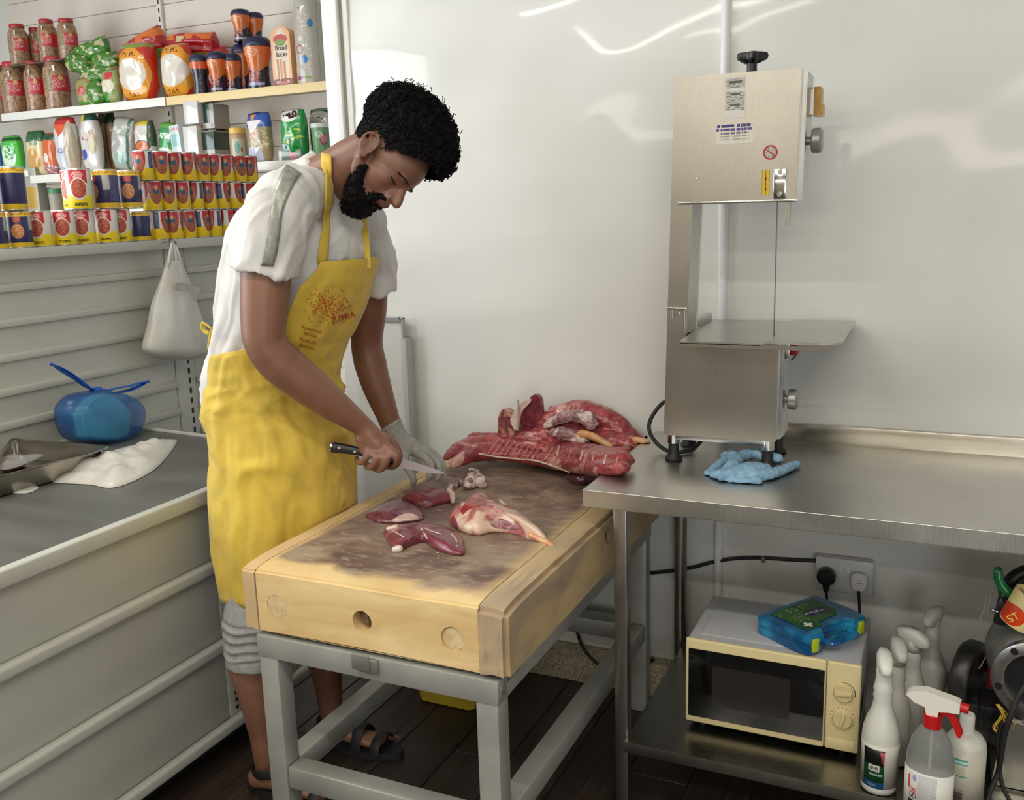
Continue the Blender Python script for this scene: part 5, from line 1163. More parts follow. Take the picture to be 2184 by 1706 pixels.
# ================================================================== MEAT
def meatmat(name, red, fat, scale, thr, stretch=(1, 1, 1), dark=None, rough=.3):
    t = NT(name); n1 = t.noise(scale, 4, stretch, .8); n2 = t.noise(scale*4, 3, stretch)
    d = dark or tuple(v*.45 for v in red)
    c = t.mix(t.step(n2, .38, .66), d, red); c = t.mix(t.step(n1, thr, thr+.07), c, fat)  # darker red in the bump hollows paints shade into the creases
    t.put(t.b.inputs['Base Color'], c); t.set(Roughness=rough, Coat_Weight=.35, Coat_Roughness=.2, Subsurface_Weight=.08, Subsurface_Scale=.01, Subsurface_Radius=(1, .3, .2)); t.bump(n2, .35, .0035); return t.m
RED, PUR, FAT, BON = (.36, .035, .045), (.21, .045, .065), (.66, .46, .36), (.62, .30, .12)
M_m1 = meatmat('cut_lean_meat', (.25, .045, .065), (.55, .30, .27), 9, .60, (1, 1, 1), (.14, .03, .045))
M_m2 = meatmat('leg_joint_meat', (.50, .20, .17), (.70, .50, .38), 10, .46, (1, 1, 1), (.38, .10, .10))
M_m3 = meatmat('carcass_meat', (.40, .06, .06), (.60, .32, .27), 11, .57, (1, 1, 1), (.22, .03, .04))
M_m4 = meatmat('carcass_pale', (.42, .22, .22), (.62, .50, .46), 16, .50)
M_fat = mat('white_fat', (.66, .56, .47), .35, var=((.55, .36, .30), 30, 4), bump=(60, .3, .002), Coat_Weight=.3)
M_bone = mat('orange_bone', (.62, .26, .10), .35, var=((.68, .42, .22), 40), Coat_Weight=.3)
M_redm = mat('fresh_red_muscle', (.36, .03, .025), .3, var=((.26, .02, .03), 50), Coat_Weight=.4)
import mathutils.bvhtree as _bt
def bvh(o):
    me = o.data; o0 = parent_origin(o) if o.parent else o.location
    return _bt.BVHTree.FromPolygons([v.co+o0 for v in me.vertices], [list(p.vertices) for p in me.polygons])
def cast(T, px, py, off=.002):
    d = ray(px, py).normalized(); h, n, i, ds = T.ray_cast(CAM, d)
    if h is None: return None
    if n.dot(d) > 0: n = -n
    return h+n*off
ZB = .789
def mb(px, py, h=0): return PZ(px, py, ZB+h)
rough = lambda a, s: (lambda p: a*nz(p, s)+a*.6*(1-2*abs(nz(p, s*1.9)))+a*.35*nz(p, s*5)-a*.3)
mn = lambda a, s: (lambda p: a*nz(p, s)+a*.5*nz(p, s*2.7))
def mthing(nm, lab, base): return thing(nm, lab, 'meat', base)
def lump(nm, outl, H, m_, par, seed=0, z=None, base_dz=0, pw=2.2, am=.22, ctr_=None, lift=.55):
    """solid piece of meat: ground outline, domed top with creases"""
    z = ZB if z is None else z; cp = (sum(p[0] for p in outl)/len(outl), sum(p[1] for p in outl)/len(outl)) if ctr_ is None else ctr_
    P = []
    for (x, y) in outl:
        k = max(0, min(1, (cp[1]-y)/22+.5))          # far side silhouettes are seen over the top of the piece
        P.append(PZ(x, y, z+H*lift*k))
        P[-1].z = z
    c = PZ(cp[0], cp[1]+H*300, z); L_ = smooth(P+[P[0]], 5)[:-1]; g = G(); b = g.b; N = 16; R = []; m_n = len(L_)
    R.append([b.verts.new((p.x+(c.x-p.x)*.06, p.y+(c.y-p.y)*.06, z)) for p in L_])
    for k in range(N+1):
        f = cos(pi/2*(k/N)**.9); ring = []
        for i, p in enumerate(L_):
            q = c+(p-c)*max(f, .004); loc = min(1, (p-c).length/.06)
            h = H*(1-f**pw)**.5
            n_ = nz((q.x*20, q.y*20, seed), 1)+.6*(1-3*abs(nz((q.x*26+q.y*12, q.y*14, seed+4), 1)))*.5+.3*nz((q.x*60, q.y*60, seed+7))
            ring.append(b.verts.new((q.x, q.y, z+max(.0008, h*(1+am*n_)+.006*(1-k/N)))))
        R.append(ring)
    for A_, B_ in zip(R, R[1:]):
        for i in range(m_n): b.faces.new((A_[i], A_[(i+1) % m_n], B_[(i+1) % m_n], B_[i]))
    b.faces.new(R[0][::-1]); b.faces.new(R[-1])
    return g.out(nm, m_, par, smooth_=180)
j = mthing('leg_joint', 'pale tapering leg joint of meat with an orange shank bone on the block', mb(1050, 1110))
lump('joint_body', [(958, 1121), (958, 1102), (969, 1081), (996, 1053), (1024, 1040), (1046, 1046), (1067, 1068), (1092, 1092), (1117, 1115), (1150, 1141), (1168, 1158), (1160, 1162), (1129, 1152), (1104, 1143), (1055, 1137), (1018, 1144), (987, 1137)], .056, M_m2, j, 3, ctr_=(1022, 1098), pw=2.0, am=.16, lift=.75)
blob([[(mb(1135, 1140, .014), .0115), (mb(1158, 1152, .011), .008), (mb(1179, 1163, .007), .005)]], [], .002, 'shank_bone', M_bone, j, smooth_it=2)
Tj = bvh([c_ for c_ in j.children if c_.name.startswith('joint_body')][0])
def patch(nm, outl, T, m_, par, off=.0012, th=.0015):
    cpx = sum(p[0] for p in outl)/len(outl); cpy = sum(p[1] for p in outl)/len(outl)
    L_ = smooth([Vector((x, y, 0)) for x, y in outl]+[Vector((outl[0][0], outl[0][1], 0))], 4)[:-1]; g = G(); R = []
    for f in (1, .85, .6, .35, .1):
        ring = []
        for q in L_:
            p = cast(T, cpx+(q.x-cpx)*f, cpy+(q.y-cpy)*f, off if f < 1 else -.0006)
            if p is None: p = cast(T, cpx+(q.x-cpx)*f*.8, cpy+(q.y-cpy)*f*.8, off)
            if p is None: return None
            ring.append(g.b.verts.new(p))
        R.append(ring)
    n_ = len(R[0])
    for A_, B_ in zip(R, R[1:]):
        for i in range(n_): g.b.faces.new((A_[i], A_[(i+1) % n_], B_[(i+1) % n_], B_[i]))
    g.b.faces.new(R[-1]); return g.out(nm, m_, par, smooth_=180)
patch('red_muscle', [(980, 1090), (992, 1070), (1012, 1062), (1034, 1066), (1042, 1074), (1022, 1080), (1000, 1088), (986, 1098)], Tj, M_redm, j)
patch('pink_muscle', [(1026, 1050), (1040, 1048), (1052, 1060), (1046, 1066), (1032, 1060)], Tj, M_m1, j)
patch('dark_edge', [(960, 1106), (968, 1100), (974, 1110), (980, 1128), (970, 1126), (962, 1118)], Tj, M_m1, j)
patch('pink_muscle', [(1040, 1108), (1064, 1104), (1090, 1114), (1112, 1130), (1084, 1130), (1050, 1124)], Tj, meatmat('muscle_veil', (.42, .16, .17), (.60, .38, .34), 40, .55), j)
blob([[(mb(1066, 1066, .022), .006, .5), (mb(1080, 1080, .022), .007, .5), (mb(1094, 1094, .016), .006, .5)]], [], .002, 'fat_strip', M_fat, j, smooth_it=2)
k_ = mthing('knuckle_trimming', 'white and purple knuckle trimmings just beyond the leg joint', mb(1000, 1030))
blob([[(mb(1000, 1035, .012), .018), (mb(1012, 1022, .020), .022), (mb(1030, 1030, .014), .015)], [(mb(1003, 1012, .022), .010), (mb(1018, 1008, .024), .008)], [(mb(960, 1040, .010), .011), (mb(972, 1030, .012), .014), (mb(990, 1028, .008), .007)]], [], .0028, 'trimming_body', meatmat('knuckle_mix', (.34, .17, .20), (.68, .56, .52), 28, .46), k_, smooth_it=2, zmin=ZB-.001, noisef=mn(.004, 55))
g = G().tube([mb(1012, 1018, .034), mb(1022, 1012, .036), mb(1032, 1018, .032), mb(1030, 1030, .026), mb(1020, 1030, .028)], .0032, 8).tube([mb(1000, 1003, .030), mb(1006, 1000, .034), mb(1016, 1004, .034)], .004, 8); g.out('sinew', M_fat, k_)
f1 = mthing('meat_strip', 'long round strip of lean meat nearest the gloved hand', mb(915, 1060))
lump('strip_body', [(857, 1064), (882, 1053), (919, 1044), (953, 1042), (966, 1052), (962, 1067), (938, 1077), (907, 1083), (876, 1076)], .034, M_m1, f1, 11, am=.14, lift=.7)
blob([[(mb(957, 1046, .024), .008), (mb(965, 1058, .016), .010), (mb(966, 1070, .008), .006)]], [], .0022, 'fat_end', M_fat, f1, smooth_it=2, zmin=ZB-.001)
f2 = mthing('meat_slab', 'lens shaped purple slab of meat with a white fat flap', mb(845, 1100))
lump('slab_body', [(780, 1107), (793, 1090), (820, 1073), (858, 1068), (888, 1079), (904, 1108), (870, 1117), (814, 1119)], .024, meatmat('slab_purple', (.24, .06, .085), (.42, .26, .27), 16, .64), f2, 21, am=.14, lift=.5)
Tf2 = bvh([c_ for c_ in f2.children if c_.name.startswith('slab_body')][0])
patch('fat_flap', [(834, 1110), (850, 1100), (868, 1094), (884, 1096), (896, 1104), (890, 1110), (862, 1112), (844, 1115)], Tf2, M_fat, f2, .003)
f3 = mthing('meat_cut', 'folded dark pink cut of meat nearest the front of the block', mb(900, 1160))
lump('cut_body', [(817, 1135), (827, 1123), (858, 1119), (895, 1117), (932, 1121), (969, 1131), (987, 1158), (991, 1184), (969, 1187), (932, 1174), (905, 1158), (880, 1164), (848, 1176), (830, 1164)], .024, M_m1, f3, 31, am=.26, ctr_=(905, 1144), lift=.4)
blob([[(mb(842, 1172, .006), .008), (mb(852, 1170, .008), .009)], [(mb(828, 1128, .018), .006), (mb(845, 1124, .022), .007)]], [], .002, 'fat_corner', M_fat, f3, smooth_it=2, zmin=ZB-.001)
Tf3 = bvh([c_ for c_ in f3.children if c_.name.startswith('cut_body')][0])
for L_ in ([(898, 1126), (906, 1138), (912, 1150)], [(905, 1126), (925, 1134), (942, 1140)], [(962, 1138), (972, 1150), (974, 1165)], [(838, 1132), (856, 1142), (872, 1152)]):
    ps = [p for p in (cast(Tf3, *q, .0004) for q in L_) if p]
    if len(ps) > 1: G().rings([(p, (.0022, .0012)) for p in smooth(ps, 4)], 6).out('sinew', M_fat, f3)
random.seed(3); g = G()
for k in range(46):
    px, py = random.choice([(790, 1126), (755, 1132), (910, 1198), (1005, 1175), (1090, 1168), (1070, 1050), (1120, 1060), (700, 1150), (980, 1020), (900, 1180)])
    p = mb(px+random.gauss(0, 32), py+random.gauss(0, 14), .001)
    if BX0+.05 < p.x < BX1-.08 and BY0+.03 < p.y < BY1-.05: g.ball(p, (random.uniform(.0012, .0042), random.uniform(.001, .003), .0012), 1, Matrix.Rotation(random.random()*3, 4, 'Z'))
o = g.out('meat_crumbs', M_fat, None, (-1.1, 2.0, ZB), kind='stuff'); tg(o, 'tiny white crumbs of fat scattered over the block top', 'crumbs')
# carcass at the far end
ca = mthing('carcass_loin', 'long red loin of carcass with visible ribs lying across the far end', Vector((-1.15, 2.5, .80)))
def cz(px, py, z): return PZ(px, py, z)
loin = [(948, 978, .862, .010), (975, 958, .872, .022), (1010, 948, .866, .031), (1060, 950, .856, .036), (1120, 958, .850, .037), (1180, 966, .850, .038), (1240, 975, .880, .038), (1290, 982, .918, .036), (1328, 982, .932, .030)]
blob([[(cz(x, y, z), r, .85) for x, y, z, r in loin], [(cz(x, y+16, z-.008), r*.80, .8) for x, y, z, r in loin[2:]], [(cz(x, y-13, z+.004), r*.80, .8) for x, y, z, r in loin[2:]], [(cz(966, 990, .850), .010), (cz(985, 980, .852), .019), (cz(1012, 965, .855), .028), (cz(1060, 962, .85), .03)]], [], .004, 'loin_body', M_m3, ca, smooth_it=2, zmin=.7965, noisef=rough(.0036, 22))
for c_ in ca.children: post(c_, lambda p: Vector((p.x, p.y, max(p.z, .9015))) if (p.x > -.805 and p.y > 2.085) else p)
M_rib = mat('rib_pale', (.50, .17, .13), .35, Coat_Weight=.3)
lc_ = smooth([cz(x, y, z) for x, y, z, r in loin], 8)
Tl = bvh([c for c in ca.children if c.name.startswith('loin_body')][0])
for k in range(15):
    a = 1052+k*11.5; y0 = 936+(k*1.9); pts = [cast(Tl, a+12-q*4.5, y0+q*6.2, .0004) for q in range(6)]
    pts = [p for p in pts if p]
    if len(pts) > 2: G().rings([(p, (.0030, .0016)) for p in smooth(pts, 2)], 6).out('rib', M_rib, ca)
for k in range(7):
    a = 1168+k*25; y0 = 947+k*4.6; pts = [cast(Tl, a-q*1.2, y0+q*5, .0005) for q in range(5)]; pts = [p for p in pts if p]
    if len(pts) > 2: G().rings([(p, (.003, .002)) for p in smooth(pts, 2)], 6).out('vertebra_edge', M_fat if k % 2 else M_rib, ca)
pts = [cast(Tl, x, y, .001) for x, y in ((1020, 967), (1060, 974), (1100, 978), (1140, 982), (1180, 993), (1215, 1006), (1245, 1012))]
pts = [p for p in pts if p]
if len(pts) > 2: G().rings([(p, (.0045, .003)) for p in smooth(pts, 3)], 8).out('fat_seam', M_fat, ca, smooth_=180)
blob([[(cz(1310, 990, .925), .014), (cz(1335, 978, .935), .016), (cz(1347, 984, .922), .010)], [(cz(1308, 998, .908), .008), (cz(1328, 996, .912), .006)]], [], .003, 'loin_end', meatmat('loin_end_mix', (.36, .04, .06), (.68, .56, .50), 34, .56), ca, smooth_it=2, noisef=mn(.003, 50))
sh = mthing('carcass_shoulder', 'ragged pile of carcass shoulder heaped against the wall behind the loin', Vector((-1.0, 2.66, .80)))
Y3 = 2.655
def cy(px, py, dy=0): return PY(px, py, Y3+dy)
blob([[(cy(1165, 905), .035), (cy(1200, 890), .042), (cy(1250, 885), .045), (cy(1300, 905), .042), (cy(1340, 930), .035), (cy(1365, 945), .024)],
      [(cy(1120, 940, -.03), .03), (cy(1180, 935, -.02), .045), (cy(1250, 935, -.02), .05), (cy(1310, 948, -.03), .045), (cy(1355, 952, -.04), .026)],
      [(cy(1180, 878, .04), .018), (cy(1230, 872, .03), .022), (cy(1265, 872, .03), .022), (cy(1310, 892, .04), .020), (cy(1345, 918, .04), .014)],
      [(cy(1160, 980, .0), .05), (cy(1240, 985, .0), .06), (cy(1300, 975, .0), .05)]], [], .0045, 'shoulder_body', M_m3, sh, smooth_it=2, zmin=.80, noisef=rough(.007, 15))
blob([[(cy(1168, 908, -.05), .012), (cy(1195, 892, -.062), .017), (cy(1232, 888, -.068), .018), (cy(1262, 905, -.068), .016)],
      [(cy(1180, 922, -.07), .012), (cy(1210, 925, -.085), .018), (cy(1250, 940, -.085), .018)], [(cy(1232, 885, -.06), .007), (cy(1258, 882, -.06), .007), (cy(1272, 905, -.06), .006)]], [], .003, 'membrane', M_m4, sh, smooth_it=2, noisef=rough(.005, 38))
blob([[(cy(1240, 925, -.09), .013), (cy(1262, 930, -.10), .012), (cy(1285, 942, -.10), .0105), (cy(1302, 952, -.10), .010)], [(cy(1355, 938, -.05), .010), (cy(1368, 942, -.06), .013), (cy(1380, 944, -.06), .011)]], [], .0025, 'leg_bone', M_bone, sh, smooth_it=2)
blob([[(cy(1368, 950, -.06), .010), (cy(1378, 946, -.065), .009)]], [], .0025, 'cut_end', M_redm, sh, smooth_it=1)
for c_ in sh.children: post(c_, lambda p: Vector((p.x, min(p.y, 2.745), max(p.z, .9015))) if (p.x > -.805 and p.y > 2.085) else Vector((p.x, min(p.y, 2.745), p.z)))
fp = mthing('carcass_flap', 'dark red upright flap of carcass meat peaking beside the wall', cy(1110, 925, -.02))
def slab(outl, dy, th, seed):
    g = G(); P = [cy(a, c, dy+.012*nz((a*.02, c*.02, seed))) for a, c in outl]; L_ = smooth(P+[P[0]], 3)[:-1]
    g.poly(L_, (0, th, 0)); bmesh.ops.bevel(g.b, geom=[e for e in g.b.edges if e.calc_face_angle(0) > .9], offset=th*.28, segments=2, affect='EDGES')
    bmesh.ops.triangulate(g.b, faces=[f for f in g.b.faces if len(f.verts) > 4]); return g
slab([(1118, 925), (1108, 890), (1120, 862), (1138, 842), (1152, 850), (1156, 880), (1164, 925), (1150, 938)], -.03, .02, 1).out('flap_body', meatmat('flap_dark', (.24, .03, .05), (.40, .20, .18), 14, .66), fp)
slab([(1062, 925), (1063, 890), (1074, 872), (1092, 880), (1104, 900), (1120, 930), (1100, 936)], -.02, .022, 2).out('flap_body', meatmat('flap_brown', (.26, .07, .07), (.50, .26, .18), 22, .55), fp)
slab([(1098, 918), (1088, 895), (1104, 868), (1124, 852), (1132, 856), (1112, 880), (1106, 912)], -.045, .008, 3).out('fat_sheet', M_fat, fp)
G().tube([cy(1105, 852, -.05), cy(1106, 885, -.05), cy(1104, 918, -.05)], .0032, 8).out('thin_bone', mat('grey_bone', (.42, .28, .27), .4), fp)
kd = blob([[(PZ(1215, 1016, .805), .014), (PZ(1238, 1020, .812), .020), (PZ(1262, 1018, .812), .016)]], [], .003, 'kidney', mat('kidney_purple', (.10, .025, .035), .25, Coat_Weight=.5), smooth_it=3, zmin=.7945, noisef=mn(.002, 40))
tg(kd, 'small dark purple organ under the loin beside the worktable corner', 'meat')
# ================================================================== THE MAN
def I(c, dx, dy, dz=0):
    """offset in metres along picture right, up and away"""
    return c+RGT*dx+UPV*dy+FWD*dz
man = thing('person', 'bearded man with curly black hair in white t-shirt and yellow apron cutting meat', 'person', (-1.6, 2.0, 0))
t = NT('brown_skin'); n1 = t.noise(5, 4); n2 = t.noise(22, 4)
c = t.mix(t.step(n1, .35, .65), (.17, .075, .046), (.25, .118, .074)); c = t.mix(t.math('MULTIPLY', t.step(n2, .5, .7), .35), c, (.29, .12, .08))
t.put(t.b.inputs['Base Color'], c); t.set(Roughness=.45, Subsurface_Weight=.08, Subsurface_Scale=.01, Subsurface_Radius=(1, .35, .2)); t.bump(t.noise(160, 3), .12, .001); M_skin = t.m
# ---- head frame: face looks down and to picture right, turned slightly to the camera
HC = PY(822, 326, 2.005)
hf = (RGT*.57-UPV*.82-FWD*.20).normalized(); hu = RGT*.82+UPV*.57; hu = (hu-hf*hu.dot(hf)).normalized(); hs = hf.cross(hu).normalized()
if hs.dot(FWD) > 0: hs = -hs
def Hd(f, u, s): return HC+hf*f+hu*u+hs*s
HM = Matrix((( hf.x, hu.x, hs.x, 0), (hf.y, hu.y, hs.y, 0), (hf.z, hu.z, hs.z, 0), (0, 0, 0, 1)))
balls = [(Hd(.003, .030, 0), (.092, .088, .076), HM), (Hd(.034, .014, 0), (.077, .080, .068), HM), (Hd(.040, -.045, 0), (.056, .060, .056), HM), (Hd(.058, -.088, 0), (.036, .026, .034), HM), (Hd(.078, -.094, 0), (.020, .017, .020), HM),
         (Hd(.088, .018, 0), (.018, .024, .046), HM), (Hd(.097, -.001, .022), (.012, .008, .021), HM), (Hd(.097, -.001, -.022), (.012, .008, .021), HM),
         (Hd(.056, -.034, .031), (.033, .032, .027), HM), (Hd(.056, -.034, -.031), (.033, .032, .027), HM),
         (Hd(.088, -.066, 0), (.020, .018, .024), HM), (Hd(.098, -.043, 0), (.017, .018, .0165), HM)]
for s in (1, -1):
    balls += [(Hd(.0800, -.0190, .031*s), (.0125, .0105, .0145), HM), (Hd(.104, -.051, .0125*s), (.011, .008, .0085), HM)]
chains = [[(Hd(.094, .004, 0), .009), (Hd(.106, -.018, 0), .0088), (Hd(.122, -.040, 0), .0108), (Hd(.1255, -.049, 0), .0118)],
          [(Hd(.104, -.0675, -.018), .0045), (Hd(.110, -.066, 0), .0066), (Hd(.104, -.0675, .018), .0045)], [(Hd(.101, -.0785, -.015), .0045), (Hd(.106, -.0785, 0), .0072), (Hd(.101, -.0785, .015), .0045)],
          [(PY(668, 402, 2.0), .080, .9), (PY(715, 378, 2.0), .071, .95), (PY(755, 352, 2.0), .066), (Hd(-.018, -.026, 0), .060)]]
# jaw edges
for s in (1, -1): chains.append([(Hd(.0, -.045, .060*s), .014), (Hd(.02, -.082, .050*s), .014), (Hd(.055, -.098, .030*s), .015), (Hd(.078, -.100, .008*s), .014)])
# ears
for s in (1, -1):
    ec = (.004, -.024); tl = radians(16)
    def E_(a, b_, d_): # a back, b up in ear plane
        f = ec[0]-(a*cos(tl))-b_*sin(tl)*1; u = ec[1]+b_*cos(tl)-a*sin(tl); return Hd(f, u, (.072+d_)*s)
    rim_ = [E_(-.014, .004, .004), E_(-.012, .020, .008), E_(.000, .030, .012), E_(.015, .026, .016), E_(.022, .010, .018), E_(.018, -.008, .016), E_(.010, -.022, .012), E_(.0, -.031, .008), E_(-.009, -.026, .004)]
    chains.append([(p, .0042) for p in rim_])
    chains.append([(E_(.0, -.026, .007), .0065), (E_(-.003, -.020, .005), .006)])
    chains.append([(E_(-.012, -.006, .006), .0042), (E_(-.010, -.012, .006), .0042)])
    chains.append([(E_(.008, .016, .010), .0035), (E_(.011, .002, .011), .004), (E_(.006, -.012, .009), .0038)])
    balls.append((E_(.004, .0, .002), (.018, .027, .006), HM))
# ---- trunk, arms, legs
def tk(c, h, py, k=1.0):
    P = PY(c, py, 2.0); s = 1/ppm(P); return (P, h*s/1.03*1.15*k*.975, .87)
body = [(570, 128, 1040), (566, 126, 930), (563, 122, 850), (572, 122, 740), (600, 132, 640), (632, 140, 540), (652, 128, 470), (668, 92, 425)]
chains.append([tk(c, h, py, .84) for c, h, py in body])
SHR, ELR, WRR = PY(605, 440, 1.82), PY(560, 738, 1.765), PY(768, 905, 1.95)
chains.append([(SHR, .062), (PY(572, 520, 1.79), .060), (PY(566, 610, 1.775), .0585), (PY(562, 690, 1.765), .053), (PY(567, 735, 1.766), .0495), (PY(600, 775, 1.79), .0535), (PY(655, 820, 1.83), .049), (PY(715, 866, 1.89), .040), (WRR, .0325, .85), (PY(792, 930, 1.965), .033, .85)])
SHL = PY(772, 495, 2.17)
chains.append([(SHL, .050), (PY(785, 570, 2.22), .053), (PY(787, 650, 2.25), .052), (PY(782, 725, 2.265), .046), (PY(790, 775, 2.27), .047), (PY(806, 830, 2.275), .042), (PY(826, 885, 2.28), .033), (PY(840, 925, 2.285), .0285, .85)])
# right hand closed round the knife handle
def hr(px, py, y): return PY(px, py, y)
chains.append([(hr(785, 925, 1.962), .030, .8), (hr(808, 945, 1.972), .034, .75), (hr(822, 962, 1.980), .028, .75)])
chains.append([(hr(775, 930, 1.955), .026, .8), (hr(785, 955, 1.965), .026, .8)])
FR_ = [[(826, 952, 1.966), (846, 972, 1.952), (846, 989, 1.966), (832, 996, 1.985), (822, 988, 2.00)],
       [(812, 958, 1.962), (824, 979, 1.944), (816, 998, 1.956), (802, 1001, 1.976), (797, 990, 1.99)],
       [(798, 958, 1.958), (804, 977, 1.938), (795, 994, 1.950), (783, 996, 1.970), (780, 985, 1.985)],
       [(784, 954, 1.955), (785, 970, 1.938), (773, 985, 1.946), (762, 984, 1.964), (762, 975, 1.978)]]
for k, f_ in enumerate(FR_): chains.append([(hr(*p), r * (1, 1, .96, .86)[k]) for p, r in zip(f_, (.0112, .0108, .0098, .0088, .0075))])
chains.append([(hr(815, 930, 1.99), .013), (hr(838, 945, 2.005), .0115), (hr(850, 962, 2.006), .0098), (hr(853, 974, 2.0), .0085)])
# left hand inside the glove
HL = 2.292
LH = [[(hr(890, 955, HL), .012), (hr(918, 972, HL+.005), .010), (hr(935, 990, HL+.005), .009), (hr(936, 1008, HL), .0085), (hr(931, 1022, HL-.006), .007)],
      [(hr(885, 960, HL-.02), .012), (hr(905, 975, HL-.03), .010), (hr(920, 992, HL-.03), .009), (hr(919, 1008, HL-.03), .0085), (hr(913, 1020, HL-.03), .007)],
      [(hr(893, 952, HL+.025), .011), (hr(925, 968, HL+.03), .0095), (hr(942, 986, HL+.03), .0085), (hr(944, 1002, HL+.025), .008), (hr(940, 1014, HL+.02), .0065)],
      [(hr(890, 948, HL+.045), .010), (hr(915, 960, HL+.055), .0085), (hr(932, 976, HL+.055), .0078), (hr(934, 992, HL+.05), .007), (hr(930, 1002, HL+.045), .006)],
      [(hr(856, 960, HL-.025), .015), (hr(864, 988, HL-.035), .0118), (hr(876, 1008, HL-.03), .010), (hr(882, 1023, HL-.022), .0085), (hr(880, 1031, HL-.018), .007)]]
LP = [[(hr(845, 932, HL), .027, .9), (hr(866, 948, HL), .033, .8), (hr(888, 958, HL+.004), .029, .7)], [(hr(860, 950, HL+.02), .022, .8), (hr(885, 952, HL+.035), .018, .8)]]
chains += LH+LP
# legs
RF, LF = Vector((-1.645, 1.84, 0)), Vector((-1.625, 2.115, 0))
for A0, foot, kn in ((PY(572, 1010, 1.93), RF, PY(533, 1395, 1.835)), (PY(590, 1010, 2.09), LF, Vector((-1.60, 2.10, .47)))):
    chains.append([(A0+Vector((.01, 0, 0)), .082), ((A0+kn)/2+Vector((.012, 0, 0)), .074), (kn, .057), (Vector((foot.x-.012, foot.y, .34)), .057), (Vector((foot.x, foot.y, .19)), .040), (Vector((foot.x, foot.y, .085)), .031)])
    chains.append([(foot+Vector((-.035, 0, .048)), .033, .9), (foot+Vector((.03, .004, .058)), .034, .9), (foot+Vector((.10, .012, .045)), .034, .6), (foot+Vector((.165, .02, .036)), .036, .42)])
    for k in range(5):
        b0 = foot+Vector((.165, .045-.016*k*1.25 if foot is RF else -.005+.0+.02*k-.015, .034)); L_ = (.048, .042, .038, .033, .026)[k if foot is LF else k]
        yy = (foot.y+.052-.021*k) if foot is RF else (foot.y-.018+.019*k)
        chains.append([(Vector((foot.x+.17, yy, .034)), .011), (Vector((foot.x+.17+L_, yy+.004, .032)), .0105 if k == 0 else .0085)])
def keepout(o, xm):
    def fn(p):
        if p.z < .812 and 1.585 < p.y < 2.73:
            if p.y < 2.18 and xm < p.x < -1.385: return Vector((xm, p.y, p.z))
            if p.y >= 2.18 and -1.47 < p.x < -.7 and p.z > .70: return Vector((p.x, p.y, max(p.z, .8015)))
        return p
    return post(o, fn)
def soft(o, xm):
    return post(o, lambda p: Vector((min(p.x, xm+max(0, p.z-.80)*.5), p.y, p.z)) if p.z < 1.05 and p.y < 2.73 else p)
bod = blob(chains, balls, .0046, 'body', M_skin, man, smooth_it=3)
keepout(bod, -1.466)
Tb = bvh(bod)
# ---- eyes, brows, lips
M_eyed = mat('eye_shadow_lash', (.012, .008, .007), .5)
for s in (1, -1):
    G().tube([Hd(.0925, -.0245, .019*s), Hd(.0930, -.0258, .030*s), Hd(.0890, -.0250, .040*s), Hd(.0820, -.0225, .0465*s)], .0019, 6).out('lashes', M_eyed, man)
    g = G()
    for k in range(44):
        a = k/43; p = Hd(.1085-.021*a*a, -.0015+.004*sin(a*2.6)-.006*a, (.010+.038*a)*s)
        g.tube([p, p+hs*s*.007+hu*.0022+hf*.0015, p+hs*s*.012-hu*.0005], .0011, 4, 2)
    g.out('eyebrow', M_eyed, man)
M_lip = mat('lips', (.20, .075, .065), .4)
blob([[(Hd(.1085, -.0712, -.017), .0028), (Hd(.1155, -.0700, 0), .0042), (Hd(.1085, -.0712, .017), .0028)], [(Hd(.106, -.0765, -.015), .0028), (Hd(.1125, -.0765, 0), .0046), (Hd(.106, -.0765, .015), .0028)]], [], .0012, 'lips', M_lip, man, smooth_it=2)
# ---- hair
t = NT('black_hair'); t.set(Base_Color=(.0065, .005, .0055), Roughness=.8, Specular_IOR_Level=.18); M_hair = t.m
random.seed(21)
def hairshell(f, u, s):
    """thickness of the hair in direction (f,u,s)"""
    top = max(0, min(1, (u*.9-f*.10+.12)/.55)); return .010+.045*top**.8
def hairpt(d, k=1.0):
    f, u, s = d; th = hairshell(f, u, s)*k
    return Hd(.004+f*(.0925+th), .030+u*(.090+th), s*(.077+th*.8))
def inhair(f, u, s):
    # hairline: not on the face, not below the nape, round the ear
    if f > .08 and u < min(.32, -.50+1.1*(f-.1)): return False
    if u < -.62 and f < -.1: return False
    if -.30 < f < .20 and u < -.20 and abs(s) > .3: return False
    return True if f > 0 else f*.2+(-u) < .68
g = G(); b = g.b
q = bmesh.ops.create_icosphere(b, subdivisions=6, radius=1)
kill = []
for v in q['verts']:
    d = v.co.normalized(); ok = inhair(d.x, d.y, d.z)
    if not ok: kill.append(v); v.co = hairpt(d, .0); continue
    nn = nz((d.x*8, d.y*8, d.z*8), 1, 4)*.5+(1-2.6*abs(nz((d.x*17, d.y*17, d.z*17), 1, 5)))*.45+nz((d.x*40, d.y*40, d.z*40), 1, 6)*.3
    v.co = hairpt(d, .84+.42*nn)
bmesh.ops.delete(b, geom=kill, context='VERTS')
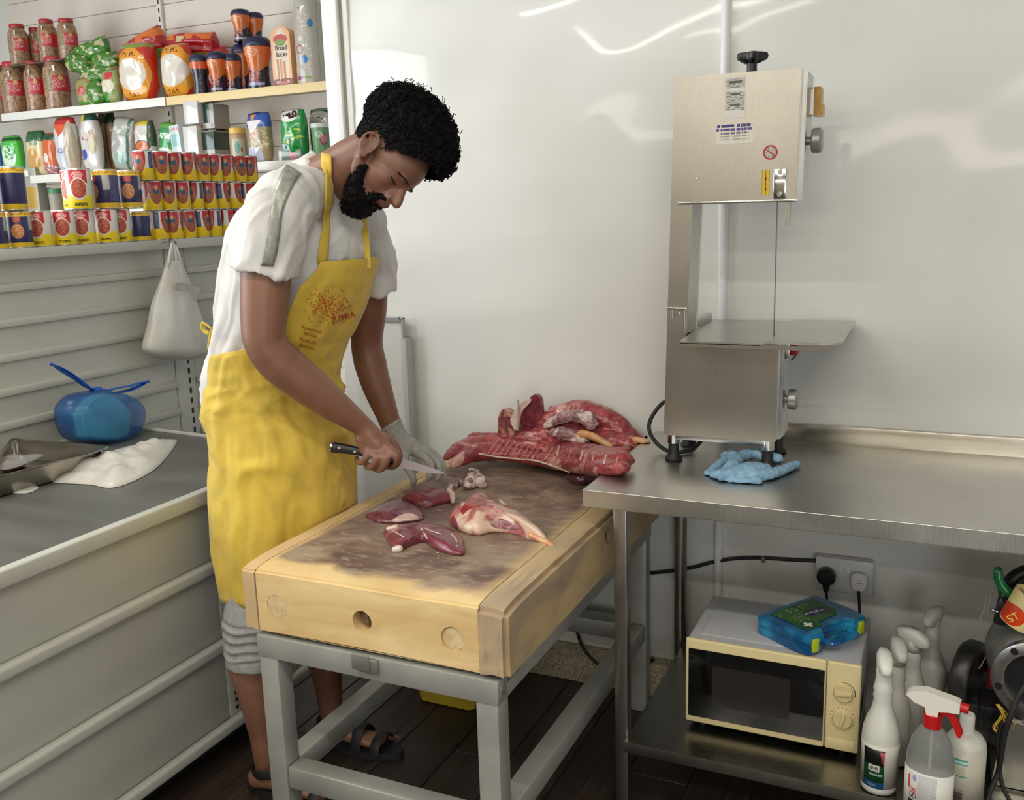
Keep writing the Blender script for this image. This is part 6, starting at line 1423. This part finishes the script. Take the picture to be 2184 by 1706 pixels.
for k in range(5200):
    d = Vector((random.gauss(0, 1), random.gauss(0, 1), random.gauss(0, 1))).normalized()
    if not inhair(*d): continue
    th = hairshell(*d)
    if d.z < -.35 and random.random() < .6: continue
    p = hairpt(d, .80); nrm = (hairpt(d, 1.6)-p).normalized(); tn_ = nrm.orthogonal().normalized(); bn = nrm.cross(tn_)
    L_ = th*random.uniform(.10, .36)+.002; R0 = random.uniform(.0024, .0056)*min(1, th/.03+.2); ph = random.random()*6.28; tw = random.uniform(8, 13)
    pts = [p+nrm*(L_*sin(i/9*2.2))+(tn_*cos(ph+tw*i/9)+bn*sin(ph+tw*i/9))*R0 for i in range(10)]
    g.rings([(x, .0011) for x in pts], 3, False)
for k in range(26):   # loose wisps on the crown
    d = Vector((random.uniform(-.75, .35), random.uniform(.5, 1), random.uniform(-.5, .6))).normalized()
    p = hairpt(d, .95); nrm = (hairpt(d, 1.8)-p).normalized(); tn_ = nrm.orthogonal().normalized(); bn = nrm.cross(tn_); ph = random.random()*6
    g.rings([(p+nrm*(.022*i/9)+(tn_*cos(ph+i*.9)+bn*sin(ph+i*.9))*.004, .0010) for i in range(10)], 4, False)
g.out('hair', M_hair, man, smooth_=180)
# ---- beard and moustache
g = G()
bc_ = []
for s in (1, -1):
    bc_ += [[(Hd(.030, -.058, .060*s), .005), (Hd(.032, -.075, .058*s), .010), (Hd(.042, -.098, .046*s), .018), (Hd(.062, -.118, .024*s), .027), (Hd(.078, -.120, 0), .027)],
            [(Hd(.108, -.0640, .004*s), .0048), (Hd(.102, -.0665, .020*s), .0055), (Hd(.092, -.078, .029*s), .007), (Hd(.086, -.094, .026*s), .010)]]
bc_.append([(Hd(.098, -.0885, 0), .006), (Hd(.094, -.102, 0), .014), (Hd(.078, -.128, 0), .025), (Hd(.060, -.140, 0), .022)])
def tangle(p): return .0025*nz(p, 90)+.003*nz(p, 200)
bd_ = blob(bc_, [], .0026, 'beard', M_hair, man, smooth_it=1, noisef=tangle)
g = G(); me = bd_.data; o0 = parent_origin(man)
for k in range(2400):
    v = me.vertices[random.randrange(len(me.vertices))]; p = v.co+o0; n_ = v.normal; tn_ = n_.orthogonal().normalized(); bn = n_.cross(tn_); ph = random.random()*6
    rel = p-HC
    if rel.dot(hf) > .098: continue
    L_ = random.uniform(.002, .006); dn = -hu*.4
    g.rings([(p+(n_+dn)*(L_*i/5)+(tn_*cos(ph+i*1.3)+bn*sin(ph+i*1.3))*.0016, .0007) for i in range(6)], 4, False)
g.out('beard_curls', M_hair, man, smooth_=180)
# ---- shorts
M_short = mat('grey_jersey', (.34, .34, .33), .85, var=((.27, .27, .265), 40, 3), bump=(300, .25, .001))
kR, kL = PY(533, 1395, 1.835), Vector((-1.60, 2.10, .47))
def tk2(c, h, py):
    P = PY(c, py, 2.0); return (P, h/ppm(P)/1.03, 1.0)
hp = [[tk2(c, h, py) for c, h, py in ((598, 122, 1120), (590, 127, 1040), (582, 131, 960), (574, 128, 890))]]
for A0, kn, hem in ((PY(566, 1060, 1.94), kR, PY(538, 1424, 1.832)), (PY(590, 1060, 2.09), kL, Vector((-1.598, 2.10, .47)))):
    dd = (hem-A0)
    hp.append([(A0, .088), (A0+dd*.42, .084), (A0+dd*.70, .087), (A0+dd*.80, .081), (A0+dd*.90, .076), (hem, .070, 1.0, None, True)])
def crease(p): return .0035*nz(p, 11)+(.006*sin(p.z*260+3*nz(p, 14)) if .43 < p.z < .53 and p.y < 1.95 else 0)
soft(blob(hp, [], .005, 'shorts', M_short, man, smooth_it=2, noisef=crease), -1.464)
# ---- t-shirt
t = NT('white_jersey'); t.put(t.b.inputs['Base Color'], t.mix(t.step(t.noise(6, 3), .4, .7), (.66, .64, .62), (.56, .54, .52))); t.set(Roughness=.85, Sheen_Weight=.2); t.bump(t.noise(240, 3), .2, .0008); M_tee = t.m
tee = [(546, 114, 862), (547, 117, 820), (562, 120, 780), (582, 130, 720), (606, 142, 655), (624, 149, 600), (640, 155, 540), (652, 148, 485), (664, 122, 435), (682, 84, 396), (700, 56, 368)]
ch = [[tk(c, h, py, .985) for c, h, py in tee]]
ch[0][0] = ch[0][0]+(None, True); ch[0][-1] = ch[0][-1]+(None, True)
ch.append([(PY(655, 405, 1.92), .060), (PY(615, 428, 1.84), .083), (PY(587, 478, 1.795), .080), (PY(572, 530, 1.775), .0765), (PY(564, 578, 1.77), .0735, 1.0, None, True)])
ch.append([(PY(735, 430, 2.08), .064), (PY(767, 480, 2.16), .074), (PY(786, 540, 2.20), .071), (PY(797, 590, 2.225), .064), (PY(801, 622, 2.235), .060, 1.0, None, True)])
def teef(p):
    a = .0065*nz((p.x*7, p.y*7, p.z*3.2))+.0055*nz((p.x*5+p.z*12, p.y*16, p.z*7+p.x*10), 1, 3)
    a += .0050*(abs(nz((p.x*17+p.z*5, p.y*17, p.z*3.2), 1, 11))*2-.5)
    a += .0055*max(0, 1-4.5*abs(nz((p.x*10+p.z*3.5, p.y*11, p.z*2.6-p.x*3), 1, 15)))+.004*max(0, 1-5*abs(nz((p.x*15-p.z*8, p.y*14+p.z*4, p.z*7), 1, 19)))-.002
    # drag folds running from the shoulder down to the waist
    a += .0035*(abs(nz((p.x*9+p.z*7, p.y*6, p.z*4-p.x*6), 1, 6))*2-.6)+.0062*sin((p.x*.9-p.z*.55+p.y*.5)*95+3.5*nz(p, 4))*max(0, min(1, (1.55-p.z)*4))*max(0, min(1, (p.z-1.05)*6))*(.5+.5*nz(p, 6))
    return a
to = blob(ch, [], .0046, 't_shirt', M_tee, man, smooth_it=3, noisef=teef)
Tt = bvh(to)
G().rings([(p, (.0075, .004)) for p in smooth([cast(Tt, *q, .001) or PY(q[0], q[1], 2) for q in ((664, 324), (680, 345), (702, 375), (722, 405), (740, 425), (757, 440))], 3)], 8).out('collar', M_tee, man, smooth_=180)
def strip(name, pairs, T, off, m_, parent, th=.0016, sub=3, T2=None):
    """cloth band laid on a surface; pairs = [(left px, right px)]"""
    Ls = []; 
    for (a, b_) in pairs: Ls.append((Vector((a[0], a[1], 0)), Vector((b_[0], b_[1], 0))))
    A_ = smooth([x[0] for x in Ls], sub); B_ = smooth([x[1] for x in Ls], sub); g = G(); rows_ = []; last = None
    for a, b_ in zip(A_, B_):
        row = []
        for k in range(5):
            q = a+(b_-a)*k/4; p = cast(T, q.x, q.y, off)
            if T2:
                p2 = cast(T2, q.x, q.y, off)
                if p2 is not None and (p is None or (p2-CAM).length < (p-CAM).length): p = p2
            if p is None: p = last
            if p is None: break
            row.append(p); last = p
        if len(row) == 5: rows_.append(row)
    V = [[g.b.verts.new(p) for p in r] for r in rows_]
    for i in range(len(V)-1):
        for k in range(4): g.b.faces.new((V[i][k], V[i][k+1], V[i+1][k+1], V[i+1][k]))
    o = g.out(name, m_, parent, smooth_=180)
    md = o.modifiers.new('s', 'SOLIDIFY'); md.thickness = th; md.offset = 0; evalmesh(o); return o
M_tape = mat('grey_tape', (.26, .255, .22), .35, .35, var=((.36, .355, .31), 55, 5), bump=(90, .3, .001))
strip('shoulder_tape', [((650, 328), (676, 348)), ((636, 334), (668, 354)), ((612, 352), (642, 372)), ((596, 378), (626, 396)), ((585, 410), (613, 424)), ((577, 450), (602, 458)), ((570, 495), (596, 500)), ((564, 535), (590, 540)), ((556, 566), (582, 568))], Tt, .0022, M_tape, man)
# ---- apron
t = NT('yellow_apron'); n1 = t.noise(3.2, 4); n2 = t.noise(13, 5, (1, 1, 1), .6); n3 = t.noise(120, 2)
c = t.mix(t.step(n1, .38, .68), (.68, .47, .055), (.60, .42, .06)); c = t.mix(t.math('MULTIPLY', t.step(n2, .52, .76), .5), c, (.37, .285, .05))
t.put(t.b.inputs['Base Color'], c); t.set(Roughness=.78, Sheen_Weight=.15); t.bump(t.math('ADD', t.math('MULTIPLY', n2, 1.0), t.math('MULTIPLY', n3, .25)), .35, .006); M_apr = t.m
ap = [(552, 478, 800, 682, 780), (565, 478, 800, 677, 786), (600, 474, 793, 640, 790), (640, 466, 780, 617, None), (680, 458, 763, 604, None), (708, 453, 750, 598, None), (718, 452, 744, 535, None), (727, 450, 738, 490, None), (738, 448, 733, 452, None), (765, 446, 722, 447, None), (800, 443, 719, 448, None), (850, 441, 724, 447, None), (900, 442, 738, 448, None), (960, 445, 752, 451, None), (1050, 453, 758, 458, None), (1150, 463, 761, 468, None), (1240, 472, 764, 476, None)]
def aprow(l, r, py):
    P = PY((l+r)/2, py, 2.0); s = 1/ppm(P); a = (r-l)/2*s/1.03; k = .985-.062*max(0, min(1, (py-760)/110)); return P, a*k, a*1.15*k
def pxof(p):
    d = p-CAM; z = d.dot(FWD); return CX+FPX*d.dot(RGT)/z
ROWS = []
import bisect
pys = [r[0] for r in ap]
def interp(py, idx):
    for i in range(len(ap)-1):
        if ap[i][0] <= py <= ap[i+1][0]:
            t_ = (py-ap[i][0])/(ap[i+1][0]-ap[i][0]); return ap[i][idx]+(ap[i+1][idx]-ap[i][idx])*t_
    return ap[-1][idx]
def thetas(py, l, r, L_, R__):
    P, a, b_ = aprow(l, r, py)
    def pt(th): return Vector((P.x+a*cos(th), P.y+b_*sin(th), P.z))
    lo = radians(-172)
    if L_ and L_ > l:
        best = min(((abs(pxof(pt(radians(-q)))-L_), q) for q in range(5, 158)), key=lambda x: x[0]); lo = radians(-best[1])
    hi = radians(95)
    if R__: 
        best = min(((abs(pxof(pt(radians(q)))-R__), q) for q in range(-5, 70)), key=lambda x: x[0]); hi = radians(best[1])
    return P, a, b_, lo, hi
keys = [thetas(*r) for r in ap]
def aprpt(u, v, off=0):
    """u 0..1 across, v 0..1 down"""
    fv = v*(len(keys)-1); i = min(int(fv), len(keys)-2); t_ = fv-i
    def L2(k):
        A_, B_ = keys[i][k], keys[i+1][k]; return A_+(B_-A_)*t_
    P, a, b_, lo, hi = L2(0), L2(1), L2(2), L2(3), L2(4)
    th = lo+(hi-lo)*u; z = P.z
    q = Vector((cos(th), sin(th), 0))
    low = max(0, min(1, (1.15-z)/.45)); waist = math.exp(-((z-1.13)/.07)**2)
    d = .006+.004*low+.007*low*nz((th*2.2, z*1.2, 1))+.007*low*sin(th*5+3*nz((th, z*2, 5)))*low
    d += .009*waist*(1-2.5*abs(nz((th*1.5+z*6, z*17-th*1.2, 3))))*.6
    fold = max(0, 1-5*abs(nz((th*1.3+z*5.5, z*3.2-th*.9, 21)))); d += .011*fold*max(0, min(1, (1.28-z)*6))*max(0, min(1, (z-.72)*4))
    d += .005*max(0, 1-5*abs(nz((th*2.6-z*1.2, z*1.1, 25))))*low
    d += .006*nz((th*4-z*7, z*5+th*2, 8))+.003*nz((th*9, z*16, 9))
    e = min(u, 1-u)*9; d = .004+(d-.004)*min(1, .15+e)
    s_ = 1+off
    return Vector((P.x+(a+d+off)*cos(th), P.y+(b_+d+off)*sin(th), z+.010*low*sin(th*3)*max(0, v-.8)*5))
g = G(); g.grid(aprpt, 150, 150)
ao = g.out('apron', M_apr, man, smooth_=180)
md = ao.modifiers.new('s', 'SOLIDIFY'); md.thickness = .0025; md.offset = 1; evalmesh(ao); soft(ao, -1.458)
Ta = bvh(ao)
# straps over the shirt
def strap(nm, pairs): return strip(nm, pairs, Tt, .0035, M_apr, ao, .002)
def strap3(pts, wd):
    g = G(); ps = smooth(pts, 5); g.rings([(p, (wd, .0016)) for p in ps], 8, up=(-FWD.x, -FWD.y, .1)); return g.out('neck_strap', M_apr, ao, smooth_=50)
strip('neck_strap', [((694, 300), (713, 300)), ((690, 330), (711, 333)), ((689, 375), (710, 378)), ((687, 430), (705, 432)), ((684, 490), (699, 492)), ((676, 560), (694, 566))], Tt, .0075, M_apr, ao, .002, 3, Tb)
pF = [cast(Tt, 772, 462, .006), cast(Tt, 774, 500, .008), cast(Tt, 777, 540, .012), cast(Ta, 782, 572, .003)]
pF = [p for p in pF if p]
if len(pF) > 2: G().rings([(p, (.0075, .0018)) for p in smooth(pF, 4)], 8, up=-FWD).out('neck_strap', M_apr, ao, smooth_=50)
b0 = PY(452, 702, 1.97); g = G()
g.tube([b0, b0+Vector((-.02, -.01, .018)), b0+Vector((-.03, 0, -.004)), b0+Vector((-.012, .0, -.012))], .006, 8, flat=.5).tube([b0, b0+Vector((-.012, -.0, -.03)), b0+Vector((-.018, 0, -.055))], .006, 8, flat=.5); g.out('tie_bow', M_apr, ao, smooth_=180)
# printed marks on the bib
M_prt = mat('red_print', (.50, .07, .01), .7)
def onap(px, py, off=.0012): return cast(Ta, px, py, off)
random.seed(9); g = G()
for k in range(420):
    a = random.gauss(0, 1); c2 = random.gauss(0, 1); px_, py_ = 700+a*24+c2*6, 652+c2*19-a*2
    if ((px_-700)/52)**2+((py_-655)/46)**2 > 1: continue
    r_ = random.uniform(.6, 2.0); an = random.random()*3; cs = [onap(px_+r_*cos(an+w_)*(1.6 if w_ in (0, 3.14) else .5), py_+r_*sin(an+w_)*(1.6 if w_ in (0, 3.14) else .5)) for w_ in (0, 1.57, 3.14, 4.71)]
    if all(cs): g.b.faces.new([g.b.verts.new(p) for p in cs])
g.out('bib_print', M_prt, ao, smooth_=0)
def aptext(body, size, px, py, ang, m_, bold=0):
    ca_, sa_ = cos(radians(ang)), sin(radians(ang))
    def fn(p):
        x, y = p.x, p.y; q = onap(px+(x*ca_+y*sa_)*1.0, py-(y*ca_-x*sa_)*1.0, .0012+p.z*.0)
        return q or PY(px, py, 1.85)
    return text('bib_lettering', body, size, m_, None, ao, fn=fn, depth=0, bold=bold)
aptext('JUMIA', 19, 733, 676, -14, M_prt, .1)
aptext('Foremost\nAfrican', 11, 663, 708, 14, M_prt)
aptext('Proudly\nAfrican', 12, 656, 733, 14, M_prt)
# ---- glove
M_glv = mat('grey_knit_glove', (.36, .35, .32), .85, var=((.29, .28, .26), 60, 4), bump=(420, .5, .001))
gl = [[(p, r*1.17)+tuple() for p, r in ch_] for ch_ in LH]+[[(c_[0], c_[1]*1.10, c_[2]) for c_ in ch_] for ch_ in LP]+[[(PY(833, 908, 2.283), .037, .92, None, True), (PY(848, 932, 2.288), .033, .9)]]
keepout(blob(gl, [], .0030, 'glove', M_glv, man, smooth_it=2, noisef=lambda p: .0012*nz(p, 45)), -1.46)
G().rings([(PY(831, 905, 2.283), (.0385, .0355)), (PY(835, 911, 2.284), (.039, .036))], 24).out('glove_cuff', M_glv, man)
# ---- sandals
M_snd = mat('black_sandal', (.012, .011, .012), .6)
for ft in (RF, LF):
    g = G(); outl = []
    for k in range(28):
        a = 2*pi*k/28; xx = .08+.155*cos(a); wv = .043+.010*cos(a)-.004*cos(2*a); outl.append(Vector((ft.x+xx, ft.y+.012+wv*sin(a)+.012*(xx/.2)-.004, .002)))
    g.poly(outl, (0, 0, .022)); so_ = g.out('sandal', M_snd, man, smooth_=60)
    def arch(xc, h_, w_, wd, up_=.012, tilt=0):
        pts = [Vector((ft.x+xc+tilt*sin(q), ft.y+.012+w_*cos(q)+.010*xc/.2, .022+(h_)*sin(q))) for q in [pi*k/12 for k in range(13)]]
        G().rings([(p, (wd, .003)) for p in pts], 8, up=(0, 0, 1)).out('strap', M_snd, so_)
    arch(.10, .062, .045, .017); arch(.165, .040, .048, .016)
    pts = [Vector((ft.x+.012+.052*cos(q), ft.y+.042*sin(q), .088+.012*cos(q))) for q in [2*pi*k/24 for k in range(25)]]
    G().rings([(p, (.003, .015)) for p in pts], 8, False, up=(0, 0, 1)).out('strap', M_snd, so_)
    G().box(ft.x-.055, ft.x-.03, ft.y-.03, ft.y+.03, .02, .06, .008).out('heel_cup', M_snd, so_)
# ---- knife
kf = thing('boning_knife', 'black handled steel knife held in the right hand of the man', 'knife', hr(800, 972, 1.975))
K0, K1 = hr(706, 951, 1.925), hr(848, 984, 1.995); KT = hr(958, 1012, 2.05)
ax = (K1-K0).normalized(); upk = (UPV-ax*UPV.dot(ax)).normalized(); sd = ax.cross(upk)
g = G(); b = g.b; R = []
Lh = (K1-K0).length
for f, hu_, hd in ((0, .009, .014), (.04, .012, .017), (.15, .012, .015), (.40, .0105, .012), (.7, .0105, .012), (.92, .0105, .013), (1, .009, .012)):
    c = K0+ax*Lh*f+upk*(.004*sin(f*3.1)); R.append([b.verts.new(c+upk*(hu_ if sin(a) > 0 else hd)*sin(a)+sd*.0085*cos(a)) for a in [2*pi*k/14 for k in range(14)]])
for A_, B_ in zip(R, R[1:]):
    for k in range(14): b.faces.new((A_[k], A_[(k+1) % 14], B_[(k+1) % 14], B_[k]))
b.faces.new(R[0]); b.faces.new(R[-1]); g.out('handle', M_blk, kf, smooth_=60)
G().rings([(K0-ax*.002, (.0088, .0125)), (K0+ax*.003, (.0093, .0145))], 14, up=upk).out('butt_cap', M_chrome, kf)
for f in (.13, .36): G().cyl(K0+ax*Lh*f-sd*.0094, K0+ax*Lh*f+sd*.0094, .0032, n=12).out('rivet', M_chrome, kf)
g = G(); b = g.b; axb = (KT-K1).normalized(); Lb = (KT-K1).length; ub = (UPV-axb*UPV.dot(axb)).normalized(); sb_ = axb.cross(ub); R = []
for k in range(13):
    f = k/12; c = K1+axb*Lb*f; top_ = .010-.004*f-.006*f**3; bot = -.014+.002*f+.0125*f**2.2
    if k == 12: top_, bot = .0004, -.0002
    R.append([b.verts.new(c+ub*top_+sb_*.0011*(1-f*.7)), b.verts.new(c+ub*top_-sb_*.0011*(1-f*.7)), b.verts.new(c+ub*bot)])
for A_, B_ in zip(R, R[1:]):
    for k in range(3): b.faces.new((A_[k], A_[(k+1) % 3], B_[(k+1) % 3], B_[k]))
b.faces.new(R[0]); b.faces.new(R[-1]); g.out('blade', mat('knife_steel', (.11, .085, .08), .25, 1.0), kf, smooth_=0)
